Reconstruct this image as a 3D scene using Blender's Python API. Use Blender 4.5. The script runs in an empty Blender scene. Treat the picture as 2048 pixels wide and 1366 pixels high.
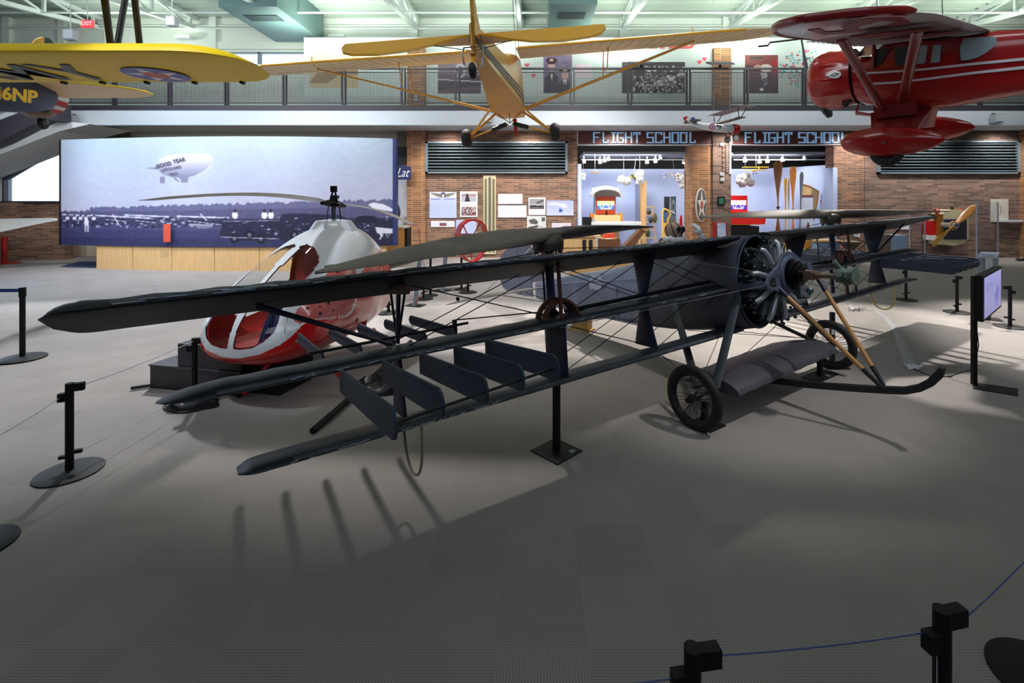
import bpy, math, random
import numpy as np
from mathutils import Vector, Matrix
random.seed(7)
SC=bpy.context.scene; COL=SC.collection
F=972.0; CX=1070.0; CY=402.0; H=2.34      # focal length in pixels of a 2048 px wide frame, principal point, eye height
def P3(px,py,Y): return Vector(((px-CX)/F*Y, Y, H+(CY-py)/F*Y))
def FL(px,py):
    Y=F*H/(py-CY); return Vector(((px-CX)/F*Y, Y, 0))
R=math.radians
V=Vector
# ---------------------------------------------------------------- mesh builder
class MB:
    def __init__(s): s.v=[]; s.f=[]; s.m=[]
    def add(s,vs,fs,m=0):
        o=len(s.v); s.v+=[tuple(v) for v in vs]
        for f in fs: s.f.append([i+o for i in f]); s.m.append(m)
        return s
    def bx(s,x0,x1,y0,y1,z0,z1,m=0,M=None):
        vs=[V((x,y,z)) for z in (z0,z1) for y in (y0,y1) for x in (x0,x1)]
        if M is not None: vs=[M@v for v in vs]
        return s.add(vs,[(0,2,3,1),(4,5,7,6),(0,1,5,4),(1,3,7,5),(3,2,6,7),(2,0,4,6)],m)
    def box(s,c,d,m=0,rz=0,M=None):
        T=Matrix.Translation(V(c))@Matrix.Rotation(rz,4,'Z')
        if M is not None: T=Matrix.Translation(V(c))@M
        return s.bx(-d[0]/2,d[0]/2,-d[1]/2,d[1]/2,-d[2]/2,d[2]/2,m,T)
    def loft(s,rings,m=0,c0=True,c1=True,closed=True):
        n=len(rings[0]); o=len(s.v)
        for r in rings: s.v+=[tuple(p) for p in r]
        k=n if closed else n-1
        for i in range(len(rings)-1):
            for j in range(k):
                a=o+i*n+j; b=o+i*n+(j+1)%n
                s.f.append([a,b,b+n,a+n]); s.m.append(m)
        if c0: s.f.append([o+j for j in range(n)][::-1]); s.m.append(m)
        if c1: s.f.append([o+(len(rings)-1)*n+j for j in range(n)]); s.m.append(m)
        return s
    def tube(s,pts,r,n=8,m=0,flat=1.0,up=None,cap=True):
        pts=[V(p) for p in pts]; rs=r if isinstance(r,(list,tuple)) else [r]*len(pts)
        rings=[]; pu=None
        for i,p in enumerate(pts):
            t=(pts[min(i+1,len(pts)-1)]-pts[max(i-1,0)])
            if t.length<1e-9: t=V((0,0,1))
            t.normalize()
            if pu is None:
                ref=V(up) if up is not None else (V((0,0,1)) if abs(t.z)<.9 else V((1,0,0)))
            else: ref=pu
            x=ref-t*ref.dot(t)
            if x.length<1e-6: x=t.orthogonal()
            x.normalize(); y=t.cross(x); pu=x
            rings.append([p+x*rs[i]*math.cos(2*math.pi*j/n)+y*rs[i]*flat*math.sin(2*math.pi*j/n) for j in range(n)])
        return s.loft(rings,m,cap,cap)
    def strut(s,p,q,ch,th,cd,m=0,n=12):      # streamlined strut: ch = chord along cd, th = thickness
        p,q=V(p),V(q); t=(q-p).normalized(); x=V(cd); x=(x-t*x.dot(t)).normalized(); y=t.cross(x)
        return s.loft([[c+x*ch/2*math.cos(2*math.pi*j/n)+y*th/2*math.sin(2*math.pi*j/n) for j in range(n)] for c in (p,q)],m)
    def lathe(s,prof,c,ax,n=24,m=0,up=None,arc=None):   # prof: (radius, distance along axis)
        c=V(c); ax=V(ax).normalized(); x=V(up) if up is not None else ax.orthogonal(); x=(x-ax*x.dot(ax)).normalized(); y=ax.cross(x)
        rings=[[c+ax*h+(x*math.cos(2*math.pi*j/n)+y*math.sin(2*math.pi*j/n))*max(r,1e-5) for j in range(n)] for r,h in prof]
        return s.loft(rings,m,prof[0][0]>1e-4,prof[-1][0]>1e-4)
    def cyl(s,p,q,r,n=16,m=0,r2=None):
        p,q=V(p),V(q); return s.lathe([(r,0),(r if r2 is None else r2,(q-p).length)],p,q-p,n,m)
    def sph(s,c,r,m=0,n=16,k=10,M=None):
        r=r if isinstance(r,(tuple,list)) else (r,r,r); c=V(c)
        rings=[]
        for i in range(k+1):
            t=math.pi*i/k
            ring=[V((r[0]*math.sin(t)*math.cos(2*math.pi*j/n),r[1]*math.sin(t)*math.sin(2*math.pi*j/n),r[2]*math.cos(t))) for j in range(n)]
            if i in (0,k): ring=[V((1e-5*math.cos(2*math.pi*j/n),1e-5*math.sin(2*math.pi*j/n),r[2]*math.cos(t))) for j in range(n)]
            if M is not None: ring=[M@p for p in ring]
            rings.append([c+p for p in ring])
        return s.loft(rings[::-1],m)
    def torus(s,c,ax,Rr,r,n=32,k=8,m=0,a0=0,a1=2*math.pi,up=None,flat=1.0):
        c=V(c); ax=V(ax).normalized(); x=V(up) if up is not None else ax.orthogonal(); x=(x-ax*x.dot(ax)).normalized(); y=ax.cross(x)
        full=abs(a1-a0-2*math.pi)<1e-6
        rings=[]
        for i in range(n+1):
            a=a0+(a1-a0)*i/n; d=x*math.cos(a)+y*math.sin(a)
            rings.append([c+d*(Rr+r*math.cos(2*math.pi*j/k))+ax*r*flat*math.sin(2*math.pi*j/k) for j in range(k)])
        return s.loft(rings,m,not full,not full)
    def prism(s,poly,fn,d0,d1,m=0):   # poly 2D, fn(u,v,d)->point
        n=len(poly); vs=[fn(u,v,d0) for u,v in poly]+[fn(u,v,d1) for u,v in poly]
        fs=[list(range(n))[::-1],list(range(n,2*n))]+[[i,(i+1)%n,(i+1)%n+n,i+n] for i in range(n)]
        return s.add(vs,fs,m)
    def quad(s,a,b,c,d,m=0): return s.add([a,b,c,d],[(0,1,2,3)],m)
    def build(s,name,mats,parent=None,smooth=True,ang=38,fix=True):
        me=bpy.data.meshes.new(name); me.from_pydata(s.v,[],s.f)
        if not isinstance(mats,(list,tuple)): mats=[mats]
        for m in mats: me.materials.append(m)
        if len(mats)>1: me.polygons.foreach_set('material_index',s.m)
        me.update()
        if fix:
            import bmesh
            b=bmesh.new(); b.from_mesh(me); bmesh.ops.recalc_face_normals(b,faces=b.faces); b.to_mesh(me); b.free()
        if smooth:
            me.polygons.foreach_set('use_smooth',[True]*len(me.polygons))
            me.set_sharp_from_angle(angle=R(ang))
        o=bpy.data.objects.new(name,me); COL.objects.link(o)
        if parent is not None: o.parent=parent
        return o
def tag(o,label=None,cat=None,group=None,kind=None):
    if label: o['label']=label
    if cat: o['category']=cat
    if group: o['group']=group
    if kind: o['kind']=kind
    return o
def thing(name,label,cat,loc=(0,0,0),rz=0,group=None,M=None):
    o=bpy.data.objects.new(name,None); COL.objects.link(o); o.empty_display_size=.2
    if M is not None: o.matrix_world=M
    else: o.location=loc; o.rotation_euler=(0,0,rz)
    return tag(o,label,cat,group)
def struct(name,mb,m,**k): return tag(mb.build(name,m,**k),kind='structure')
def copy_tree(o,parent=None,loc=None,rz=None,label=None,M=None):
    c=o.copy(); COL.objects.link(c)
    if parent is not None: c.parent=parent
    for ch in o.children: copy_tree(ch,c)
    if M is not None: c.matrix_world=M
    if loc is not None: c.location=loc
    if rz is not None: c.rotation_euler=(0,0,rz)
    if label: c['label']=label
    return c
# ---------------------------------------------------------------- materials
def lin(c):
    return tuple(((x/255)/12.92 if x/255<=.04045 else ((x/255+.055)/1.055)**2.4) for x in c)+(1,)
MC={}
def mat(name,col,rough=.6,metal=0.0,var=0.0,scale=3.0,bump=0.0,bscale=60,coat=0.0,emit=None,es=1.0,alpha=None,spec=.5,col2=None,trans=0,stretch=None):
    if name in MC: return MC[name]
    m=bpy.data.materials.new(name); m.use_nodes=True; nt=m.node_tree; b=nt.nodes['Principled BSDF']; N=nt.nodes.new; Lk=nt.links.new
    b.inputs['Base Color'].default_value=lin(col); b.inputs['Roughness'].default_value=rough; b.inputs['Metallic'].default_value=metal
    b.inputs['Coat Weight'].default_value=coat; b.inputs['Coat Roughness'].default_value=.08; b.inputs['Specular IOR Level'].default_value=spec
    if emit is not None: b.inputs['Emission Color'].default_value=lin(emit); b.inputs['Emission Strength'].default_value=es
    if trans: b.inputs['Transmission Weight'].default_value=trans
    if var or col2:
        tc=N('ShaderNodeTexCoord'); mp=N('ShaderNodeMapping'); nz=N('ShaderNodeTexNoise'); rp=N('ShaderNodeValToRGB')
        if stretch: mp.inputs['Scale'].default_value=stretch
        nz.inputs['Scale'].default_value=scale; nz.inputs['Detail'].default_value=6; nz.inputs['Roughness'].default_value=.65
        Lk(tc.outputs['Object'],mp.inputs[0]); Lk(mp.outputs[0],nz.inputs['Vector']); Lk(nz.outputs[0],rp.inputs[0])
        c=lin(col); d=lin(col2) if col2 else tuple(min(1,x*(1+var)) for x in c[:3])+(1,)
        e=c if col2 else tuple(x*(1-var*.6) for x in c[:3])+(1,)
        rp.color_ramp.elements[0].position=.35; rp.color_ramp.elements[1].position=.68
        rp.color_ramp.elements[0].color=e; rp.color_ramp.elements[1].color=d
        Lk(rp.outputs[0],b.inputs['Base Color'])
    if bump:
        tc=N('ShaderNodeTexCoord'); nz=N('ShaderNodeTexNoise'); bp=N('ShaderNodeBump'); nz.inputs['Scale'].default_value=bscale; nz.inputs['Detail'].default_value=4
        Lk(tc.outputs['Object'],nz.inputs['Vector']); Lk(nz.outputs[0],bp.inputs['Height']); bp.inputs['Strength'].default_value=bump; bp.inputs['Distance'].default_value=.01
        Lk(bp.outputs[0],b.inputs['Normal'])
    MC[name]=m; return m
def glass(name,tint=(255,255,255),refl=.12,rough=.03):
    if name in MC: return MC[name]
    m=bpy.data.materials.new(name); m.use_nodes=True; nt=m.node_tree; nt.nodes.clear(); N=nt.nodes.new; Lk=nt.links.new
    o=N('ShaderNodeOutputMaterial'); t=N('ShaderNodeBsdfTransparent'); g=N('ShaderNodeBsdfGlossy'); x=N('ShaderNodeMixShader'); lw=N('ShaderNodeLayerWeight'); mu=N('ShaderNodeMath')
    t.inputs[0].default_value=lin(tint); g.inputs['Roughness'].default_value=rough; lw.inputs['Blend'].default_value=.25
    mu.operation='MULTIPLY_ADD'; mu.inputs[1].default_value=.6; mu.inputs[2].default_value=refl*.4
    Lk(lw.outputs['Fresnel'],mu.inputs[0]); Lk(mu.outputs[0],x.inputs[0]); Lk(t.outputs[0],x.inputs[1]); Lk(g.outputs[0],x.inputs[2]); Lk(x.outputs[0],o.inputs[0])
    MC[name]=m; return m
def vcol(name,rough=.6,emit=0):
    if name in MC: return MC[name]
    m=bpy.data.materials.new(name); m.use_nodes=True; nt=m.node_tree; b=nt.nodes['Principled BSDF']; a=nt.nodes.new('ShaderNodeVertexColor'); a.layer_name='Col'
    nt.links.new(a.outputs[0],b.inputs['Base Color']); b.inputs['Roughness'].default_value=rough
    if emit: nt.links.new(a.outputs[0],b.inputs['Emission Color']); b.inputs['Emission Strength'].default_value=emit
    MC[name]=m; return m
def picture(name,arr,fn,mt,parent=None):   # arr (h,w,3) sRGB 0..255, fn(u,v)->point with u,v in 0..1 (v=0 bottom)
    h,w=arr.shape[:2]
    vs=[fn(i/(w-1),j/(h-1)) for j in range(h) for i in range(w)]
    fs=[(j*w+i,j*w+i+1,(j+1)*w+i+1,(j+1)*w+i) for j in range(h-1) for i in range(w-1)]
    me=bpy.data.meshes.new(name); me.from_pydata([tuple(v) for v in vs],[],fs); me.materials.append(mt)
    ca=me.color_attributes.new('Col','FLOAT_COLOR','POINT')
    a=arr[::-1].reshape(-1,3).astype(float)/255; a=np.where(a<=.04045,a/12.92,((a+.055)/1.055)**2.4)
    ca.data.foreach_set('color',np.concatenate([a,np.ones((len(a),1))],1).ravel())
    me.polygons.foreach_set('use_smooth',[True]*len(me.polygons))
    o=bpy.data.objects.new(name,me); COL.objects.link(o)
    if parent is not None: o.parent=parent
    return o
# small raster canvas used for the printed pictures
class CV:
    def __init__(s,w,h,c=(255,255,255)): s.a=np.zeros((h,w,3))+np.array(c); s.w=w; s.h=h; s.Y,s.X=np.mgrid[0:h,0:w]
    def mask(s,mk,c,al=1.0): s.a[mk]=s.a[mk]*(1-al)+np.array(c)*al
    def rect(s,x0,y0,x1,y1,c,al=1.0): s.mask((s.X>=x0)&(s.X<x1)&(s.Y>=y0)&(s.Y<y1),c,al)
    def ell(s,cx,cy,rx,ry,c,al=1.0): s.mask(((s.X-cx)/rx)**2+((s.Y-cy)/ry)**2<=1,c,al)
    def poly(s,p,c,al=1.0):
        ins=np.zeros(s.X.shape,bool); n=len(p)
        for i in range(n):
            x0,y0=p[i]; x1,y1=p[(i+1)%n]
            if y0==y1: continue
            k=((s.Y>=min(y0,y1))&(s.Y<max(y0,y1)))&(s.X<(x1-x0)*(s.Y-y0)/(y1-y0)+x0); ins^=k
        s.mask(ins,c,al)
    def line(s,x0,y0,x1,y1,w,c,al=1.0):
        dx,dy=x1-x0,y1-y0; L=max(1e-6,dx*dx+dy*dy); t=np.clip(((s.X-x0)*dx+(s.Y-y0)*dy)/L,0,1)
        s.mask((s.X-x0-t*dx)**2+(s.Y-y0-t*dy)**2<=(w/2)**2,c,al)
    def noise(s,amt,x0=0,y0=0,x1=None,y1=None,k=1,seed=1,mono=True):
        x1=x1 or s.w; y1=y1 or s.h; rg=np.random.RandomState(seed); h,w=int(y1-y0),int(x1-x0)
        n=rg.rand(h//k+1,w//k+1)-.5; n=np.kron(n,np.ones((k,k)))[:h,:w]
        s.a[y0:y1,x0:x1]=np.clip(s.a[y0:y1,x0:x1]+n[...,None]*amt,0,255)
    def blur(s,n=1):
        for _ in range(n):
            p=np.pad(s.a,((1,1),(1,1),(0,0)),'edge'); s.a=(p[1:-1,1:-1]*2+p[:-2,1:-1]+p[2:,1:-1]+p[1:-1,:-2]+p[1:-1,2:])/6
FONT={}
def text_mesh(name,txt,size,M,mt,parent=None,depth=.01,align='CENTER',offset=0.0,xs=1.0,tagkw=None,bend=None):
    cu=bpy.data.curves.new(name,'FONT'); cu.body=txt; cu.size=size; cu.align_x=align; cu.align_y='CENTER'; cu.extrude=depth; cu.offset=offset; cu.resolution_u=3
    t=bpy.data.objects.new(name+'_c',cu); COL.objects.link(t)
    dg=bpy.context.evaluated_depsgraph_get(); me=bpy.data.meshes.new_from_object(t.evaluated_get(dg)); bpy.data.objects.remove(t); bpy.data.curves.remove(cu)
    me.name=name; vs=[V(v.co) for v in me.vertices]
    for v,p in zip(me.vertices,vs):
        p=V((p.x*xs,p.y,p.z))
        v.co=bend(p) if bend else M@p
    me.materials.clear(); me.materials.append(mt)
    o=bpy.data.objects.new(name,me); COL.objects.link(o)
    if parent is not None: o.parent=parent
    return o
FACE=Matrix(((1,0,0,0),(0,0,-1,0),(0,1,0,0),(0,0,0,1)))  # text plane XY -> XZ, facing -Y
def at(x,y,z): return Matrix.Translation((x,y,z))@FACE
# palette
M_black=mat('black_powder_coat',(17,17,19),.6,spec=.3); M_dark=mat('dark_steel',(38,38,42),.5,.3); M_steel=mat('brushed_steel',(150,152,158),.35,.9)
M_white=mat('white_paint',(222,224,228),.5); M_cloth=mat('black_vinyl',(28,27,30),.35,bump=.4,bscale=8)
M_red=mat('red_paint',(196,22,20),.3,coat=.3); M_wire=mat('clear_cord',(190,192,205),.25); M_rubber=mat('black_rubber',(24,24,27),.65,bump=.1,bscale=90)
M_maple=mat('maple_veneer',(216,176,122),.5,var=.12,scale=2.2,stretch=(6,6,.6)); M_oak=mat('oak_wood',(196,140,78),.45,var=.15,scale=3,stretch=(1,1,6))
M_walnut=mat('walnut_wood',(120,82,55),.5,var=.2,scale=3)
# ================================================================ ROOM
YW=20.13; YS=18.55; YU=22.5
ZSOF=5.24; ZMF=5.80
def brick(name,c1,c2,mort,w=.427,h=.083,off=.5,rough=.85,vertical_axis='x',bias=.0):
    if name in MC: return MC[name]
    m=bpy.data.materials.new(name); m.use_nodes=True; nt=m.node_tree; b=nt.nodes['Principled BSDF']; N=nt.nodes.new; Lk=nt.links.new
    tc=N('ShaderNodeTexCoord'); sp=N('ShaderNodeSeparateXYZ'); cb=N('ShaderNodeCombineXYZ'); br=N('ShaderNodeTexBrick'); ad=N('ShaderNodeMath')
    Lk(tc.outputs['Object'],sp.inputs[0]); ad.operation='ADD'; Lk(sp.outputs[0],ad.inputs[0]); Lk(sp.outputs[1],ad.inputs[1]); Lk(ad.outputs[0],cb.inputs[0]); Lk(sp.outputs[2],cb.inputs[1]); Lk(cb.outputs[0],br.inputs['Vector'])
    br.inputs['Scale'].default_value=1; br.inputs['Brick Width'].default_value=w; br.inputs['Row Height'].default_value=h; br.inputs['Mortar Size'].default_value=.0075; br.inputs['Mortar Smooth'].default_value=.2
    br.offset=off; br.inputs['Color1'].default_value=lin(c1); br.inputs['Color2'].default_value=lin(c2); br.inputs['Mortar'].default_value=lin(mort); br.inputs['Bias'].default_value=bias
    nz=N('ShaderNodeTexNoise'); nz.inputs['Scale'].default_value=.6; mx=N('ShaderNodeMixRGB'); mx.blend_type='MULTIPLY'; mx.inputs[0].default_value=.35
    Lk(tc.outputs['Object'],nz.inputs['Vector']); Lk(br.outputs[0],mx.inputs[1]); Lk(nz.outputs[0],mx.inputs[2]); Lk(mx.outputs[0],b.inputs['Base Color'])
    bp=N('ShaderNodeBump'); bp.inputs['Strength'].default_value=.35; bp.inputs['Distance'].default_value=.01; bp.invert=True; Lk(br.outputs['Fac'],bp.inputs['Height']); Lk(bp.outputs[0],b.inputs['Normal'])
    b.inputs['Roughness'].default_value=rough; MC[name]=m; return m
M_brick=brick('brown_brick',(164,120,96),(100,78,68),(176,152,134))
M_brickR=brick('grey_brown_brick',(152,122,108),(92,74,70),(150,132,120))
M_brickS=brick('stacked_brick',(180,124,80),(128,90,64),(206,172,138),off=0.0)
# carpet: square tiles with ribs turned a quarter from tile to tile
def carpet():
    m=bpy.data.materials.new('ribbed_carpet_tiles'); m.use_nodes=True; nt=m.node_tree; b=nt.nodes['Principled BSDF']; N=nt.nodes.new; Lk=nt.links.new
    def mth(op,a,bv=None,c=None):
        n=N('ShaderNodeMath'); n.operation=op
        for i,x in enumerate((a,bv,c)):
            if x is None: continue
            if isinstance(x,(int,float)): n.inputs[i].default_value=x
            else: Lk(x,n.inputs[i])
        return n.outputs[0]
    tc=N('ShaderNodeTexCoord'); sp=N('ShaderNodeSeparateXYZ'); Lk(tc.outputs['Object'],sp.inputs[0])
    T=.48
    tx=mth('DIVIDE',mth('SUBTRACT',sp.outputs[0],.2765),T); ty=mth('DIVIDE',mth('SUBTRACT',sp.outputs[1],2.547),T)
    fx=mth('FLOOR',tx); fy=mth('FLOOR',ty); par=mth('FRACT',mth('MULTIPLY',mth('ADD',mth('ADD',fx,fy),1000),.5)); par=mth('GREATER_THAN',par,.25)
    sx=mth('PINGPONG',mth('MULTIPLY',tx,31),.5); sy=mth('PINGPONG',mth('MULTIPLY',ty,31),.5)
    mx=N('ShaderNodeMix'); mx.data_type='FLOAT'; Lk(par,mx.inputs[0]); Lk(sx,mx.inputs[2]); Lk(sy,mx.inputs[3])
    rib=mth('GREATER_THAN',mx.outputs[0],.36)
    # row to row variation
    wn=N('ShaderNodeTexWhiteNoise'); wn.noise_dimensions='2D'; cb=N('ShaderNodeCombineXYZ'); Lk(fx,cb.inputs[0]); Lk(fy,cb.inputs[1]); Lk(cb.outputs[0],wn.inputs['Vector'])
    nz=N('ShaderNodeTexNoise'); nz.inputs['Scale'].default_value=160; nz.inputs['Detail'].default_value=3; Lk(tc.outputs['Object'],nz.inputs['Vector'])
    n2=N('ShaderNodeTexNoise'); n2.inputs['Scale'].default_value=.7; n2.inputs['Detail'].default_value=4; Lk(tc.outputs['Object'],n2.inputs['Vector'])
    base=mth('MULTIPLY_ADD',wn.outputs[0],.06,.80); base=mth('MULTIPLY_ADD',par,-.05,mth('ADD',base,.08)); base=mth('ADD',base,mth('MULTIPLY',rib,.36))
    base=mth('ADD',base,mth('MULTIPLY_ADD',nz.outputs[0],.34,-.17)); base=mth('ADD',base,mth('MULTIPLY_ADD',n2.outputs[0],.22,-.11))
    vm=N('ShaderNodeVectorMath'); vm.operation='SCALE'; vm.inputs[0].default_value=lin((147,141,138))[:3]; Lk(base,vm.inputs['Scale']); Lk(vm.outputs[0],b.inputs['Base Color'])
    b.inputs['Roughness'].default_value=.95; b.inputs['Specular IOR Level'].default_value=.15
    return m
M_carpet=carpet()
struct('floor',MB().bx(-26,28,-3,32,-.2,0),M_carpet,smooth=False)
M_wallw=mat('white_wall_paint',(206,208,208),.8); M_upper=mat('pale_green_white_siding',(205,212,203),.75); M_deck=mat('painted_metal_deck',(172,184,174),.6)
M_truss=mat('white_painted_steel',(200,208,204),.5); M_fascia=mat('pale_grey_fascia',(212,218,226),.65); M_soffit=mat('grey_soffit',(176,178,182),.8); M_curb=mat('dark_plum_steel',(58,54,62),.5)
# ceiling deck with ribs running along X
d=MB()
for k in range(44):
    y=2+k*.5; d.bx(-26,28,y,y+.30,10.8,10.92); d.bx(-26,28,y+.30,y+.5,10.86,10.98)
d.bx(-26,28,-3,2,10.8,10.98)
struct('ceiling',d,M_deck,smooth=False)
# back wall, ground level: brick piers with openings; px edges measured on the wall plane
def WX(px,Y=YW): return (px-CX)/F*Y
def WZ(py,Y=YW): return H+(CY-py)/F*Y
w=MB(); w.bx(WX(815),WX(852),YW-.12,YW+.5,0,ZSOF)
struct('wall_pier',w,M_brickS,smooth=False)
w=MB(); w.bx(WX(852),WX(1155),YW,YW+.5,0,ZSOF); struct('wall_back',w,M_brick,smooth=False)
w=MB(); w.bx(WX(1385),WX(1424),YW,YW+1.1,0,ZSOF); struct('wall_middle',w,M_brickS,smooth=False)
w=MB(); w.bx(WX(1424),WX(1460),YW-.10,YW+.9,0,ZSOF); struct('wall_middle_pier',w,M_brickR,smooth=False)
w=MB(); w.bx(WX(1668),WX(1729),YW+.02,YW+.6,0,ZSOF); struct('wall_back_east',w,M_brick,smooth=False)
w=MB(); w.bx(WX(1729),WX(2036),YW-.05,YW+.5,0,ZSOF); struct('wall_back_far',w,M_brickR,smooth=False)
w=MB(); w.bx(WX(2036),WX(2062),YW-.5,YW+.5,0,ZSOF); struct('wall_corner_pier',w,M_brickS,smooth=False)
w=MB(); w.bx(WX(2062),28,YW-.3,YW+.5,0,ZSOF); struct('wall_back_right',w,M_brick,smooth=False)
w=MB(); w.bx(27.6,28,-3,YW,0,10.8); struct('wall_right',w,M_wallw,smooth=False)
# mezzanine slab
w=MB(); w.bx(WX(130),28,YS,YS+.25,ZSOF,ZMF); struct('trim_1',w,M_fascia,smooth=False)
w=MB(); w.bx(WX(130),28,YS-.03,YS+.3,ZMF,ZMF+.19); struct('trim_2',w,M_curb,smooth=False)
w=MB(); w.bx(-26,28,YS+.25,YU+2,ZSOF,ZSOF+.14); struct('trim_3',w,M_soffit,smooth=False)
w=MB(); w.bx(WX(150),28,YS+.25,YU+2,ZMF-.1,ZMF); struct('trim_4',w,mat('mezz_floor',(90,90,95),.8),smooth=False)
# white exhibition wall of the gallery
w=MB(); w.bx(WX(608,20.9),28,20.9,21.1,ZMF,WZ(75,20.9)); struct('wall_gallery',w,mat('gallery_white',(196,205,200),.85),smooth=False)
for i,(a,b,t) in enumerate([(815,850,97),(1428,1463,96)]):
    w=MB(); w.bx(WX(a,20.7),WX(b,20.7),20.7,20.9,ZMF,WZ(t,20.7)); struct('wall_gallery_pier',w,M_brickS,smooth=False)
# upper wall with clerestory
zb=WZ(128,YU); zt=WZ(104,YU)
w=MB(); w.bx(-26,28,YU,YU+.3,zt,10.8); w.bx(-26,28,YU,YU+.3,ZMF,zb) ; w.bx(WX(608,YU),28,YU,YU+.3,zb,zt); struct('wall_upper',w,M_upper,smooth=False)
w=MB()
for y,t in ((55,.14),(92,.35)): w.bx(-26,28,YU-.12,YU,WZ(y,YU)-t/2,WZ(y,YU)+t/2)
for px in (20,130,222,430,635,830,1040,1245,1450,1650,1940): w.bx(WX(px,YU)-.16,WX(px,YU)+.16,YU-.2,YU,8.5,10.8)
struct('trim_5',w,M_upper,smooth=False)
M_sky=mat('daylight_outside',(225,236,250),.9,emit=(226,238,252),es=2.6)
M_gl=glass('window_glass',(245,250,255),.08)
for i in range(6):
    x0=WX(12+i*101,YU)+.04; x1=WX(12+(i+1)*101,YU)-.04
    if i==5: x1=WX(607,YU)
    w=MB().bx(x0,x1,YU+.12,YU+.13,zb,zt); struct('window_%d'%(i+1),w,M_gl,smooth=False)
w=MB()
for i in range(7): x=WX(12+i*101,YU); w.bx(x-.06,x+.06,YU+.02,YU+.2,zb,zt)
w.bx(-26,WX(607,YU),YU+.02,YU+.2,zt-.05,zt); struct('trim_6',w,mat('window_frame_grey',(120,132,140),.5),smooth=False)
# the world outside the windows is the bright sky card of the overcast day
# left end: raking stair window, low brick wall, stair
YL=19.4
w=MB(); w.bx(WX(-160,YL),WX(128,YL),YL,YL+.4,0,WZ(405,YL)); struct('wall_left_low',w,M_brick,smooth=False)
w=MB(); w.bx(WX(-60,18.9),WX(22,18.9),18.9,YL,0,WZ(405,19.1)); struct('wall_left_return',w,M_brick,smooth=False)
def LP(px,py,Y=YL): return P3(px,py,Y)
# raked soffit wall above the window (white), with the window cut as a polygon
zsl=lambda px: 357-(px-8)*(357-207)/(215-8)*1.0
w=MB()
def XZ(poly,Y0,Y1,mb,m=0): return mb.prism(poly,lambda u,v,dd:V((WX(u,YL),YL+dd,WZ(v,YL))),Y0,Y1,m)
XZ([(8,405),(8,357),(-200,508),(-200,405)],.0,.3,w)
XZ([(-200,508),(8,357),(175,258),(175,243),(-200,243)],.0,.3,w)
struct('wall_left',w,M_wallw,smooth=False)
w=XZ([(8,403),(8,357),(118,296),(175,262),(190,262),(190,403)],.1,.12,MB()); struct('window_8',w,M_gl,smooth=False)
w=MB(); XZ([(8,357),(175,258),(175,262),(8,361)],-.05,.12,w); XZ([(7,405),(7,357),(10,357),(10,405)],-.05,.12,w); XZ([(5,405),(5,402),(128,402),(128,405)],-.12,.1,w); struct('trim_7',w,mat('window_frame_dark',(60,62,72),.5),smooth=False)
w=MB(); w.bx(WX(203,YW),WX(243,YW),YW,YW+.4,0,ZSOF); struct('wall_pier_left',w,M_brickR,smooth=False)
w=MB(); w.bx(WX(243,YW),WX(815,YW),YW+1.2,YW+1.5,WZ(290),ZSOF); w.bx(WX(120,YW),WX(788,YW),YW+.5,YW+.7,0,ZSOF); struct('wall_behind_mural',w,mat('cream_paint',(200,190,170),.8),smooth=False)
# stair stringer + railing at top left
w=MB(); fn=lambda u,v,dd:V((WX(u,17.0),17.0+dd,WZ(v,17.0)))
w.prism([(-160,345),(-160,300),(40,228),(88,205),(88,238),(-2,284)],fn,0,.5); w.prism([(88,205),(115,205),(115,240),(88,240)],fn,0,.5); struct('trim_8',w,M_curb,smooth=False)
w=MB(); w.prism([(-160,372),(-160,345),(-2,284),(88,238),(180,248),(120,262)],lambda u,v,dd:V((WX(u,17.5),17.5+dd,WZ(v,17.5))),0,1.8); struct('trim_9',w,M_wallw,smooth=False)
w=MB(); w.prism([(-160,300),(-160,285),(60,205),(75,205),(40,222)],fn,.05,.4); struct('trim_10',w,mat('pale_stair_tread',(205,208,214),.6),smooth=False)
# railing of the gallery
rail=thing('balcony_railing','dark steel balcony railing with square wire mesh panels along the upper gallery','railing',(0,YS+.12,ZMF+.19))
zt_=WZ(135,YS)-ZMF-.19
posts=[224,335,449,566,685,805,914,1028,1145,1261,1379,1495,1612,1730,1848,1966,2084]
mb=MB(); mb.bx(WX(130,YS),WX(2300,YS),-.04,.04,zt_-.05,zt_+.02); mb.build('top_rail',M_curb,rail,smooth=False)
mb=MB().bx(WX(130,YS),WX(2300,YS),-.02,.02,.09,.14); mb.build('bottom_rail',M_curb,rail,smooth=False)
for px in posts:
    x=WX(px,YS); MB().bx(x-.075,x-.03,-.05,.05,-.2,zt_).bx(x+.03,x+.075,-.05,.05,-.2,zt_).build('post',M_curb,rail,smooth=False)
mz=.055
for i in range(-1,len(posts)):
    x0=(WX(posts[i],YS) if i>=0 else WX(130,YS))+.1; x1=(WX(posts[i+1],YS) if i+1<len(posts) else WX(2200,YS))-.1
    mb=MB(); z0=.14; z1=zt_-.17; mb.bx(x0,x1,-.015,.015,z1,z1+.035); n=int((x1-x0)/mz)
    for k in range(n+1):
        x=x0+(x1-x0)*k/n; t=.014 if k in (0,n) else .0045; mb.bx(x-t,x+t,-.008,.008,z0,z1)
    n=int((z1-z0)/mz)
    for k in range(n+1): z=z0+(z1-z0)*k/n; mb.bx(x0,x1,-.006,.006,z-.0045,z+.0045)
    mb.build('mesh_panel',M_curb,rail,smooth=False)
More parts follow.
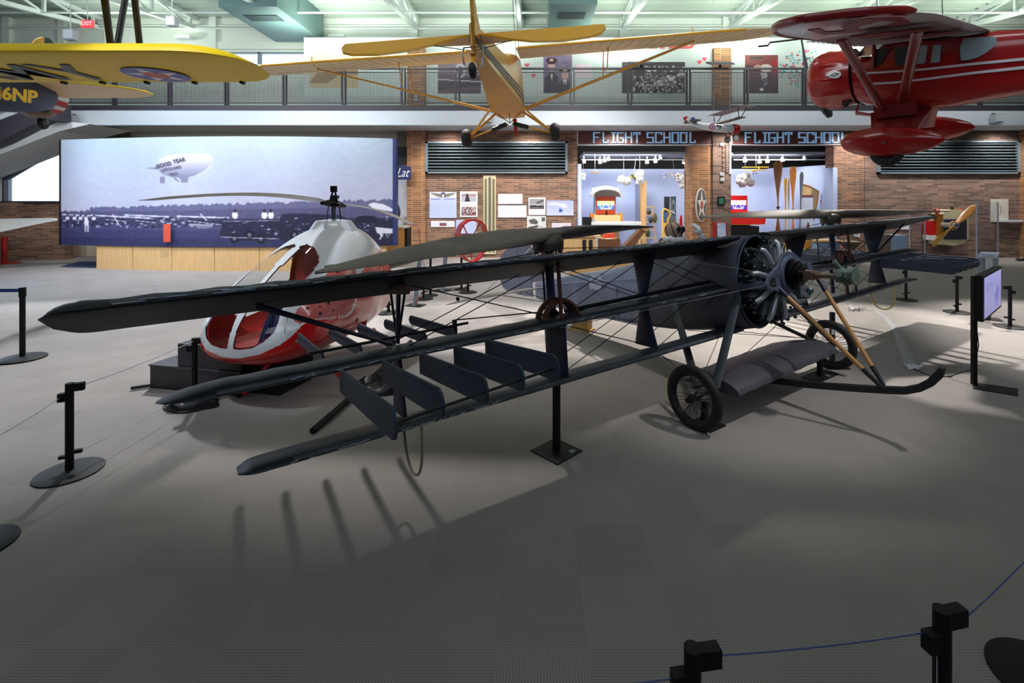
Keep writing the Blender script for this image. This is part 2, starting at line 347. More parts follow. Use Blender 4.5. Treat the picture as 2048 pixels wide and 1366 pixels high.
# louvres
M_louv=mat('blue_grey_aluminium',(122,138,148),.45,.4); M_louvd=mat('louvre_dark_back',(16,20,26),.7)
def louvre(px0,px1,py0,py1,lab,n,Y):
    x0,x1,z1,z0=WX(px0,Y),WX(px1,Y),WZ(py0,Y),WZ(py1,Y)
    t=thing('wall_louvre',lab,'vent',((x0+x1)/2,Y,z0),0,'long louvred vents on the brick wall'); a=(x1-x0)/2; h=z1-z0
    MB().bx(-a,a,-.14,0,0,.07).bx(-a,a,-.14,0,h-.07,h).bx(-a,-a+.1,-.14,0,0,h).bx(a-.1,a,-.14,0,0,h).build('frame',M_louv,t,smooth=False)
    MB().bx(-a+.1,a-.1,-.01,0,.07,h-.07).build('backing',M_louvd,t,smooth=False)
    for k in range(n):
        z=.07+(h-.14)*(k+.5)/n; p=(h-.14)/n
        MB().prism([(-.01,z+p*.12),(-.12,z-p*.16),(-.135,z-p*.16),(-.135,z-p*.02),(-.02,z+p*.22)],lambda u,v,dd:V((dd,u,v)),-a+.1,a-.1).build('slat',M_louv,t,smooth=False)
louvre(852,1135,284,347,'long blue-grey louvred vent above the picture panels on the brick wall',9,YW)
louvre(1752,2035,282,348,'long blue-grey louvred vent on the far right brick wall behind the red wheel pant',10,YW-.05)
# trusses
def truss(X,lab):
    t=thing('roof_truss',lab,'truss',(X,0,8),0,'white roof trusses'); z=lambda y:(10.3-(22.3-y)*.125)-8
    def bar(mb,p,q,w=.13): 
        p,q=V(p),V(q); dv=(q-p); M=dv.to_track_quat('Y','Z').to_matrix().to_4x4(); L=dv.length
        mb.bx(-w*.5,w*.5,0,L,-w*.42,w*.42,0,Matrix.Translation(p)@M)
    mb=MB(); bar(mb,(0,22.2,z(22.2)),(0,7.5,z(7.5)),.2); mb.build('bottom_chord',M_truss,t,smooth=False)
    mb=MB(); bar(mb,(0,22.4,2.72),(0,7.5,2.72),.2); mb.build('top_chord',M_truss,t,smooth=False)
    y=22.0; k=0
    while y>8.5:
        mb=MB(); bar(mb,(0,y,z(y)),(0,y,2.7),.11); bar(mb,(0,y,z(y)),(0,y-2.2,2.7),.09); mb.build('web',M_truss,t,smooth=False); y-=2.2; k+=1
for i,(px,l) in enumerate([(186,'white steel roof truss above the red exit sign'),(380,'white steel roof truss above the yellow wing struts'),(605,'white steel roof truss left of the dark ceiling duct'),(830,'white steel roof truss left of the yellow aeroplane tail'),(1040,'white steel roof truss right behind the yellow aeroplane tail fin'),(1248,'white steel roof truss right of the square ceiling duct'),(1466,'white steel roof truss above the yellow wing tip on the right'),(1690,'white steel roof truss right above the red aeroplane wing tip'),(1935,'white steel roof truss at the far right over the red aeroplane tail')]):
    truss((px-CX)/F*22,l)
# thin pipes
mb=MB(); mb.cyl((-24,19.6,WZ(25,19.6)),(26,19.6,WZ(25,19.6)),.045,8); tag(mb.build('ceiling_pipe',M_truss),'thin horizontal pipe running under the roof trusses','pipe')
mb=MB(); mb.cyl((-24,22.2,WZ(57,22.2)),(26,22.2,WZ(57,22.2)),.04,8); tag(mb.build('wall_conduit',M_truss),'thin conduit running along the top of the pale upper wall','pipe')
# ducts
M_duct=mat('dark_green_duct',(92,118,118),.5,.2)
for (px0,px1,py,Y0,Y1,lab) in [(500,605,52,20.0,22.0,'wide blue-grey ceiling duct panel with a slotted grille'),(1097,1182,48,19.5,21.5,'square dark green ceiling duct above the yellow tailplane')]:
    z=WZ(py,Y0); t=thing('ceiling_duct',lab,'duct',(WX((px0+px1)/2,Y0),Y0,z)); a=(WX(px1,Y0)-WX(px0,Y0))/2
    MB().bx(-a,a,-2,Y1-Y0,0,10.8-z).build('housing',M_duct,t,smooth=False)
    g=MB(); g.bx(-a*.6,a*.6,-1.2,-.6,-.03,0); g.build('grille',mat('duct_grille',(40,52,56),.6),t,smooth=False)
# exit sign
t=thing('exit_sign','small red illuminated exit sign hanging under the white truss','sign',P3(175,48,17))
MB().bx(-.2,.2,-.04,.04,-.13,.13).build('housing',mat('exit_box',(170,60,66),.5,emit=(235,70,80),es=.8),t,smooth=False)
MB().bx(-.01,.01,-.01,.01,.13,1.2).build('stem',M_truss,t,smooth=False)
text_mesh('lettering','EXIT',.2,at(0,-.045,0),mat('exit_letters',(250,150,150),.5,emit=(255,170,170),es=1.6),t,.004,xs=1.0)
# small fixtures
def flood(px,py,Y,lab,s=.3):
    t=thing('floodlight',lab,'light',P3(px,py,Y),0,'small grey flood lamps'); MB().bx(-s/2,s/2,-.1,.12,-s/2,s/2).build('housing',mat('lamp_grey',(165,168,172),.4),t,smooth=False)
    MB().bx(-s*.4,s*.4,-.13,-.1,-s*.4,s*.4).build('lens',mat('lamp_lens',(205,212,220),.2),t,smooth=False); MB().bx(-.03,.03,.1,.2,-.03,s*.7).build('bracket',M_dark,t,smooth=False)
flood(141,239,YS-.2,'small square flood lamp on the balcony edge at the far left',.32); flood(1994,237,YS-.2,'small square flood lamp on the balcony edge at the far right',.32); flood(976,237,YS-.2,'small flood lamp on the balcony edge behind the yellow landing gear',.3)
flood(141,70,17,'white box lamp hanging left of the exit sign',.36); flood(344,43,17.5,'white box lamp hanging from the second truss',.32)
for n_ in ('floodlight.003','floodlight.004'):
    if n_ in bpy.data.objects: MB().bx(-.012,.012,-.012,.012,.1,1.1 if n_.endswith('3') else .8).build('hanging_rod',M_truss,bpy.data.objects[n_],smooth=False)
for px,py,Y,l in [(675,73,22.0,'flat white uplight on the pale upper wall left of the yellow tailplane'),(368,75,22.0,'long white wall fixture on the upper wall behind the yellow wing')]:
    p=P3(px,py,Y); t=thing('wall_uplight',l,'light',p); MB().bx(-.35,.35,-.15,.2,-.06,.06).build('housing',M_white,t); MB().bx(-.3,.3,-.1,.15,.06,.07).build('lens',mat('uplight_glow',(255,255,240),.5,emit=(240,255,235),es=6),t)
# recessed downlights
for k,(px,py) in enumerate([(35,307),(400,258),(1000,256),(1133,256),(560,257)]):
    pass
w=MB(); w.bx(-45,-6,30,30.1,-1,16); struct('wall_sky_outside',w,M_sky,smooth=False)
# ================================================================ DARK TRIPLANE HELICOPTER
_u=V((.8243,.5659,.0198)).normalized(); _v=V((.609,-.793,.0726)); _v=(_v-_u*_v.dot(_u)).normalized(); _w=_v.cross(_u)
BM=Matrix(((_v.x,_u.x,_w.x,2.876),(_v.y,_u.y,_w.y,5.792),(_v.z,_u.z,_w.z,.03),(0,0,0,1)))
def A(a,b,c): return V((b,a,c))           # a = spanwise (+ = far wing), b = forward, c = up
berl=thing('triplane_helicopter','dark weathered triplane helicopter with two side rotors and rows of vanes','aircraft',M=BM)
M_dope=mat('dark_doped_fabric',(27,32,43),.5,var=.5,scale=2.5,bump=.25,bscale=7)
M_dope2=mat('dark_fabric_top',(18,22,33),.55,spec=.35,var=.5,scale=3,bump=.25,bscale=9)
M_vane=mat('slate_blue_vane',(48,56,73),.6,var=.12,scale=2)
M_strutm=mat('navy_strut',(30,40,60),.5,var=.35,scale=5)
M_rotor=mat('worn_grey_brown_wood',(112,104,96),.6,var=.25,scale=4,bump=.1,bscale=20,stretch=(1,1,3))
M_alu=mat('blue_grey_fuselage_sheet',(112,120,140),.45,.25,var=.3,scale=2.5,bump=.15,bscale=4)
M_cowl=mat('charcoal_canvas',(76,77,88),.6,var=.45,scale=2.2,bump=.5,bscale=3.5)
M_brown=mat('rust_brown_metal',(96,62,50),.5,.3,var=.2)
M_engine=mat('dark_engine_metal',(52,56,62),.35,.8,var=.4,scale=12); M_fin=mat('cylinder_fins',(134,144,152),.42,.5); M_pipe=mat('bright_intake_pipe',(186,194,202),.35,.5)
M_frame=mat('blue_grey_casting',(88,99,122),.5,.35,var=.2,scale=5); M_brass=mat('bronze_shaft',(140,122,104),.35,.8,var=.3,scale=15)
M_pole=mat('varnished_ash',(188,136,80),.35,coat=.5,var=.2,scale=8); M_worn=mat('worn_silver_paint',(176,184,200),.5)
def airfoil(x): # upper, lower fraction
    up=.11*math.sin(math.pi*min(1,x)**.62)+.0; lo=-.012*math.sin(math.pi*x**.5)+.004*math.sin(math.pi*x)
    return up,lo
def wing_local(mb,A_,stations,m=0,n=12,thick=1.0,slices=None):
    # stations: (span, leading edge, chord, height)
    xs=[0,.015,.05,.12,.25,.4,.6,.8,.93,1.0]
    rings=[]
    for (a,le,ch,c,*t) in stations:
        tk=(t[0] if t else 1)*thick
        top=[A_(a,le-x*ch,c+airfoil(x)[0]*ch*tk) for x in xs]; bot=[A_(a,le-x*ch,c+(airfoil(x)[1]-.004)*ch*tk) for x in xs[-1:0:-1]]
        rings.append(top+bot)
    mb.loft(rings,m); return mb
def sgn_stations(root,tip,le,ch,c,s,nt=7,rib=.30,wave=.010,dc=0,droop=None,blunt=False):
    E_=.17 if blunt else .35
    st=[]; n=max(2,int((tip-root-E_)/rib*2))
    for i in range(n+1):
        a=root+(tip-E_-root)*i/n; st.append((s*a,le,ch,c+dc*a,1.0+(.10 if i%2==0 else -.06)))
    for i in range(1,nt+1):
        t=i/nt; k=math.sqrt(max(0,1-t**(3 if blunt else 2))); k=max(k,.45 if blunt else .12); st.append((s*(tip-E_+E_*t),le-ch*(1-k)*.35,ch*k,c+dc*tip,1.0*max(k,.4)))
    return st
rnd=random.Random(3)
wings=[('upper_wing',-.10,.74,1.885,6.31,.33,M_dope2),('middle_wing',-.22,.52,1.27,5.85,.38,M_dope),('lower_wing',-.22,.42,.76,5.45,.22,M_dope)]
for nm,le,ch,c,tip,root,mt in wings:
    for s in (-1,1):
        rt=root if not(nm=='lower_wing' and s>0) else .55
        inc=R({'upper_wing':16.5,'middle_wing':2,'lower_wing':6}[nm])
        def AI(a,b,cc,le=le,c0=c,inc=inc):
            dx=b-le; dz=cc-c0; return A(a,le+dx*math.cos(inc)-dz*math.sin(inc),c0+dx*math.sin(inc)+dz*math.cos(inc))
        wg_=wing_local(MB(),AI,sgn_stations(rt,tip,le,ch,c,s,blunt=nm!='middle_wing')).build(nm,mt,berl,ang=60)
        MB().tube([A(s*rt,le-.015,c+.015),A(s*(tip-.3),le-.015,c+.015)],.022,8).build('leading_edge_strip',mat('worn_lit_edge',(64,70,78),.5,var=.5,scale=6),wg_)  # worn strip, its colour lightened for the light on the wing top
# scuffed paint chips on the leading edges
mb=MB(); 
for k in range(70):
    a=-rnd.uniform(.6,6.0); L=rnd.uniform(.02,.16); c=1.88+rnd.uniform(.015,.036); mb.tube([A(a,-.088,c),A(a-L,-.088,c+rnd.uniform(-.004,.004))],.0026,5)
for k in range(20):
    a=-rnd.uniform(.8,5.3); L=rnd.uniform(.02,.1); mb.tube([A(a,-.197,1.285+rnd.uniform(0,.02)),A(a-L,-.197,1.288)],.003,5)
for k in range(16):
    a=-rnd.uniform(3.5,5.2); L=rnd.uniform(.02,.12); mb.tube([A(a,-.205,.775+rnd.uniform(-.01,.01)),A(a-L,-.205,.77)],.003,5)
tag(mb.build('paint_chips',M_worn,berl),kind='stuff')
# rotors ---------------------------------------------------------
def rotor(s,ang,lt,rt,dl,dr,Lb=2.285):
    hub=BM@A(s*2.846,-.52,2.04); Mi=BM.inverted()
    dirw=V((math.cos(ang),math.sin(ang),0)); nrm=V((-dirw.y,dirw.x,0))
    mb=MB()
    for sg,dr_ in ((-1,dl),(1,dr)):
        rings=[]; N=22
        for i in range(N+1):
            t=i/N; r=t*Lb; ch=.12+.16*math.sin(min(1,t/.35)*math.pi/2) if t<.35 else .28-.20*max(0,(t-.45)/.55)**2.2
            if t>.93: ch*=math.sqrt(max(.02,1-((t-.93)/.075)**2)) if t<1 else .15
            th=.11*(1-t)**1.6+.022; pitch=R(34-26*t)*(-sg)
            if t<.1: pitch*=t/.1; ch=.16+.6*t
            cc=hub+dirw*sg*r+V((0,0,.045+dr_*t*t))
            x=nrm*math.cos(pitch)+V((0,0,1))*math.sin(pitch); y=-nrm*math.sin(pitch)+V((0,0,1))*math.cos(pitch)
            ring=[Mi@(cc+x*ch*.5*math.cos(2*math.pi*j/14)*(-1 if sg<0 else 1)*(-1)+y*th*.5*math.sin(2*math.pi*j/14)*( -1 if sg<0 else 1)) for j in range(14)]
            rings.append(ring)
        mb.loft(rings)
    mb.build('rotor_blade',M_rotor,berl,ang=50)
    hb=MB(); c=A(s*2.846,-.52,1.93)
    hb.lathe([(.02,0),(.145,.0),(.15,.03),(.15,.06),(.155,.062),(.155,.085),(.145,.1),(.14,.12),(.10,.155),(.02,.16)],c,(0,0,1),32); hbo=hb.build('rotor_hub',mat('hub_brown',(70,62,56),.5,.3,var=.3),berl)
    bo=MB()
    for k in range(12): q=c+V((.125*math.cos(k*math.pi/6),.125*math.sin(k*math.pi/6),-.03)); bo.cyl(q,q+V((0,0,.035)),.009,6)
    for k in range(8): q=c+V((.05*math.cos(k*math.pi/4),.05*math.sin(k*math.pi/4),.15)); bo.cyl(q,q+V((0,0,.03)),.01,6)
    bo.build('hub_bolt_ring',mat('blue_bolts',(60,80,110),.4,.6),hbo)
    MB().tube([A(s*2.846,-.52,1.95),A(s*2.846,-.52,1.30)],.042,14).build('rotor_shaft_housing',mat('patched_blue_tube',(58,74,96),.45,.4,var=.5,scale=9),berl)
    g=MB(); 
    for bb in (-.44,-.34): g.torus(A(s*2.87,bb,1.27),A(0,1,0),.20,.022,26,6,0,0,math.pi,up=A(-1,0,0) if True else None,flat=1.6)
    for i_,v_ in enumerate(g.v):
        if v_[2]<1.27: g.v[i_]=(v_[0],v_[1],2.54-v_[2])
    g.build('gear_guard',M_brown,berl)
    g=MB(); g.lathe([(.05,0),(.17,.02),(.18,.05),(.1,.09),(.05,.14)],A(s*2.85,-.52,1.22),(0,0,1),24); g.cyl(A(s*2.7,-.5,1.33),A(s*.4,-.5,1.36),.022,10); g.build('bevel_gear_and_drive_shaft',M_engine,berl)
rotor(-1,R(50.5),0,0,-.11,-.02); rotor(1,R(9),0,0,-.035,.04)
# struts --------------------------------------------------------
def plate(s,a,top,bot,th=.045,nm='wing_strut',mt=M_strutm):   # top=(b0,b1,c) bot=(b0,b1,c)
    rings=[]
    for k in range(5):
        t=k/4; b0=top[0]+(bot[0]-top[0])*t; b1=top[1]+(bot[1]-top[1])*t; c=top[2]+(bot[2]-top[2])*t; bc=(b0+b1)/2; h=(b1-b0)/2
        rings.append([A(s*a+math.sin(2*math.pi*j/16)*th/2,bc+h*math.cos(2*math.pi*j/16),c) for j in range(16)])
    return MB().loft(rings).build(nm,mt,berl)
for s in (-1,1):
    plate(s,1.6,(-.64,-.28,1.82),(-.57,-.46,1.33)); plate(s,1.6,(-.56,-.47,1.27),(-.68,-.34,.79))
for s in (-1,1):
    plate(s,4.36,(-.56,-.45,1.27),(-.66,-.36,.79))
plate(1,4.3,(-.66,-.26,1.82),(-.57,-.46,1.33))
plate(-1,2.9,(-.58,-.24,1.26),(-.58,-.24,.79))
for b,r in ((-.60,.03),(-.38,.026),(-.25,.02)): MB().tube([A(2.9,b,1.27),A(2.9,b,.79)],r,10).build('wing_strut',M_strutm if b!=-.38 else M_brown,berl)
for s in (-1,1):
    MB().tube([A(s*2.9,-.30,1.82),A(s*2.9,-.30,1.30)],.019,8).build('rotor_brace_post',M_brown,berl)
    MB().tube([A(s*2.78,-.72,1.83),A(s*2.78,-.72,1.30)],.010,6).build('rotor_brace_post',M_dark,berl)
# near outer strut: wooden bracket and three converging rods
MB().prism([(-.62,1.80),(-.20,1.80),(-.20,1.73),(-.62,1.70)],lambda b,c,dd:A(-4.37+dd,b,c),-.02,.02).build('strut_bracket',M_brown,berl,smooth=False)
MB().strut(A(-4.36,-.42,1.76),A(-4.36,-.5,1.33),.07,.03,A(0,1,0)).build('wing_strut',M_strutm,berl)
for b in (-.6,-.24): MB().tube([A(-4.37,b,1.76),A(-4.36,-.5,1.33)],.010,6).build('wing_strut',M_dark,berl)
for bt,bm in ((-.5,-.52),(-.22,-.46)): MB().strut(A(-5.33,bt,1.77),A(-4.42,bm,1.33),.035,.02,A(0,1,0)).build('diagonal_brace',M_strutm,berl)
for bt,bm in ((-.35,-.5),): MB().strut(A(5.33,bt,1.80),A(4.42,bm,1.33),.035,.02,A(0,1,0)).build('diagonal_brace',M_strutm,berl)
# vanes: five in front of and five behind each middle wing
def vane(a,b0,b1,ct0,ct1,cb0,cb1,name,th=.016):
    rr=.05; poly=[]
    top=lambda b:ct0+(ct1-ct0)*(b-b0)/(b1-b0); bot=lambda b:cb0+(cb1-cb0)*(b-b0)/(b1-b0)
    far=b1 if abs(b1)>abs(b0) else b0
    P=[(b0,bot(b0)+.01),(b0,top(b0)-.03),(b0+.04*(1 if b1>b0 else -1),top(b0))]
    sgnb=1 if b1>b0 else -1
    P+=[(b1-sgnb*.06,top(b1)),(b1-sgnb*.02,top(b1)-.02),(b1,top(b1)-.06),(b1,bot(b1)+.05),(b1-sgnb*.02,bot(b1)+.015),(b1-sgnb*.06,bot(b1))]
    o=MB().prism(P,lambda b,c,dd:A(a+dd,b,c),-th/2,th/2).build(name,M_vane,berl,smooth=False)
    bv=o.modifiers.new('soft','BEVEL'); bv.width=.006; bv.segments=2; bv.limit_method='ANGLE'
    return o
AV=[3.745,4.02,4.295,4.57,4.855]
for s,tilt in ((-1,.045),(1,-.065)):
    for i,a in enumerate(AV):
        vane(s*a,-.205,[.78,.79,.84,.86,.95][i] if s<0 else .80,1.30,1.30+tilt,1.13,1.135+tilt,'front_vane')
        if s<0: vane(s*a,-.76,-1.95,1.30,1.28,1.20,1.18,'rear_vane')
        else: vane(s*a,-.76,-1.95,1.32,1.36,1.15,1.20,'rear_vane')
MB().tube([A(-3.70,.70,1.25),A(-4.86,.92,1.27)],.009,6).build('vane_linkage',M_dark,berl)
MB().tube([A(3.74,.76,1.17),A(4.88,.78,1.17)],.008,6).build('vane_linkage',M_steel,berl)
for s in (-1,1):
    MB().tube([A(s*3.6,-.80,1.32),A(s*4.95,-.80,1.30)],.012,6).build('vane_linkage',M_dark,berl)
    MB().bx(-.86,-.80,s*3.72-.01,s*3.72+.01,1.18,1.36).build('vane_hinge_bracket',M_dark,berl,smooth=False)
MB().tube([A(-3.72,-.83,1.36),A(-2.95,-.62,1.34)],.006,6).build('control_rod',M_dark,berl)
# wing tip bows (looped hoses below the lower wing)
M_bow=mat('old_cane_bow',(150,140,112),.5); M_bowy=mat('yellow_cane_bow',(190,160,60),.45)
def bow(s,mt,nm):
    pts=[]
    for i in range(25):
        t=math.pi*i/24; pts.append(A(s*4.30,-.42-.20*math.cos(t),.78-.44*math.sin(t)**.62 if 0<i<24 else .78))
    MB().tube(pts,.011,8).build(nm,mt,berl)
bow(-1,M_bow,'wing_tip_bow'); bow(1,M_bowy,'wing_tip_bow')
# bracing wires
wm=mat('dark_bracing_wire',(40,40,44),.4,.5)
def wire(*ab,r=.0045,m=wm,nm='bracing_wire'):
    MB().tube([A(*ab[0]),A(*ab[1])],r,5,cap=False).build(nm,m,berl)
for s in (-1,1):
    for b in (-.35,-.62):
        for (a0,a1) in ((1.6,2.9),(2.9,4.36)):
            wire((s*a0,b,1.80),(s*a1,b,1.31)); wire((s*a1,b,1.80),(s*a0,b,1.31))
            if not (s<0 and a0>2.5): wire((s*a0,b,1.26),(s*a1,b,.80)); wire((s*a1,b,1.26),(s*a0,b,.80))
        wire((s*1.6,b,1.80),(s*.42,b,1.31)); wire((s*.42,b,1.75),(s*1.6,b,1.31))
        wire((s*1.6,b,.80),(s*.42,b,1.25))
    wire((s*2.9,-.62,1.95),(s*.9,-.62,1.83)); wire((s*2.9,-.3,1.95),(s*4.6,-.35,1.83))
    MB().sph(A(s*3.9,-.35,1.62),(.03,.012,.018),n=8,k=6).build('turnbuckle',M_dark,berl)
wire((-1.55,.0,1.74),(-.22,.30,1.46),r=.003,m=M_steel); wire((-3.0,-.2,1.26),(-.3,.30,1.38),r=.003,m=M_steel)
# fuselage -------------------------------------------------------
def sect(b,hw,ct,cb,ex,shoulder=None,n=28):
    cc=(ct+cb)/2; hh=(ct-cb)/2; r=[]
    for j in range(n):
        t=2*math.pi*j/n; x=math.copysign(abs(math.cos(t))**(2/ex),math.cos(t)); z=math.copysign(abs(math.sin(t))**(2/ex),math.sin(t))
        if shoulder and z>0: x*=1-(1-shoulder)*max(0,z-.35)/.65
        r.append(A(hw*x,b,cc+hh*z))
    return r
nose=[(-.13,.43,1.90,.78,2.6,None),(-.3,.43,1.90,.74,2.8,None),(-.5,.42,1.885,.72,3.2,None),(-.75,.41,1.84,.68,4,.8),(-1.0,.40,1.78,.65,5,.7),(-1.3,.38,1.70,.625,6,.55),(-1.62,.355,1.62,.61,7,.45)]
mb=MB(); mb.loft([sect(*x) for x in nose],0,False,True); o=mb.build('forward_fuselage_cover',M_cowl,berl,ang=50)
sol=o.modifiers.new('skin','SOLIDIFY'); sol.thickness=.02; sol.offset=-1
mb=MB(); mb.torus(A(0,-.12,1.34),A(0,1,0),.43,.014,40,6); 
for i,v in enumerate(mb.v): 
    p=V(v); 
    # stretch the rim to the nose outline
    y=p.y; z=p.z-1.34; mb.v[i]=(p.x,y*1.0,1.34+z*1.29)
mb.build('cowl_rim',M_frame,berl)
rear=[(-1.60,.355,1.60,.61,7,.5),(-2.2,.30,1.47,.60,8,.4),(-2.8,.25,1.36,.59,8,.4),(-3.4,.20,1.28,.59,8,.4),(-4.0,.15,1.18,.60,8,.5),(-4.5,.10,1.08,.63,6,.8),(-4.95,.04,1.02,.68,4,None)]
MB().loft([sect(*x) for x in rear]).build('rear_fuselage',M_alu,berl,ang=50)
mb=MB()
for b in (-1.75,-2.3,-2.9,-3.45): 
    x=[r for r in rear if True]; mb.tube([A(-(.36+(b+1.6)*.105),b,.66),A(-(.36+(b+1.6)*.105),b-.02,1.22-(b+1.7)*-.12)],.012,6)
mb.tube([A(-.37,-1.6,1.32),A(-.12,-4.6,1.0)],.011,6); mb.tube([A(-.37,-1.6,.63),A(-.12,-4.6,.62)],.011,6)
mb.build('fuselage_battens',mat('light_blue_grey_batten',(120,130,150),.5,.2),berl)
# worn patches on the sheet
def patch(mb,b,c,rb,rc,seed,a=None):
    rg=random.Random(seed); a=a if a is not None else -(.362+(b+1.6)*.1)-.004; pts=[]
    for k in range(16):
        t=2*math.pi*k/16; q=1+rg.uniform(-.25,.18); pts.append((b+rb*q*math.copysign(abs(math.cos(t))**.6,math.cos(t)),c+rc*q*math.copysign(abs(math.sin(t))**.6,math.sin(t))))
    mb.prism(pts,lambda u,v_,dd:A(-(.364+(u+1.6)*.1)-dd,u,v_),0,.005)
mb=MB(); patch(mb,-2.86,1.16,.17,.13,5); mb.build('bare_metal_patch',mat('bare_metal',(178,188,210),.45,.2,var=.1),berl,smooth=False)
mb=MB(); patch(mb,-2.35,.84,.09,.05,9); mb.build('repair_label',mat('pale_patch',(150,160,180),.5),berl,smooth=False)
# cockpit coaming + tail
MB().torus(A(0,-1.28,1.78),(.35,0,1),.27,.02,24,6).build('cockpit_coaming',mat('maroon_leather',(84,36,36),.6),berl)
fin=[(-4.62,1.04),(-4.75,1.45),(-5.05,1.75),(-5.10,1.0)]
MB().prism(fin,lambda b,c,dd:A(dd,b,c),-.012,.012).build('tail_fin',mat('grey_tail_fabric',(104,108,124),.6,var=.12),berl,smooth=False)
rud=[(-5.12,.70),(-5.11,1.77),(-5.6,1.74),(-6.05,1.66),(-6.25,1.56),(-6.38,1.38),(-6.42,1.1),(-6.38,.92),(-6.28,.80),(-6.1,.74),(-5.6,.70)]
o=MB().prism(rud,lambda b,c,dd:A(dd,b,c),-.016,.016).build('rudder',mat('grey_blue_rudder',(112,118,138),.6,var=.12,scale=1.5),berl,smooth=False)
MB().tube([A(-.015,-5.6,1.73),A(-.015,-5.55,.72)],.012,6).build('rudder_batten',mat('grey_tail_fabric',(104,108,124)),berl)
pl=[(-.02,-4.55,.05,.95),( -.3,-4.42,.42,.97),(-.7,-4.25,.62,.965),(-1.1,-4.15,.72,.955),(-1.5,-4.10,.74,.945),(-1.85,-4.12,.62,.93),(-2.1,-4.22,.40,.92),(-2.22,-4.32,.16,.915)]
for s in (1,-1):
    def AT(a,b,cc):
        dx=b+4.15; return A(a,-4.15+dx,cc+.03+dx*math.tan(R(11)))
    wing_local(MB(),AT,[(-s*-x[0] if s<0 else -x[0],x[1],x[2],x[3]+.02) for x in pl] if s>0 else [(x[0],x[1],x[2],x[3]+.02) for x in pl],thick=.55).build('tailplane',mat('brown_grey_fabric',(52,46,44),.6,var=.3,scale=6,bump=.3,bscale=9),berl,ang=60)
    for q in ((1.2,-4.6),(.7,-4.3)): wire((-s*q[0]*-1 if s<0 else s*q[0]*1,q[1],.95),(0,-4.3,.64),r=.007)
wire((0,-5.1,1.7),(-1.5,-4.5,.98)); wire((0,-5.1,1.7),(0,-1.9,1.58),r=.003)
# tail label tag
MB().bx(-.02,.02,-.03,.03,-.05,.05).build('hanging_tag',M_frame,berl,smooth=False).location=A(-.1,-3.6,1.35)
# engine ---------------------------------------------------------
EC=A(0,.0,1.36); fw=A(0,1,0)
MB().lathe([(.12,-.25),(.19,-.2),(.20,.08),(.16,.14),(.1,.18)],EC,fw,28).build('crankcase',M_engine,berl)
MB().lathe([(.02,-.34),(.40,-.33),(.41,-.30),(.02,-.29)],EC,fw,32).build('firewall',mat('firewall_black',(14,14,16),.7),berl)
for k in range(9):
    t=math.pi/2+2*math.pi*k/9; d=V((0,math.cos(t),math.sin(t))); side=d.cross(fw).normalized()
    mb=MB(); mb.cyl(EC+d*.17,EC+d*.44,.062,16)
    for q in range(15): c=EC+d*(.20+q*.0155); mb.cyl(c,c+d*.006,.083,18,1)
    cyl_=mb.build('engine_cylinder',[M_engine,M_fin],berl)
    h=MB(); h.cyl(EC+d*.43,EC+d*.475,.075,16); h.sph(EC+d*.50+fw*.04,.032,n=10,k=6); h.sph(EC+d*.50-fw*.04,.032,n=10,k=6); h.tube([EC+d*.49+fw*.05,EC+d*.52+fw*.02,EC+d*.52-fw*.03],.012,6)
    for q in (-1,1): h.cyl(EC+d*.47+side*.05*q,EC+d*.50+side*.05*q,.014,8)
    h.build('cylinder_head',M_engine,cyl_)
    p=MB(); p.tube([EC+d*.47+fw*.10+side*.05,EC+d*.44+fw*.13+side*.06,EC+d*.38+fw*.145+side*.055,EC+d*.28+fw*.15+side*.04,EC+d*.17+fw*.15+side*.02],[.026,.029,.028,.026,.024],12); p.build('intake_pipe',M_pipe,cyl_)
    r=MB(); 
    for q in (-.03,.03): r.tube([EC+d*.17+fw*.11+side*q,EC+d*.49+fw*.07+side*q],.006,6)
    r.build('push_rod',M_fin,cyl_)
# front bearer casting: lozenge plate with drum
mb=MB()
oc=A(0,.26,1.45)
lo=[(-.50,-.07),(-.44,.02),(-.22,.12),(-.10,.245),(0,.26),(.12,.245),(.30,.14),(.52,.06),(.55,0),(.52,-.06),(.30,-.13),(.12,-.20),(0,-.22),(-.14,-.22),(-.34,-.15),(-.46,-.13)]
mb.prism(lo,lambda a,c,dd:A(a,.25+dd,1.45+c),0,.03); 
o=mb.build('engine_bearer_plate',M_frame,berl,smooth=False); bv=o.modifiers.new('b','BEVEL'); bv.width=.008; bv.segments=2
for q in ((-.36,-.05),(.36,.03)):
    MB().prism([(q[0]-.055*s1,q[1]+.03*s1) if False else (q[0]+x,q[1]+z) for x,z in ((-.07,-.03),(-.05,.03),(.04,.06),(.06,-.05),(-.01,-.06))] if (s1:=1) else [],lambda a,c,dd:A(a,.281+dd,1.45+c),0,.002).build('bearer_opening',mat('firewall_black',(14,14,16)),berl,smooth=False)
MB().torus(A(0,.285,1.45),fw,.185,.03,36,8).build('bearer_ring',M_frame,berl)
MB().lathe([(.15,0),(.165,.02),(.165,.05),(.14,.06),(.14,.09),(.15,.095),(.15,.12),(.12,.13),(.12,.16),(.095,.165),(.09,.2),(.05,.21)],A(0,.26,1.45),fw,36).build('gear_drum',mat('oily_black_steel',(30,32,36),.25,.8),berl)
mb=MB(); mb.lathe([(.05,.2),(.06,.22),(.04,.25),(.035,.30),(.045,.31),(.045,.34),(.03,.35),(.03,.50),(.04,.51),(.045,.54),(.03,.56)],A(0,.26,1.45),fw,20); mb.bx(.46,.56,-.075,.05,1.40,1.50)
mb.build('drive_shaft',M_brass,berl)
mb=MB(); 
rg=random.Random(8)
rings=[]
for i in range(9):
    b=.80+i*.022; rings.append([A(.10*math.cos(2*math.pi*j/10)*(1+rg.uniform(-.2,.2)),b,1.46+.085*math.sin(2*math.pi*j/10)*(1+rg.uniform(-.2,.2))) for j in range(10)])
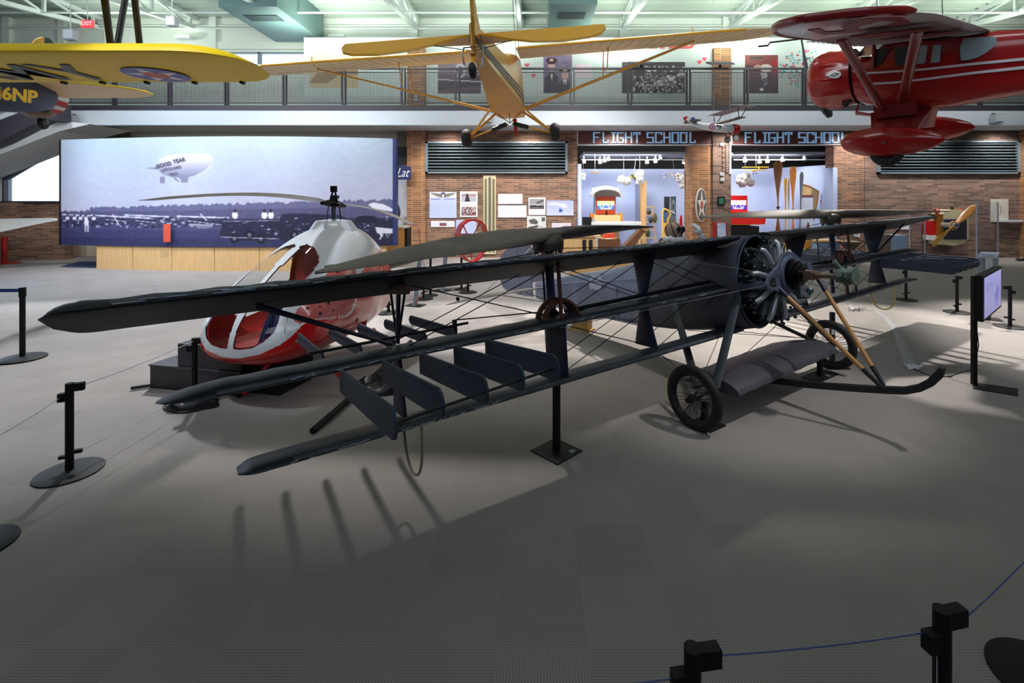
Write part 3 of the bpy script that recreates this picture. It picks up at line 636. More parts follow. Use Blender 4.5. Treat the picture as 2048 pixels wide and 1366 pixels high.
mb.loft(rings); mb.tube([A(.0,.83,1.52),A(-.05,.80,1.60),A(-.03,.80,1.63)],[.03,.03,.02],8)
mb.build('cloth_wrapped_fitting',mat('greenish_canvas',(84,98,92),.8,var=.3,scale=20),berl)
mb=MB(); mb.lathe([(.03,-.03),(.07,-.03),(.07,.0),(.03,0)],A(.12,.36,1.27),fw,16); mb.tube([A(.05,.33,1.22),A(.2,.36,1.18),A(.3,.34,1.24)],.035,8); mb.tube([A(-.1,.30,1.18),A(0,.33,1.12),A(.15,.34,1.14)],.03,8); mb.sph(A(.22,.38,1.24),.045,n=10,k=8); mb.build('carburettor_cluster',mat('dull_silver_casting',(120,130,142),.4,.6,var=.3,scale=12),berl)
mb=MB(); mb.strut(A(-.42,-.12,1.33),A(-.40,.24,1.36),.09,.03,(0,0,1)); mb.strut(A(.42,-.12,1.33),A(.42,.24,1.42),.09,.03,(0,0,1)); mb.build('engine_bearer_arm',M_frame,berl)
mb=MB(); rg=random.Random(4)
for k in range(26):
    c=A(rg.uniform(-.40,-.22),rg.uniform(-.05,.12),rg.uniform(1.0,1.75)); mb.sph(c,rg.uniform(.012,.03),n=8,k=5)
for k in range(14):
    c=A(rg.uniform(-.1,.35),rg.uniform(.0,.15),rg.uniform(.84,1.0)); mb.sph(c,rg.uniform(.012,.03),n=8,k=5)
tag(mb.build('rocker_gear',mat('dark_chrome_bits',(86,90,98),.25,.9,var=.6,scale=40),berl),kind='stuff')
# undercarriage --------------------------------------------------
def wheel(s):
    c=A(s*1.464,-.03,.315); ax=A(1,0,0); 
    tr=thing  # part of the aircraft
    r=MB(); r.torus(c,ax,.236,.016,48,6); whl=r.build('wheel',M_dark,berl)
    MB().torus(c,ax,.283,.052,48,12,flat=.9).build('tyre',M_rubber,whl)
    sp=MB()
    for k in range(36):
        t=2*math.pi*k/36; t2=t+(.35 if k%2 else -.35); off=.05 if (k//2)%2 else -.05
        p=c+A(off,.028*math.cos(t2),.028*math.sin(t2)); q=c+A(0,.235*math.cos(t),.235*math.sin(t)); sp.tube([p,q],.0028,4,cap=False)
    o=sp.build('spokes',M_dark,whl,smooth=False)
    h=MB(); h.lathe([(.015,-.11),(.03,-.105),(.03,-.07),(.045,-.06),(.04,-.03),(.028,0),(.04,.04),(.045,.06),(.03,.07),(.03,.11)],c,ax,18); h.build('wheel_hub',M_engine,whl)
for s in (-1,1): wheel(s)
MB().tube([A(-1.5,-.03,.315),A(1.5,-.03,.315)],.02,10).build('axle',M_dark,berl)
fa=[]
for i in range(15):
    a=-1.12+2.24*i/14; k=1 if 0<i<14 else .9; fa.append((a,.27-.02*(a+1.1),.82*k,.325+(.008 if i%2 else 0)))
wing_local(MB(),A,fa,thick=1.45).build('axle_fairing',mat('dark_mauve_fabric',(66,64,74),.5,var=.35,scale=3,bump=.3,bscale=5),berl,ang=50)
M_gear=mat('dark_blue_grey_strut',(40,50,58),.7,var=.3,scale=4)
for s in (-1,1):
    MB().strut(A(s*.42,-.13,1.22),A(s*1.28,.10,.40),.105,.045,A(0,1,0)).build('undercarriage_strut',M_gear,berl)
    MB().strut(A(s*.38,-1.15,1.1),A(s*1.28,-.12,.36),.09,.04,A(0,1,0)).build('undercarriage_strut',M_gear,berl)
    wire((s*.42,-.1,.80),(-s*1.25,.05,.42),r=.004); wire((s*.42,-.9,.70),(-s*1.25,-.1,.42),r=.004); wire((s*1.6,-.5,.80),(s*1.28,-.1,.42),r=.005)
    wire((s*.5,-.1,1.0),(s*1.25,.1,.42),r=.003)
# skid
sk=[(-.35,.125),(-.03,.165),(.30,.20),(.60,.245),(.90,.295),(1.15,.340),(1.32,.375),(1.44,.430),(1.53,.500),(1.60,.59),(1.635,.665)]
mb=MB(); rings=[]
for i,(b,c) in enumerate(sk):
    p=V(sk[max(0,i-1)]); q=V(sk[min(len(sk)-1,i+1)]); d=(q-p).normalized(); nn=V((-d.y,d.x)); h=.034 if i<10 else .02; wd=.032
    rings.append([A(-wd,b+nn.x*h,c+nn.y*h),A(wd,b+nn.x*h,c+nn.y*h),A(wd,b-nn.x*h,c-nn.y*h),A(-wd,b-nn.x*h,c-nn.y*h)])
mb.loft(rings); o=mb.build('nose_skid',mat('black_wood',(34,34,38),.5,var=.3),berl); bv=o.modifiers.new('b','BEVEL'); bv.width=.008; bv.segments=2
for a0,b0,c0,a1 in ((-.24,.22,1.36,-.03),(.30,.44,1.38,.03)):
    p=A(a0,b0,c0); q=A(a1,1.13,.37); d=q-p
    MB().tube([p,p+d*.14],.026,12).build('skid_strut_socket',mat('plum_metal',(60,54,72),.4,.5),berl)
    MB().tube([p+d*.14,p+d*.5,p+d*.84],.0235,12).build('skid_strut',M_pole,berl)
    MB().tube([p+d*.84,q],[.026,.02],12).build('skid_strut_socket',M_dark,berl)
# mannequin in the cockpit ---------------------------------------
pil=thing('pilot_mannequin','mannequin pilot in brown leather helmet and maroon coat raising a white glove in the cockpit','mannequin',M=BM@Matrix.Translation(A(0,-1.30,1.60)))
def Q(a,b,c): return V((b,a,c))
hd=Q(0,-.04,.37)
MB().sph(hd,(.115,.09,.125),n=24,k=16,M=Matrix.Rotation(R(-18),4,'Y')).build('head',mat('mannequin_skin',(196,160,138),.6),pil)
MB().sph(hd+V((-.012,0,.012)),(.128,.108,.135),n=28,k=18,M=Matrix.Rotation(R(-18),4,'Y')).build('leather_helmet',mat('brown_leather',(160,134,118),.55,var=.25,scale=14,bump=.3,bscale=30),pil)
mb=MB()
for t,rx in ((0,.137),(60,.131),(120,.131)): mb.torus(hd+V((-.012,0,.012)),V((math.sin(R(t))*.8,math.cos(R(t)),.25)),.128,.007,28,6)
mb.build('helmet_seams',mat('dark_seams',(44,32,32),.5),pil)
mb=MB(); 
for q in (-1,1): mb.torus(hd+V((.115,q*.045,.03)),(1,0,.1),.035,.01,18,6); mb.sph(hd+V((.11,q*.045,.03)),(.012,.032,.032),n=12,k=8)
mb.sph(hd+V((.112,0,-.01)),(.03,.018,.03),n=10,k=8); mb.sph(hd+V((.10,0,-.055)),(.02,.03,.01),n=10,k=6)
mb.build('goggles_and_face',mat('dark_goggles',(30,28,34),.2),pil)
rg=random.Random(2); mb=MB()
for k in range(40):
    t=2*math.pi*k/40; mb.sph(Q(.125*math.cos(t),-.06+.12*math.sin(t),.25+rg.uniform(-.02,.03)),rg.uniform(.03,.045),n=8,k=6)
mb.build('white_fur_collar',mat('white_fur',(222,222,226),.9,bump=.6,bscale=40),pil)
mb=MB(); mb.loft([[Q(rx*math.cos(2*math.pi*j/20),-.08+ry*math.sin(2*math.pi*j/20),z) for j in range(20)] for rx,ry,z in ((.20,.13,-.25),(.23,.15,-.05),(.24,.15,.10),(.20,.13,.19),(.10,.09,.24))])
mb.build('maroon_coat',mat('maroon_cloth',(98,40,44),.7,bump=.3,bscale=20),pil)
mb=MB(); mb.tube([Q(-.2,-.30,.10),Q(-.23,-.15,.12),Q(-.20,.0,.06)],[.05,.06,.05],10); mb.tube([Q(.20,-.05,.14),Q(.24,.12,.17),Q(.20,.24,.24)],[.07,.055,.04],12); mb.build('coat_sleeve',mat('maroon_cloth',(98,40,44)),pil)
M_glove=mat('white_leather_glove',(216,220,222),.6)
g=MB(); hp=Q(.14,.27,.36); g.tube([Q(.20,.26,.20),Q(.19,.28,.27),Q(.16,.28,.31)],[.05,.045,.036],12)
g.sph(hp,(.035,.045,.05),n=14,k=10,M=Matrix.Rotation(R(25),4,'X')); g.build('gauntlet_glove',M_glove,pil)
for k,(dy,L) in enumerate(((-.034,.075),(-.012,.085),(.012,.08),(.034,.065))):
    base=hp+V((-.01,dy,.035)); MB().tube([base,base+V((-.025,dy*.25,L*.5)),base+V((-.065,dy*.3,L*.85)),base+V((-.09,dy*.3,L*.95))],[.013,.0125,.011,.007],8).build('glove_finger',M_glove,pil)
MB().tube([hp+V((0,-.035,-.01)),hp+V((-.03,-.06,.01)),hp+V((-.06,-.065,.035))],[.014,.013,.008],8).build('glove_thumb',M_glove,pil)
# supports -------------------------------------------------------
def stand(name,lab,loc,h,base,r=.028,sq=True,rz=0,mt=M_black,group=None):
    t=thing(name,lab,'stand',loc,rz,group)
    if sq: MB().bx(-base,base,-base,base,0,.012).build('base_plate',mt,t,smooth=False)
    else: MB().lathe([(base,0),(base,.012),(base*.9,.02),(.03,.025)],(0,0,0),(0,0,1),32).build('base_plate',mt,t)
    MB().bx(-r,r,-r,r,.012,h).build('post',mt,t,smooth=False); return t
t=stand('wing_support_stand','black post on a diamond-turned square plate under the near lower wing',FL(1113,903),.70,.17,.026,rz=R(45))
MB().bx(.06,.12,-.14,-.09,.0125,.014).build('label',mat('small_label',(120,124,130),.5),t,smooth=False)
t=stand('wing_support_stand','black post with a paper tag holding the far lower wing behind the far wheel',V((4.22,6.9,0)),.76,.16,.026); MB().bx(-.03,.03,-.032,-.028,.45,.58).build('paper_tag',M_white,t,smooth=False)
t=thing('tail_support_block','yellowish wooden block under the helicopter fuselage tail','support',(.85,8.82,0),R(-30)); MB().bx(-.16,.16,-.1,.1,0,.38).build('block',mat('yellow_pine',(190,150,84),.6,var=.2),t,smooth=False); MB().bx(-.2,.2,-.13,.13,0,.03).build('foot',mat('yellow_pine',(190,150,84)),t,smooth=False)
t=thing('axle_stand','small black steel stand under the axle beside the far wheel','stand',FL(1640,752),R(35)); MB().bx(-.28,.28,-.12,.12,0,.008).build('base_plate',M_black,t,smooth=False); MB().bx(-.025,.025,-.03,.03,.008,.30).build('post',M_black,t,smooth=False); MB().bx(.05,.1,-.1,-.04,.0085,.01).build('label',mat('small_label',(120,124,130)),t,smooth=False)
p=BM@A(-1.40,-.03,0); t=thing('axle_stand','black steel stand and floor plate beside the near wheel','stand',(p.x,p.y,0),R(35)); MB().bx(-.02,.25,-.14,.14,0,.008).build('base_plate',M_black,t,smooth=False); MB().bx(.055,.10,-.03,.03,.008,.24).build('post',M_black,t,smooth=False)
# ================================================================ helpers working in an aircraft frame
CAM=V((0,0,H))
def unproj(Mi,px,py,axis,val):    # pixel -> local point on the plane local[axis]=val
    o=Mi@CAM; d=(Mi.to_3x3())@V(((px-CX)/F,1,(CY-py)/F)); t=(val-o[axis])/d[axis]; return o+d*t
def proj(p): return (CX+F*p.x/p.y, CY-F*(p.z-H)/p.y)
def frame(loc,fwd,left,up=None):
    f=V(fwd).normalized(); l=V(left); l=(l-f*l.dot(f)).normalized(); u=f.cross(l)
    return Matrix(((f.x,l.x,u.x,loc[0]),(f.y,l.y,u.y,loc[1]),(f.z,l.z,u.z,loc[2]),(0,0,0,1)))
def inpoly(x,y,P):
    r=False; n=len(P)
    for i in range(n):
        x0,y0=P[i]; x1,y1=P[(i+1)%n]
        if (y0>y)!=(y1>y) and x<(x1-x0)*(y-y0)/(y1-y0)+x0: r=not r
    return r
def interp(tab,x):
    if x<=tab[0][0]: return tab[0][1:]
    for a,b in zip(tab,tab[1:]):
        if x<=b[0]:
            t=(x-a[0])/(b[0]-a[0]); return tuple(p+(q-p)*t for p,q in zip(a[1:],b[1:]))
    return tab[-1][1:]
def catmull(tab,n):
    out=[]
    for i in range(len(tab)-1):
        p0=tab[max(0,i-1)]; p1=tab[i]; p2=tab[i+1]; p3=tab[min(len(tab)-1,i+2)]
        for k in range(n):
            t=k/n; out.append(tuple(.5*((2*b)+(-a+c)*t+(2*a-5*b+4*c-d)*t*t+(-a+3*b-3*c+d)*t**3) for a,b,c,d in zip(p0,p1,p2,p3)))
    out.append(tab[-1]); return out
# ================================================================ RED AND WHITE CABIN HELICOPTER
HM=frame((-2.94,7.1,0),(-.23,-.973,0),(.973,-.23,0)); HMi=HM.inverted()
heli=thing('cabin_helicopter','small red and white cabin helicopter with clear bubble nose windows and drooping white blades','helicopter',M=HM)
M_wht=mat('gloss_white_paint',(226,230,236),.22,coat=.6); M_hred=mat('gloss_red_paint',(205,20,16),.2,coat=.6); M_inred=mat('red_cabin_lining',(176,52,44),.45)
tab=[(-1.36,1.0,.86,.05),(-1.33,1.12,.76,.15),(-1.2,1.34,.62,.28),(-.95,1.62,.49,.38),(-.6,1.86,.41,.47),(-.3,1.96,.39,.58),(0,2.0,.38,.66),(.35,1.93,.38,.71),(.7,1.77,.39,.745),(1.05,1.57,.40,.76),(1.35,1.36,.43,.74),(1.55,1.18,.46,.66),(1.68,1.02,.50,.54),(1.76,.88,.55,.38),(1.795,.76,.60,.18),(1.80,.70,.64,.05)]
st=catmull(tab,24); NR=224
WIN=[(464,694),(467,672),(471,650),(478,633),(490,612),(505,592),(523,571),(560,533),(602,492),(614,488),(629,496),(638,512),(638,524),(626,541),(607,562),(588,585),(570,608),(561,624),(556,647),(547,667),(526,685),(504,697),(480,700),(468,699)]
PINK=[(640,562),(661,541),(680,529),(696,524),(706,526),(712,536),(712,565),(711,600),(702,623),(690,632),(632,638),(600,647),(588,643),(591,624),(608,600)]
REDP=[(300,690),(395,699),(420,708),(450,716),(480,717),(520,709),(560,690),(583,673),(607,648),(632,640),(692,634),(704,626),(714,600),(715,556),(749,509),(800,470),(900,800),(300,900)]
rings=[]
for (x,zt_,zb_,hw) in st:
    cz=zb_+(zt_-zb_)*.40; r=[]
    for j in range(NR):
        t=2*math.pi*j/NR; c=math.cos(t); s_=math.sin(t); ex=2.25
        yy=hw*math.copysign(abs(c)**(2/ex),c); zz=cz+(zt_-cz if s_>0 else cz-zb_)*math.copysign(abs(s_)**(2/ex),s_); r.append(V((x,yy,zz)))
    rings.append(r)
shell=MB(); lining=MB(); wg=[MB(),MB()]; pk=[MB(),MB()]; idx={}
def addv(mb,key,p):
    d=mb.__dict__.setdefault('_k',{})
    if key not in d: d[key]=len(mb.v); mb.v.append(tuple(p))
    return d[key]
for i in range(len(rings)-1):
    for j in range(NR):
        ks=[(i,j),(i,(j+1)%NR),(i+1,(j+1)%NR),(i+1,j)]; ps=[rings[a][b] for a,b in ks]; c=(ps[0]+ps[1]+ps[2]+ps[3])/4
        q=proj(HM@V((c.x,abs(c.y),c.z))); cls='w'
        if c.x>-1.3 and inpoly(q[0],q[1],WIN) and abs(c.y)>.036: cls='g'
        elif c.y<-.25 and (abs(c.x-.60)/.50)**3+(abs(c.z-1.24-.16*(.6-c.x))/.42)**3<1: continue
        elif inpoly(q[0],q[1],PINK) and abs(c.y)>.2: cls='p'
        elif inpoly(q[0],q[1],REDP) or c.z<.55: cls='r'
        if c.x<-.55 and c.z<1.50 and cls=='w': cls='r'
        side=0 if c.y>0 else 1
        tgt={'w':shell,'r':shell,'g':wg[side],'p':pk[side]}[cls]
        tgt.f.append([addv(tgt,k,p) for k,p in zip(ks,ps)]); tgt.m.append(1 if cls=='r' else 0)
        if cls in 'wr' and c.x<1.8:
            sc=lambda p:V((p.x*.985 if p.x>0 else p.x,p.y*.965,1.15+(p.z-1.15)*.965)); lining.f.append([addv(lining,k,sc(p)) for k,p in zip(ks,ps)][::-1]); lining.m.append(0)
lastring=[addv(shell,(len(rings)-1,j),rings[-1][j]) for j in range(NR)]; shell.f.append(lastring); shell.m.append(0)
shell.build('fuselage_shell',[M_wht,M_hred],heli,ang=60,fix=False)
lining.build('cabin_lining',M_inred,heli,ang=60,fix=False)
M_canopy=glass('canopy_plexiglass',(246,248,250),.10)
for k in (0,1): wg[k].build('front_window',M_canopy,heli,ang=60,fix=False)
for k in (0,1): pk[k].build('side_window',mat('rosy_plexiglass',(206,112,112),.15,coat=.8,col2=(196,60,56),scale=1.2),heli,ang=60,fix=False)
mb=MB(); mb.lathe([(.36,1.86),(.33,1.93),(.27,2.02),(.24,2.055),(.08,2.075),(.0,2.08)],(0,0,0),(0,0,1),10); mb.build('rotor_fairing',M_wht,heli,ang=20)
# rear bulkhead, floor, seat, console
MB().prism([(-.58,.5),(.55,.5),(.62,.9),(.56,1.5),(.36,1.80),(-.36,1.80),(-.56,1.5),(-.62,.9)],lambda y,z,dd:V((.06+dd,y,z)),-.02,.02).build('cabin_bulkhead',M_inred,heli,smooth=False)
mb=MB(); mb.loft([[V((x,hw*c,.60)) for c in (-.8,.8)]+[V((x,hw*c,.63)) for c in (.8,-.8)] for x,hw in ((-.4,.5),(.8,.7),(1.3,.66),(1.55,.48))]); mb.build('cabin_floor',M_inred,heli,smooth=False)
mb=MB(); mb.bx(.08,.5,-.45,.45,.63,.82); mb.build('bench_seat',mat('red_seat',(170,30,26),.5),heli,smooth=False)
mb=MB(); mb.prism([(1.05,.60),(1.45,.64),(1.16,1.22),(.98,1.33),(.88,1.24)],lambda u,v,dd:V((u,dd,v)),.02,.26); mb.build('instrument_console',mat('dark_blue_console',(38,42,74),.3,coat=.4),heli,smooth=False)
MB().bx(-.9,-.45,-.25,.25,.7,1.35).build('engine_box',mat('pink_panel',(196,120,120),.5),heli,smooth=False)
mb=MB(); rg=random.Random(5)
for k in range(7): pass
for (x,z) in ((-.55,1.05),(-.75,.98),(-.6,.85),(-.8,1.12)): mb.cyl((x,.252,z),(x,.262,z),.03,14)
mb.build('panel_holes',mat('dark_holes',(30,16,16),.7),heli)
# mast and head
mb=MB(); mb.cyl((0,0,1.95),(0,0,2.34),.035,16); mb.build('mast',mat('chrome_mast',(160,180,190),.2,.9),heli)
mb=MB(); 
for q in (-1,1): mb.tube([(.09,q*.06,2.05),(.05,q*.05,2.27)],.008,6); mb.tube([(-.09,q*.06,2.05),(-.05,q*.05,2.27)],.008,6)
mb.lathe([(.02,2.25),(.09,2.26),(.09,2.30),(.05,2.32),(.06,2.36),(.05,2.42),(.02,2.43)],(0,0,0),(0,0,1),16)
MHi=HMi; 
def WL(p): return HMi@V(p)
tipR=WL((-2.41,9.95,1.80)); tipL=WL((-3.47,4.25,2.345)); hubp=WL((-2.94,7.1,2.31))
dR=(tipR-hubp).normalized(); dL=(tipL-hubp).normalized()
mb.tube([hubp+dL*.28,hubp+dL*.05,hubp+dR*.05,hubp+dR*.28],[.03,.055,.055,.03],10)
for q in (-.05,.05): mb.tube([hubp+V((0,q,0)),hubp+V((0,q*.7,.12)),hubp+V((0,q*.15,.20))],.014,6)
mb.bx(-.02,.02,-.045,.045,2.47,2.56); mb.bx(-.06,-.02,-.05,.05,2.38,2.42)
mb.build('rotor_head',mat('black_rotor_head',(26,26,30),.35,.6),heli)
def hblade(tip,dl,mid):
    rings=[]; N=24; perp=V((0,0,1)).cross(tip-hubp).normalized(); L=(tip-hubp)
    for i in range(N+1):
        t=.08+.92*i/N; p=hubp+L*t+V((0,0,mid*math.sin(math.pi*t))); ch=.21 if t>.16 else .07+.14*(t-.08)/.08
        if t>.93: ch=.21*max(.04,(1-(t-.93)/.072))
        th=.022 if t<.93 else .02*(1-(t-.93)/.08)
        pit=R(9); x=perp*math.cos(pit)+V((0,0,1))*math.sin(pit); y=V((0,0,1))
        rings.append([p+x*ch*.5*math.cos(2*math.pi*j/12)+y*th*.5*math.sin(2*math.pi*j/12) for j in range(12)])
    return rings
MB().loft(hblade(tipL,0,.09)).build('rotor_blade',mat('pale_grey_blade',(230,228,224),.45),heli,ang=50)
rr=hblade(tipR,0,.10); MB().loft(rr[:22]).build('rotor_blade',mat('pale_grey_blade',(230,228,224),.45),heli,ang=50); MB().loft([[p*1.0+V((0,0,.001)) for p in r] for r in rr[21:]]).build('blade_tip',M_red,heli)
# tail boom, skids
a=WL((-2.62,8.3,1.22)); b=WL((-2.27,9.7,1.22))
MB().tube([a,a+(b-a)*.5,b],[.085,.07,.055],16).build('tail_boom',mat('olive_grey_boom',(84,84,72),.5,.2),heli)
MB().tube([b,b+(b-a).normalized()*.03],.06,16).build('boom_end_cap',M_red,heli)
for q in (1,-1):
    off=V((-1.30*(q<0),0,0)); pts=[WL((-2.23+off.x,4.87+.9*(q<0),.035)),WL((-2.19+off.x,5.15+.9*(q<0),.05)),WL((-2.17+off.x,5.25+.9*(q<0),.055)),WL((-2.10+off.x,6.4,.055)),WL((-2.02+off.x,7.9,.055))]
    MB().tube(pts,.033,12).build('skid',M_black,heli)
    for yy in (5.75,7.3): 
        x0=-2.14+off.x; MB().tube([WL((x0,yy,.06)),WL((x0-.10*q,yy,.20)),WL((x0-.3*q,yy,.42))],.03,10).build('skid_leg',M_hred,heli)

for (x,y,z,l) in ((1.02,.715,1.0,0),(.15,.71,1.42,0),(-.9,.545,1.45,1)):
    pass
for px,py,ang_ in ((601,679,.0),(657,530,.0)):
    # plated hinges sitting on the shell
    best=min(((abs(proj(HM@p)[0]-px)+abs(proj(HM@p)[1]-py),i,j) for i,r in enumerate(rings) for j,p in enumerate(r) if p.y>.1),key=lambda t:t[0]); p=rings[best[1]][best[2]]
    MB().box((p.x,p.y+.012,p.z),(.16,.02,.025)).build('door_hinge',M_steel,heli,smooth=False)
hol=MB()
for px,py,r_ in ((658,606,.02),(641,613,.012),(615,617,.016),(639,627,.022),(666,622,.012),(714,638,.03),(672,544,.012)):
    best=min(((abs(proj(HM@p)[0]-px)+abs(proj(HM@p)[1]-py),i,j) for i,r in enumerate(rings[::2]) for j,p in enumerate(r) if p.y>.1),key=lambda t:t[0]); p=rings[::2][best[1]][best[2]]; hol.cyl(p-V((0,.01,0)),p+V((0,.006,0)),r_,10)
hol.build('panel_hole_discs',mat('dark_holes',(30,16,16)),heli)  # dark discs laid on the shell for the shade inside holes
# seam
mb=MB(); 
def seam(pxs):
    pts=[]
    for px,py in pxs:
        best=min(((abs(proj(HM@p)[0]-px)+abs(proj(HM@p)[1]-py),i,j) for i,r in enumerate(rings[::3]) for j,p in enumerate(r) if p.y>0 and p.x<1.8),key=lambda t:t[0]); p=rings[::3][best[1]][best[2]]; pts.append(p)
    mb.tube(pts,.004,5)
seam([(633,531),(615,558),(585,600),(574,635),(568,662),(564,690),(566,718)]); mb.build('door_seam',mat('seam_dark_red',(90,30,30),.6),heli)
ribb=MB(); p0=WL((-1.98,8.6,2.0)); ribb.tube([WL((-2.17,9.05,1.83)),WL((-2.12,9.0,1.4)),WL((-2.05,9.1,1.05)),WL((-2.1,9.3,.7)),WL((-2.3,9.3,.35))],.006,5); ribb.build('tie_down_ribbon',M_red,heli)
# things round the helicopter
t=thing('step_platform','dark two-step boarding stairs beside the helicopter nose','stairs',(-4.15,6.25,0),R(-12))
M_step=mat('dark_plum_laminate',(40,34,44),.35)
MB().bx(-.62,.72,-.30,.30,0,.30).build('lower_step',M_step,t,smooth=False); MB().bx(-.20,.72,-.30,.30,.30,.58).build('upper_step',M_step,t,smooth=False); MB().bx(-.20,.72,-.32,-.30,.28,.30).bx(-.62,-.20,-.32,-.30,.28,.30).build('step_edge',mat('step_edge',(70,66,78),.4),t,smooth=False)
t=thing('helicopter_plinth','low black box under the helicopter nose','plinth',(-3.12,5.95,0),R(-13)); MB().bx(-.42,.08,-.10,.5,0,.36).build('box',mat('matt_black_box',(14,14,16),.8),t,smooth=False)
def blob(c,r,seed,name,lab):
    rg=random.Random(seed); mb=MB(); n=28; k=10; rings=[]
    ph=[rg.uniform(0,6.28) for _ in range(6)]
    for i in range(k+1):
        u=i/k; rr_=math.cos(u*math.pi/2)**.5 if i<k else .02; ring=[]
        for j in range(n):
            t=2*math.pi*j/n; q=1+.10*math.sin(3*t+ph[0])+.06*math.sin(5*t+ph[1]); zz=r[2]*math.sin(u*math.pi/2)*(1+.25*math.sin(4*t+ph[2]+u*3)+.15*math.sin(7*t+ph[3]))
            ring.append(V((r[0]*q*rr_*math.cos(t),r[1]*q*rr_*math.sin(t),max(0,zz))))
        rings.append(ring)
    o=mb.loft(rings).build(name,M_cloth,None,ang=25); o.location=c; return tag(o,lab,'cover')
blob((-3.93,5.55,0),(.30,.17,.12),3,'folded_cover','folded black vinyl cover lying in front of the dark steps')
blob((-1.93,6.05,0),(.30,.24,.14),6,'crumpled_cover','crumpled black vinyl cover lying under the vanes by the helicopter skid')
mb=MB(); a=FL(262,781); mb.tube([V((a.x,a.y,.03)),V((a.x+.5,a.y+.28,.03))],.022,8); tag(mb.build('dark_tube',M_dark),'short dark tube poking out from the folded vinyl cover','tube')
# ================================================================ YELLOW TAIL-FIRST AEROPLANE (centre)
KM=frame((-.51,10.2,3.72),(.03,1,0),(-1,.03,-.066)); KMi=KM.inverted()
cub=thing('yellow_cabin_aeroplane','yellow high-wing aeroplane hanging tail first with three black stripes on its side','aircraft',M=KM)
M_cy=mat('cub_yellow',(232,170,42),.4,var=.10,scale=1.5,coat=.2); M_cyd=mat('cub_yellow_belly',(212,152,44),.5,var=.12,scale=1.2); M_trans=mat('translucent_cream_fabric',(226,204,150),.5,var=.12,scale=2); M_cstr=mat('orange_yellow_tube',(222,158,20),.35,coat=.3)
# fuselage by stations x: (hw, bottom, top, topnarrow)
fs=[(-4.95,.025,.30,.55,.02),(-4.3,.07,.33,.70,.05),(-3.4,.13,.37,.86,.08),(-2.4,.21,.41,1.03,.12),(-1.5,.28,.44,1.22,.15),(-1.1,.30,.45,1.38,.2),(-.6,.31,.46,1.50,.26),(.1,.31,.48,1.62,.30),(.35,.31,.49,1.60,.30),(.7,.30,.52,1.20,.28),(1.3,.26,.58,1.12,.22),(1.55,.14,.68,1.02,.12)]
mb=MB(); rr=[]
for x,hw,zb_,zt_,tw in fs:
    zs=zb_+(zt_-zb_)*.62 if x<-1.0 else zb_+(zt_-zb_)*.72
    rr.append([V((x,y,z)) for y,z in ((-hw,zb_),(hw,zb_),(hw*1.02,zb_+(zs-zb_)*.5),(hw,zs),(tw,zt_-.02),(tw*.5,zt_),(-tw*.5,zt_),(-tw,zt_-.02),(-hw,zs),(-hw*1.02,zb_+(zs-zb_)*.5))])
mb.loft(rr); mb.build('fuselage',M_cy,cub,ang=25)
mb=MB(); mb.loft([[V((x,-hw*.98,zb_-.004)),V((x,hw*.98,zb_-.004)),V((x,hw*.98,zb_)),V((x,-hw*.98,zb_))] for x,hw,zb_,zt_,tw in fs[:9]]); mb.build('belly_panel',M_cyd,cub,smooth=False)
# three stripes on each side
for s in (-1,1):
    for k in range(3):
        mb=MB(); pts=[]
        for x,hw,zb_,zt_,tw in fs[:8]:
            zs=zb_+(zt_-zb_)*.62 if x<-1.0 else zb_+(zt_-zb_)*.72; f0=.42-.15*k; z=zb_+(zs-zb_)*(f0+.45*(1-(x+4.95)/5.0)*.55)+.0
            pts.append((x,s*(hw*1.02+.006),z))
        o=[]; 
        mb.loft([[V((x,y,z-.016)),V((x,y,z+.016)),V((x,y-s*.012,z+.016)),V((x,y-s*.012,z-.016))] for x,y,z in pts]); mb.build('side_stripe',mat('black_stripe',(46,44,44),.4),cub,smooth=False)
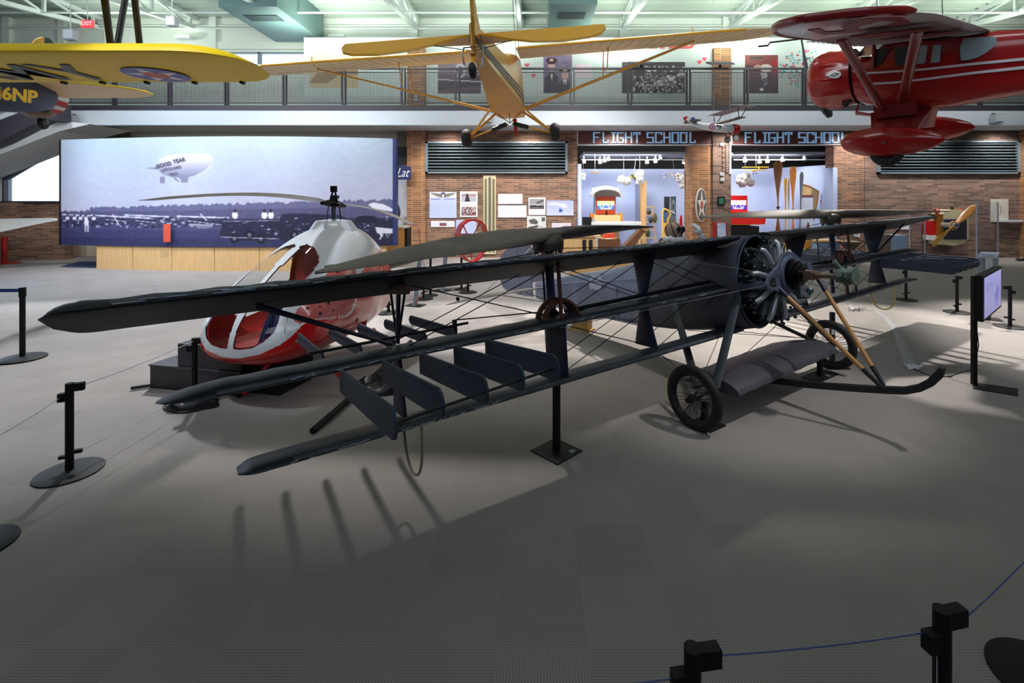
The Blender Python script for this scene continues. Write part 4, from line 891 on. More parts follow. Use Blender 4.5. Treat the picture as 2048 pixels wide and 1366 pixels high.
# wings
for s in (-1,1):
    stt=[]; W=5.42
    for i in range(15):
        t=i/14; stt.append((s*(.30+(W-.9-.30)*t),.22,1.60,1.66+.03*t,1))
    for i in range(1,9):
        t=i/8; k=math.sqrt(max(.004,1-t**2.4)); stt.append((s*(W-.9+.9*t),.22-1.6*(1-k)*.3,1.6*k,1.69,max(k,.3)))
    xs_=lambda a,x,z:V((x,a,z))
    def AW(a,x,z): return V((x,a,z-(.22-x)*.18))
    wing_local(MB(),AW,stt,thick=.9).build('wing',M_trans,cub,ang=50)
    mb=MB(); mb.tube([AW(s*.32,-1.39,1.665),AW(s*(W-1.0),-1.39,1.69)],.022,8); mb.build('trailing_edge',M_cy,cub)
    # aileron edge, rear spar showing through, ribs
    mb=MB()
    for i in range(24): a=s*(.55+i*.19); mb.tube([AW(a,.12,1.66),AW(a,-1.3,1.65)],.004,4)
    mb.tube([AW(s*.4,-.25,1.655),AW(s*4.9,-.25,1.675)],.008,4); mb.build('wing_ribs',mat('rib_brown',(190,160,110),.6),cub)
    for bx_,zz in ((.0,.50),(-.75,.47)):
        MB().strut((bx_*.25,s*.31,.50),AW(s*3.75,bx_*.7-.05,1.655),.075,.035,(1,0,0)).build('wing_strut',M_cstr,cub)
    for bx_ in (0,-.75): MB().tube([AW(s*2.05,bx_,1.65),V((bx_,s*2.0,1.02))],.011,6).build('jury_strut',M_cstr,cub)
    MB().tube([AW(s*3.55,-1.1,1.65),AW(s*3.55,-1.2,1.72),AW(s*3.5,-1.3,1.80)],.01,5).build('aileron_horn',M_cstr,cub)
    # tail surfaces: fixed stabiliser + drooped elevator
    def tp(tab_,z0,pitch,nm):
        mb=MB(); rg=[]; zb0=z0
        for y,x0,x1 in tab_:
            if nm=='stabiliser': z0=zb0+(x0-x1)*math.tan(pitch)
            rg.append([V((x0,s*y,z0+.012)),V((x1,s*y,z0+.012-(x0-x1)*math.tan(pitch))),V((x1,s*y,z0-.012-(x0-x1)*math.tan(pitch))),V((x0,s*y,z0-.012))])
        mb.loft(rg).build(nm,M_cy,cub,smooth=False)
    tp([(.05,-4.25,-4.78),(.4,-4.32,-4.78),(.9,-4.45,-4.78),(1.25,-4.6,-4.78),(1.42,-4.74,-4.79)],.47,R(8),'stabiliser')
    tp([(.05,-4.79,-4.80),(.20,-4.79,-4.86),(.40,-4.79,-5.0),(.65,-4.79,-5.12),(.95,-4.79,-5.17),(1.25,-4.79,-5.12),(1.38,-4.79,-5.04),(1.45,-4.79,-4.90)],.47,R(35),'elevator')
    MB().tube([(-4.85,s*.04,.28),(-4.75,s*.75,.46)],.005,5).build('tail_brace_wire',M_dark,cub)
    # undercarriage
    MB().tube([(0.0,s*.28,.48),(.02,s*.88,.02)],.024,8).build('undercarriage_leg',M_cstr,cub); MB().tube([(-.75,s*.28,.46),(.0,s*.86,.02)],.02,8).build('undercarriage_leg',M_cstr,cub)
    MB().tube([(0,s*.04,.24),(0,s*.45,.12),(.0,s*.86,-.01)],.017,8).build('axle_strut',M_cstr,cub)
    MB().tube([(0,s*.07,.235),(0,s*.09,.23),(0,s*.36,.145),(0,s*.39,.135)],[.035,.05,.05,.03],6).build('shock_cord_boot',mat('black_leatherette',(22,24,26),.5),cub,smooth=False)
    MB().tube([(0,s*.26,.48),(0,.0,.255)],.009,6).build('cabane_tube',mat('bronze_tube',(120,84,40),.4,.3),cub)
    mb=MB(); mb.torus((.02,s*.93,0),(0,1,0),.108,.092,28,12,flat=1.12); 
    for q in (-.05,-.025,0,.025,.05): mb.torus((.02,s*.93+q,0),(0,1,0),.198-abs(q)*.30,.004,28,5)
    mb.build('main_wheel_tyre',M_rubber,cub); MB().cyl((.02,s*.93-.07,0),(.02,s*.93+.07,0),.055,16).build('wheel_hub',M_cstr,cub)
MB().tube([(0,0,.25),(0,0,.50)],.009,6).build('cabane_tube',mat('bronze_tube',(120,84,40)),cub)
# fin and rudder (rudder turned a little)
MB().prism([(-4.0,.62),(-4.45,.85),(-4.72,1.2),(-4.80,1.25),(-4.80,.4)],lambda x,z,dd:V((x,dd,z)),-.012,.012).build('fin',M_cy,cub,smooth=False)
ra=R(8); rud=[(0,-.10),(0,1.28),(-.12,1.36),(-.30,1.34),(-.44,1.20),(-.50,.95),(-.50,.5),(-.44,.2),(-.28,-.05),(-.1,-.12)]
MB().prism(rud,lambda x,z,dd:V((-4.81+x*math.cos(ra)-dd*math.sin(ra),x*math.sin(ra)+dd*math.cos(ra),z+.30)),-.014,.014).build('rudder',M_cy,cub,smooth=False)
mb=MB()
for k in range(3): mb.prism([(0,.30+.1*k),(-.50,.62+.1*k),(-.50,.58+.1*k),(0,.26+.1*k)],lambda x,z,dd:V((-4.81+x*math.cos(ra)-dd*math.sin(ra),x*math.sin(ra)+dd*math.cos(ra),z+.10)),-.017,.017)
mb.build('rudder_stripes',mat('black_stripe',(46,44,44)),cub,smooth=False)
mb=MB(); mb.tube([(-4.75,0,.28),(-4.95,0,.18),(-5.02,0,.05)],[.02,.025,.02],8); mb.bx(-5.0,-4.8,-.03,.03,.20,.24); mb.build('tail_spring',M_cstr,cub)
mb=MB(); mb.torus((-5.05,0,-.0),(0,1,0),.055,.035,20,8); mb.build('tail_wheel',M_rubber,cub)
mb=MB(); mb.tube([(-4.9,-.10,.30),(-4.9,.10,.30)],.008,5); mb.tube([(-4.95,-.11,.30),(-5.0,-.10,.05)],.012,6); mb.tube([(-4.9,-.1,.30),(-4.93,-.1,.42)],.01,6); mb.tube([(-4.9,.1,.30),(-4.93,.12,.22),(-4.95,.1,.1)],.01,6); mb.build('tail_linkage',mat('chrome_links',(150,155,160),.25,.8),cub)
MB().prism([(-.04,.2),(.06,.2),(.03,-.22),(-.02,-.24)],lambda y,z,dd:V((1.6+dd,y-.02,z+.42)),0,.03).build('propeller_tip',M_red,cub,smooth=False)
mb=MB(); mb.prism([(-.05,.85),(.05,.85),(.09,.3),(.05,.15),(-.05,.15),(-.08,.3)],lambda y,z,dd:V((1.62+dd,y,z+.5)),0,.03); mb.build('propeller_blade',M_red,cub,smooth=False)
for q,sx in ((.25,-.5),(.31,-.5)): MB().tube([(sx,-q*1.0,1.5),(sx-.1,-q,7.0)],.006,5).build('hanging_cable',wm,cub)
# ================================================================ YELLOW WING WITH STAR, BLUE FUSELAGE (left)
bp=thing('trainer_biplane','yellow-winged blue biplane with a white star roundel and army lettering under its wing','aircraft',(-6.3,6.4,4.08))
M_by=mat('trainer_yellow',(216,182,8),.5,spec=.25); M_byl=mat('trainer_yellow_underside',(200,180,40),.45,var=.06); M_bb=mat('trainer_blue',(24,34,54),.55,spec=.25)
BW=lambda a,x,z:V((a,-x,z))      # a along X, x forward towards the viewer
stt=[]
for i in range(12): stt.append((-6.0+ (1.75+6.0)*i/11,.72,1.5,.02,1.15))
for i in range(1,13):
    t=i/12; k=math.sqrt(max(.01,1-t**3.0)); stt.append((1.75+.95*t,.72-1.5*(1-k)*.42,1.5*k,.02,1.15*max(k,.25)))
wing_local(MB(),BW,stt).build('lower_wing',M_by,bp,ang=60)
def under(a,x): return V((a,-x,-.026))
# roundel: blue disc, white star, red centre (printed on the underside)
rc=(1.10,-.28); rad=.385
mb=MB(); n=48
def disc(cx,cx2,r,z,mb,m):
    mb.prism([(cx+r*math.cos(2*math.pi*k/n),cx2+r*math.sin(2*math.pi*k/n)) for k in range(n)],lambda a,x,dd:V((a,-x,z-dd)),0,.002,m)
zu=-.0105
disc(rc[0],rc[1],rad,zu,mb,0); st_=[]
for k in range(10): t=math.pi/2+math.pi*k/5; r_=rad*(.985 if k%2==0 else .385); st_.append((rc[0]+r_*math.cos(t),rc[1]+r_*math.sin(t)))
mb.prism(st_,lambda a,x,dd:V((a,-x,zu-.002-dd)),0,.002,1); disc(rc[0],rc[1],.16,zu-.004,mb,2)
mb.build('star_roundel',[mat('roundel_blue',(44,62,148),.45),mat('roundel_white',(212,206,206),.5),mat('roundel_red',(168,62,40),.5)],bp,smooth=False)
Mt=Matrix(((1,0,0,-.62),(0,-1,0,.30),(0,0,-1,zu),(0,0,0,1)))
Mt=Matrix.Translation((-.98,.20,zu))@Matrix(((1,0,0,0),(0,-1,0,0),(0,0,-1,0),(0,0,0,1)))
text_mesh('wing_lettering','ARMY',1.12,Mt,mat('black_lettering',(42,42,30),.5),bp,.002,align='CENTER',offset=.006,xs=.92)
mb=MB()
for a in (-.62,-.05,.6,1.3,2.0): mb.bx(a-.02,a+.02,.70,.78,-.02,.01)
mb.build('hinge_covers',M_black,bp,smooth=False)
# interplane struts to the unseen upper wing
TL=lambda px,py,Y:P3(px,py,Y)-V((-6.3,6.4,4.08))
for p,q in ((TL(224,112,6.7),TL(209,-5,6.2)),(TL(231,112,6.7),TL(251,-5,6.9)),(TL(282,114,6.5),TL(269,-5,6.2))):
    MB().strut(p,p+(q-p)*1.5,.10,.05,(0,1,0)).build('interplane_strut',mat('gloss_black_strut',(22,22,26),.4,.1,coat=.2),bp)
MB().tube([(.6,.1,.1),(.45,.3,.25),(.2,.5,.35)],.012,6).build('aileron_rod',mat('brass_rod',(170,130,60),.4,.4),bp)
# fuselage and tail (behind the wing)
TL=lambda px,py,Y:P3(px,py,Y)-V((-6.3,6.4,4.08))
mb=MB(); rg=[]
for Y,px,pyt,pyb,hw in ((10.6,112,172,205,.05),(10.2,96,160,222,.17),(9.4,50,140,226,.28),(8.4,-40,110,222,.40),(7.2,-200,70,215,.5),(6.0,-420,20,205,.5)):
    t_=TL(px,pyt,Y); b_=TL(px,pyb,Y); c=(t_+b_)/2; hh=(t_.z-b_.z)/2
    rg.append([V((c.x+hw*math.copysign(abs(math.cos(2*math.pi*j/24))**.75,math.cos(2*math.pi*j/24)),c.y,c.z+hh*math.copysign(abs(math.sin(2*math.pi*j/24))**.75,math.sin(2*math.pi*j/24)))) for j in range(24)])
mb.loft(rg).build('fuselage',M_bb,bp,ang=60)
def flat(pxs,Y,th,nm,m):
    return MB().prism(pxs,lambda u,v,dd:TL(u,v,Y)+V((0,dd,0)),-th/2,th/2).build(nm,m,bp,smooth=False)
# rudder: edge towards camera with stripes, seen at an angle
def rq(pxs,m,nm): 
    MB().prism(pxs,lambda u,v,dd:TL(u,v,10.7+(u-98)*.012)+V((dd,0,0)),-.02,.02).build(nm,m,bp,smooth=False)
rq([(98,184),(100,178),(136,195),(134,206),(100,194)],mat('rudder_white',(206,208,206),.5),'rudder_band'); rq([(99,196),(134,206),(131,217),(99,207)],mat('rudder_red',(168,32,28),.45),'rudder_band'); rq([(99,207),(131,217),(126,222),(99,217)],mat('rudder_white',(206,208,206)),'rudder_band'); rq([(99,217),(126,222),(118,228),(102,226)],mat('rudder_red',(168,32,28)),'rudder_band')
rq([(57,99),(62,88),(72,78),(84,74),(87,74),(87,140),(60,160)],mat('fin_ochre',(206,158,40),.45),'fin'); rq([(87,74),(98,77),(106,86),(113,100),(113,178),(87,160)],mat('fin_dark',(40,52,60),.45),'fin')
# tailplane, right half towards centre
mb=MB(); pts=[(70,163),(120,164),(170,167),(220,172),(262,178),(292,184),(305,189),(300,194),(270,196),(130,196),(95,190)]
M_tp=mat('cream_tail_fabric',(206,170,110),.5,var=.06)
o=mb.prism(pts,lambda u,v,dd:TL(u,v,9.2+(v-163)*.05)+V((0,0,dd)),0,.03).build('tailplane',M_tp,bp,smooth=False)
MB().tube([TL(120,163,9.2),TL(170,166.5,9.3),TL(220,171.5,9.5),TL(262,177.5,9.8),TL(292,183.5,10.1),TL(305,189,10.4)],.018,6).build('tailplane_edge',M_by,bp)
mb=MB(); mb.tube([TL(80,221,10.2),TL(92,236,10.3),TL(94,248,10.3)],.03,8); mb.build('tail_wheel_fork',mat('fork_steel',(120,130,140),.35,.7),bp)
mb=MB(); mb.torus(TL(86,245,10.35),(1,.25,0),.095,.055,28,10); mb.build('tail_wheel',M_rubber,bp); MB().cyl(TL(86,245,10.35)-V((.05,0,0)),TL(86,245,10.35)+V((.07,0,0)),.05,14).build('tail_wheel_hub',M_steel,bp)
MB().sph(TL(76,226,10.1),(.22,.3,.10),n=14,k=8).build('tail_wheel_fairing',mat('brown_fairing',(110,84,60),.5),bp)
Mt=Matrix.Translation(TL(24,190,8.45))@Matrix.Rotation(R(40),4,'Z')@Matrix.Rotation(R(-6),4,'Y')@FACE
text_mesh('fuselage_lettering','N6NP',.30,Mt@Matrix.Rotation(R(-8),4,'Z'),mat('yellow_lettering',(226,176,20),.5),bp,.01,offset=.012,xs=.8)
# ================================================================ RED HIGH WING MONOPLANE (right)
RM=frame((6.1,8.05,4.50),(-.66,.75,0),(-.75,-.66,-.185)); RMi=RM.inverted()
red=thing('red_cabin_monoplane','red high-wing cabin aeroplane with white stripes, ribbed cowling and teardrop wheel pants','aircraft',M=RM)
M_rr=mat('aeroplane_red',(158,22,20),.22,coat=.6); M_rd=mat('aeroplane_dark_red',(122,22,22),.3,coat=.4); M_rw=mat('aeroplane_white',(222,220,224),.3,coat=.4)
def U(px,py,y=.42): return unproj(RMi,px,py,1,y)
# fuselage loft from side profile at plane y=0.4
prof=[]
for px,pt,pb,hw,ex in ((1699,112,205,.40,2.3),(1716,112,212,.41,2.8),(1735,112,214,.42,3.5),(1756,90,216,.43,4),(1800,78,218,.44,5),(1850,76,220,.44,5),(1900,72,216,.42,5),(1950,66,207,.38,4.5),(1990,58,200,.34,4),(2048,56,190,.28,4),(2140,60,178,.2,3.5),(2300,70,150,.08,3)):
    t_=U(px,pt); b_=U(px,pb); prof.append((t_.x,t_.z,b_.z,hw,ex))
mb=MB(); rg=[]
for x,zt_,zb_,hw,ex in prof:
    cz=(zt_+zb_)/2; hh=(zt_-zb_)/2
    rg.append([V((x,hw*math.copysign(abs(math.cos(2*math.pi*j/32))**(2/ex),math.cos(2*math.pi*j/32)),cz+hh*math.copysign(abs(math.sin(2*math.pi*j/32))**(2/ex),math.sin(2*math.pi*j/32)))) for j in range(32)])
mb.loft(rg).build('fuselage',M_rr,red,ang=45)
# windows (left side facing the gallery)
def side(pxs,mt,nm,y=.447,th=.01): return MB().prism([(U(a,b,y).x,U(a,b,y).z) for a,b in pxs],lambda x,z,dd:V((x,y+dd,z)),-th,th).build(nm,mt,red,smooth=False)
M_cg=mat('cabin_window',(150,170,176),.15,coat=.5); M_cgd=mat('dark_windscreen',(66,70,72),.12,coat=.6)
side([(1867,90),(1879,89),(1882,92),(1880,122),(1876,125),(1861,126)],M_cg,'side_window'); side([(1820,93),(1856,91),(1850,127),(1818,129)],M_cg,'side_window')
side([(1926,77),(1960,74),(1985,73),(1993,76),(1994,82),(1986,95),(1972,106),(1955,115),(1938,120),(1922,121),(1920,95)],M_cg,'rear_window')
side([(1787,95),(1815,93),(1812,130),(1794,132)],M_cgd,'side_window'); side([(1750,98),(1781,95),(1760,130),(1751,134)],M_cgd,'side_window')
mb=MB(); a0,b0=U(1727,112,.0),U(1754,84,.0); mb.loft([[V((a0.x,y*.36,a0.z)) for y in (-1,1)]+[V((a0.x+.01,y*.36,a0.z+.01)) for y in (1,-1)],[V((b0.x,y*.38,b0.z)) for y in (-1,1)]+[V((b0.x+.01,y*.38,b0.z+.01)) for y in (1,-1)]]); mb.build('windscreen',M_cgd,red,smooth=False)
# stripes
def band(px0,y0,px1,y1,w0,w1,nm='side_stripe'): side([(px0,y0-w0/2),(px1,y1-w1/2),(px1,y1+w1/2),(px0,y0+w0/2)],M_rw,nm,y=.455,th=.008)
def sidefit(pxs,nm):
    mb=MB(); rg=[]
    for (px,py,wd) in pxs:
        h0=.45 if px<1880 else .45-.0009*(px-1880); p=U(px,py,h0); q=U(px,py+wd,h0); rg.append([V((p.x,h0+.012,p.z)),V((q.x,h0+.012,q.z)),V((q.x,h0-.02,q.z)),V((p.x,h0-.02,p.z))])
    mb.loft(rg).build(nm,M_rw,red,smooth=False)
sidefit([(1722,145,4),(1760,143,4),(1850,136.5,4),(1950,125,5),(2048,115,6),(2150,104,7)],'side_stripe'); sidefit([(1733,166,4),(1790,163,4),(1850,156,4.5),(1950,143,5),(2048,132,6),(2150,120,7)],'side_stripe')
side([(1720,145),(1727,145),(1738,169),(1732,170)],M_rw,'side_stripe',y=.452,th=.012)
# cowling with rocker bulges, dark gap, propeller
c=U(1668,160,.0); cx_=c.x; cz_=c.z
mb=MB(); rg=[]; N=84
for k,(dx,r_) in enumerate([(-.36,.475),(-.30,.48),(-.2,.49),(-.05,.495),(.10,.485),(.22,.455),(.30,.41),(.345,.35),(.36,.29),(.33,.27),(.25,.27)]):
    ring=[]
    for j in range(N):
        t=2*math.pi*j/N; bul=.06*max(0,math.cos(11*t))**2.0*max(0,1-abs(dx-.04)/.30)
        ring.append(V((cx_+dx,(r_+bul)*math.cos(t),cz_+(r_+bul)*math.sin(t))))
    rg.append(ring)
mb.loft(rg,0,False,False).build('engine_cowling',M_rr,red,ang=60)
MB().lathe([(.46,-.37),(.455,-.34),(.1,-.30)],(cx_,0,cz_),(1,0,0),32).build('cowl_gap',M_black,red)
MB().lathe([(.28,-.1),(.26,.1),(.08,.24),(.07,.40),(.05,.44)],(cx_,0,cz_),(1,0,0),28).build('propeller_hub',mat('engine_dark',(50,50,54),.3,.8),red)
def blade(ang,L,nm):
    d=V((0,math.cos(ang),math.sin(ang))); e=V((0,-math.sin(ang),math.cos(ang))); rg=[]
    for i in range(13):
        t=i/12; w_=(.05+.07*math.sin(min(1,t*1.4)*math.pi/2)); 
        if t>.85: w_*=math.sqrt(max(.03,1-((t-.85)/.155)**2))
        p=V((cx_+.42,0,cz_))+d*(.06+L*t); tw=R(50-35*t); x=e*math.cos(tw)+V((1,0,0))*math.sin(tw); y=-e*math.sin(tw)+V((1,0,0))*math.cos(tw)
        rg.append([p+x*w_*math.cos(2*math.pi*j/12)+y*.016*math.sin(2*math.pi*j/12) for j in range(12)])
    MB().loft(rg).build(nm,mat('polished_propeller',(88,96,110),.25,.8),red)
pa=math.atan2(.55,-.12); 
pt1=unproj(RMi,1604,85,0,cx_+.42); pt2=unproj(RMi,1663,231,0,cx_+.42)
v1=V((0,pt1.y,pt1.z-cz_)); blade(math.atan2(v1.z,v1.y),min(1.25,v1.length),'propeller_blade'); v2=V((0,pt2.y,pt2.z-cz_)); blade(math.atan2(v2.z,v2.y),min(1.25,v2.length),'propeller_blade')
# emblem on the cowl: white teardrop
mb=MB(); em=[]
for px,py in ((1653,151),(1661,145),(1669,141),(1676,141),(1683,144),(1685,149),(1681,155),(1672,157),(1663,155)):
    p=unproj(RMi,px,py,1,.46); rad_=math.hypot(0,0); em.append((p.x,p.z))
def cowlpt(x,z,e=.505): 
    zz=z-cz_; y=math.sqrt(max(.0001,e*e-zz*zz)); return V((x,y+.012,z))
cxe=sum(p[0] for p in em)/9; cze=sum(p[1] for p in em)/9
mb.v=[tuple(cowlpt(cxe,cze,.52))]+[tuple(cowlpt(x,z,.515)) for x,z in em]; mb.f=[[0,i+1,(i+1)%9+1] for i in range(9)]; mb.m=[0]*9
mb.build('cowl_emblem',M_rw,red,smooth=False)
mb=MB(); cw=lambda dx,dz:cowlpt(cxe+dx,cze+dz,.524)
mb.tube([cw(-.07,0),cw(-.02,.012),cw(.0,.03),cw(.02,.012),cw(.07,0),cw(.02,-.012),cw(0,-.03),cw(-.02,-.012),cw(-.07,0)],.004,5); mb.build('emblem_wings',M_dark,red)
# wing
zw=U(1830,80,.44).z
def ZW(x): return .07+(x-.5)*.095
def RW(a,x,z): return V((x,a,z+ZW(x)))
def unprojW(px,py,z):
    zz=z
    for _ in range(8): q=unproj(RMi,px,py,2,zz); zz=z+ZW(q.x)
    return q
for s in (1,-1):
    stt=[(s*.0,.50,1.55,zw+.02,1.2),(s*.44,.50,1.6,zw+.02,1.2)]
    for i in range(1,10): t=i/9; stt.append((s*(.44+2.7*t),.50-.03*t,1.6-.12*t,zw+.02+.04*t,1.15))
    for i in range(1,13):
        t=i/12; k=math.sqrt(max(.003,1-t**2.1)); stt.append((s*(3.14+1.62*t),.47-1.48*(1-k)*.42,1.48*k,zw+.06,1.1*max(k,.22)))
    wing_local(MB(),RW,stt,thick=1).build('wing',M_rw,red,ang=60)
    # red painted edge round the tip
    mb=MB(); pts=[]; pts2=[]
    for i in range(13):
        t=i/12; k=math.sqrt(max(.003,1-t**2.1)); pts.append(V((.47-1.48*(1-k)*.42-.0,s*(3.14+1.62*t),zw+.075))); pts2.insert(0,V((.47-1.48*(1-k)*.42-1.48*k,s*(3.14+1.62*t),zw+.075)))
    allp=[V((.50,s*.6,zw+.03)),V((.48,s*2.4,zw+.06))]+pts+pts2; allp=[V((p.x,p.y,p.z+ZW(p.x))) for p in allp]; allp=allp[:2+len(pts)+7]; mb.tube(allp,[.03]*2+[.045]*(len(allp)-3)+[.02],8,flat=.8); mb.build('wing_edge_paint',M_rd,red)
    for i in range(14):
        pass
mb=MB()
for i in range(13):
    a=.75+i*.19; mb.tube([RW(a,.40,zw-.012),RW(a,-.95,zw+.005)],.006,4)
mb.build('wing_rib_lines',mat('rib_mauve',(150,130,140),.4),red)
# registration strokes on the underside of the near wing
M_reg=mat('registration_dark_red',(112,24,26),.4)
def stroke(pxs,nm='registration_number'): 
    z=zw+.0; pl=[]
    for px,py in pxs:
        p=unprojW(px,py,z-.01); pl.append((p.x,p.y))
    return MB().prism(pl,lambda x,y,dd:V((x,y,z-.022-dd+ZW(x))),0,.012).build(nm,M_reg,red,smooth=False)
stroke([(1615,56),(1640,53),(1652,60),(1692,57),(1683,50),(1730,33),(1805,31),(1822,39),(1787,48),(1772,46),(1795,38),(1762,37),(1712,50),(1725,60),(1648,66)])
stroke([(1700,70),(1760,62),(1860,54),(1880,56),(1790,66),(1735,74)]); stroke([(1760,76),(1840,66),(1900,60),(1925,60),(1850,72)])
# lift struts, jury and cabane
pS=V((.10,.42,-.62)); 
s1=unprojW(1684,80,zw-.02); s2=unprojW(1836,62,zw-.02)
MB().strut(pS+V((.1,.02,0)),s1,.13,.05,(1,0,0)).build('lift_strut',M_rd,red); MB().strut(pS+V((-.15,.02,.1)),s2,.13,.05,(1,0,0)).build('lift_strut',M_rd,red)
MB().bx(-.25,.32,.40,.50,-.72,-.50).build('strut_fairing',M_rd,red)
s3=unproj(RMi,1748,78,1,.6); s4=unproj(RMi,1746,138,1,.45); MB().tube([s3,s4],.028,8).build('cabin_post',M_rd,red)
# undercarriage: leg fairings and wheel pants
for s,(px,py) in ((1,(1775,281)),(-1,(1846,257))):
    y=s*.92; c=unproj(RMi,px,py,1,y)
    mb=MB(); rg=[]
    for i in range(25):
        t=i/24; r_=.262*math.sqrt(max(0,t))*(1-t)**.62*1.95 if t<1 else 0; r_=max(r_,.004); x=c.x+.66-t*1.36
        rg.append([V((x,y+.62*r_*math.cos(2*math.pi*j/22),c.z+.01-t*.06+r_*math.sin(2*math.pi*j/22))) for j in range(22)])
    mb.loft(rg).build('wheel_pant',M_rr,red,ang=60)
    MB().torus((c.x+.02,y,c.z-.17),(0,1,0),.17,.07,32,10).build('wheel_tyre',M_rubber,red)
    MB().cyl((c.x+.02,y+s*.13,c.z-.02),(c.x+.02,y+s*.155,c.z-.02),.02,12).build('wheel_cap',M_steel,red)
    rg=[]
    for (x0,x1,yy,zz) in ((-.42,.42,s*.28,-.62),(-.34,.38,s*.45,-.80),(-.26,.34,s*.68,-1.02),(-.22,.30,s*.90,c.z+.14)):
        cx2=(x0+x1)/2+c.x*.0; h=(x1-x0)/2; rg.append([V((cx2+h*math.cos(2*math.pi*j/18)+.0,yy+.05*math.sin(2*math.pi*j/18),zz)) for j in range(18)])
    MB().loft(rg).build('undercarriage_fairing',M_rd,red,ang=60)
e1=unproj(RMi,1712,226,1,.1); e2=unproj(RMi,1750,231,1,.1); MB().tube([e1,e2],[.035,.02],8).build('venturi_tube',M_rr,red); MB().tube([e1+V((0,0,.0)),e1+V((-.05,0,.16))],.015,6).build('venturi_bracket',M_rr,red)
e1=unproj(RMi,1688,212,1,.25); MB().tube([e1,e1+V((-.1,0,.1))],.05,10).build('exhaust_stub',M_dark,red)
p1=unproj(RMi,1599,74,1,2.2); 
MB().tube([unproj(RMi,1600,78,1,2.6),unproj(RMi,1540,85,1,2.9),unproj(RMi,1536,91,1,2.9),unproj(RMi,1517,93,1,2.9)],.012,6).build('pitot_mast',M_dark,red)
for q in ((.2,.5),(-.6,.5)): MB().tube([(q[0],q[1],zw+.1),(q[0],q[1],zw+5)],.006,5).build('hanging_cable',wm,red)
# ================================================================ SMALL MODEL BIPLANE
Ym=9.5; mo=P3(1430,252,Ym)
mp=thing('model_biplane','small white model biplane with red nose and roundel hanging under the balcony','model',mo,R(12))
mx=lambda px:(px-1430)/F*Ym; mz_=lambda py:(252-py)/F*Ym
mb=MB(); rg=[]
for px,pt,pb,hw in ((1366,238,243,.02),(1385,245,254,.04),(1400,247,259,.055),(1430,248,264,.075),(1455,249,265,.08),(1474,249,264,.085)):
    z0,z1=mz_(pb),mz_(pt); rg.append([V((mx(px),hw*math.cos(2*math.pi*j/16),(z0+z1)/2+(z1-z0)/2*math.sin(2*math.pi*j/16))) for j in range(16)])
mb.loft(rg).build('fuselage',M_wht,mp)
MB().lathe([(.03,.10),(.085,.07),(.10,.02),(.10,-.03),(.09,-.06)],(mx(1474),0,mz_(257)),(1,0,0),20).build('cowling',M_red,mp)
MB().bx(mx(1482),mx(1482)+.015,-.02,.02,mz_(268),mz_(248)).build('propeller',mat('model_prop',(120,80,50)),mp,smooth=False)
MB().prism([(mx(1462),mz_(218.5)),(mx(1480),mz_(218.5)),(mx(1480),mz_(221)),(mx(1447),mz_(221))],lambda x,z,dd:V((x,dd,z)),-.55,.55).build('upper_wing',mat('model_grey',(150,146,150),.5),mp,smooth=False)
MB().prism([(mx(1447),mz_(241)),(mx(1463),mz_(241)),(mx(1462),mz_(243)),(mx(1446),mz_(243))],lambda x,z,dd:V((x,dd,z-abs(dd)*0)),-.5,.5).build('lower_wing',mat('model_dark_grey',(92,90,90),.5),mp,smooth=False)
for q in (-.4,.4): MB().tube([(mx(1453),q,mz_(221)),(mx(1455),q,mz_(241))],.008,6).build('wing_strut',M_dark,mp); MB().tube([(mx(1472),q,mz_(221)),(mx(1460),q,mz_(241))],.008,6).build('wing_strut',M_dark,mp)
for q in (-.14,.14): MB().cyl((mx(1467),q-.012,mz_(277)),(mx(1467),q+.012,mz_(277)),.055,20).build('wheel',mat('model_wheel_white',(220,222,216),.4),mp); MB().torus((mx(1467),q,mz_(277)),(0,1,0),.055,.012,24,6).build('tyre',M_rubber,mp); MB().tube([(mx(1467),q,mz_(277)),(mx(1456),q*.4,mz_(264))],.008,6).build('leg',M_dark,mp); MB().tube([(mx(1467),q,mz_(277)),(mx(1470),q*.4,mz_(264))],.008,6).build('leg',M_dark,mp)
for i,(c_,w_) in enumerate((((204,30,40),0),((230,230,230),1),((50,90,190),2))): MB().prism([(mx(1361+i*8)+.0,mz_(237)),(mx(1369+i*8),mz_(234+i)),(mx(1369+i*8),mz_(246)),(mx(1362+i*8),mz_(243))],lambda x,z,dd:V((x,dd,z)),-.008,.008).build('rudder_band',mat('model_band%d'%i,c_,.5),mp,smooth=False)
MB().prism([(mx(1372),mz_(243)),(mx(1389),mz_(244)),(mx(1387),mz_(246)),(mx(1374),mz_(246))],lambda x,z,dd:V((x,dd,z)),-.2,.2).build('tailplane',mat('model_dark_grey',(92,90,90)),mp,smooth=False)
mb=MB()
for r_,m_ in ((.063,0),(.042,1),(.02,2)): mb.cyl((mx(1419),-.078-(.063-r_)*.1,mz_(255)),(mx(1419),-.070,mz_(255)),r_,24,m_)
mb.build('roundel',[mat('rd_red',(190,34,50)),mat('rd_white',(232,232,232)),mat('rd_blue',(40,80,180))],mp)
MB().tube([(mx(1430)-.02,-.09,mz_(252)),(mx(1438),-.09,mz_(254)),(mx(1434),-.09,mz_(259))],.012,5).build('fuselage_emblem',M_black,mp)
for q in (mx(1427),mx(1463)): MB().tube([(q,0,mz_(249)),(q,0,3.5)],.003,4).build('hanging_cable',M_wire,mp)
# ================================================================ MURAL WALL
M_print=vcol('printed_panel',.6)
K=1.0
cv=CV(667,216,(160,166,196))
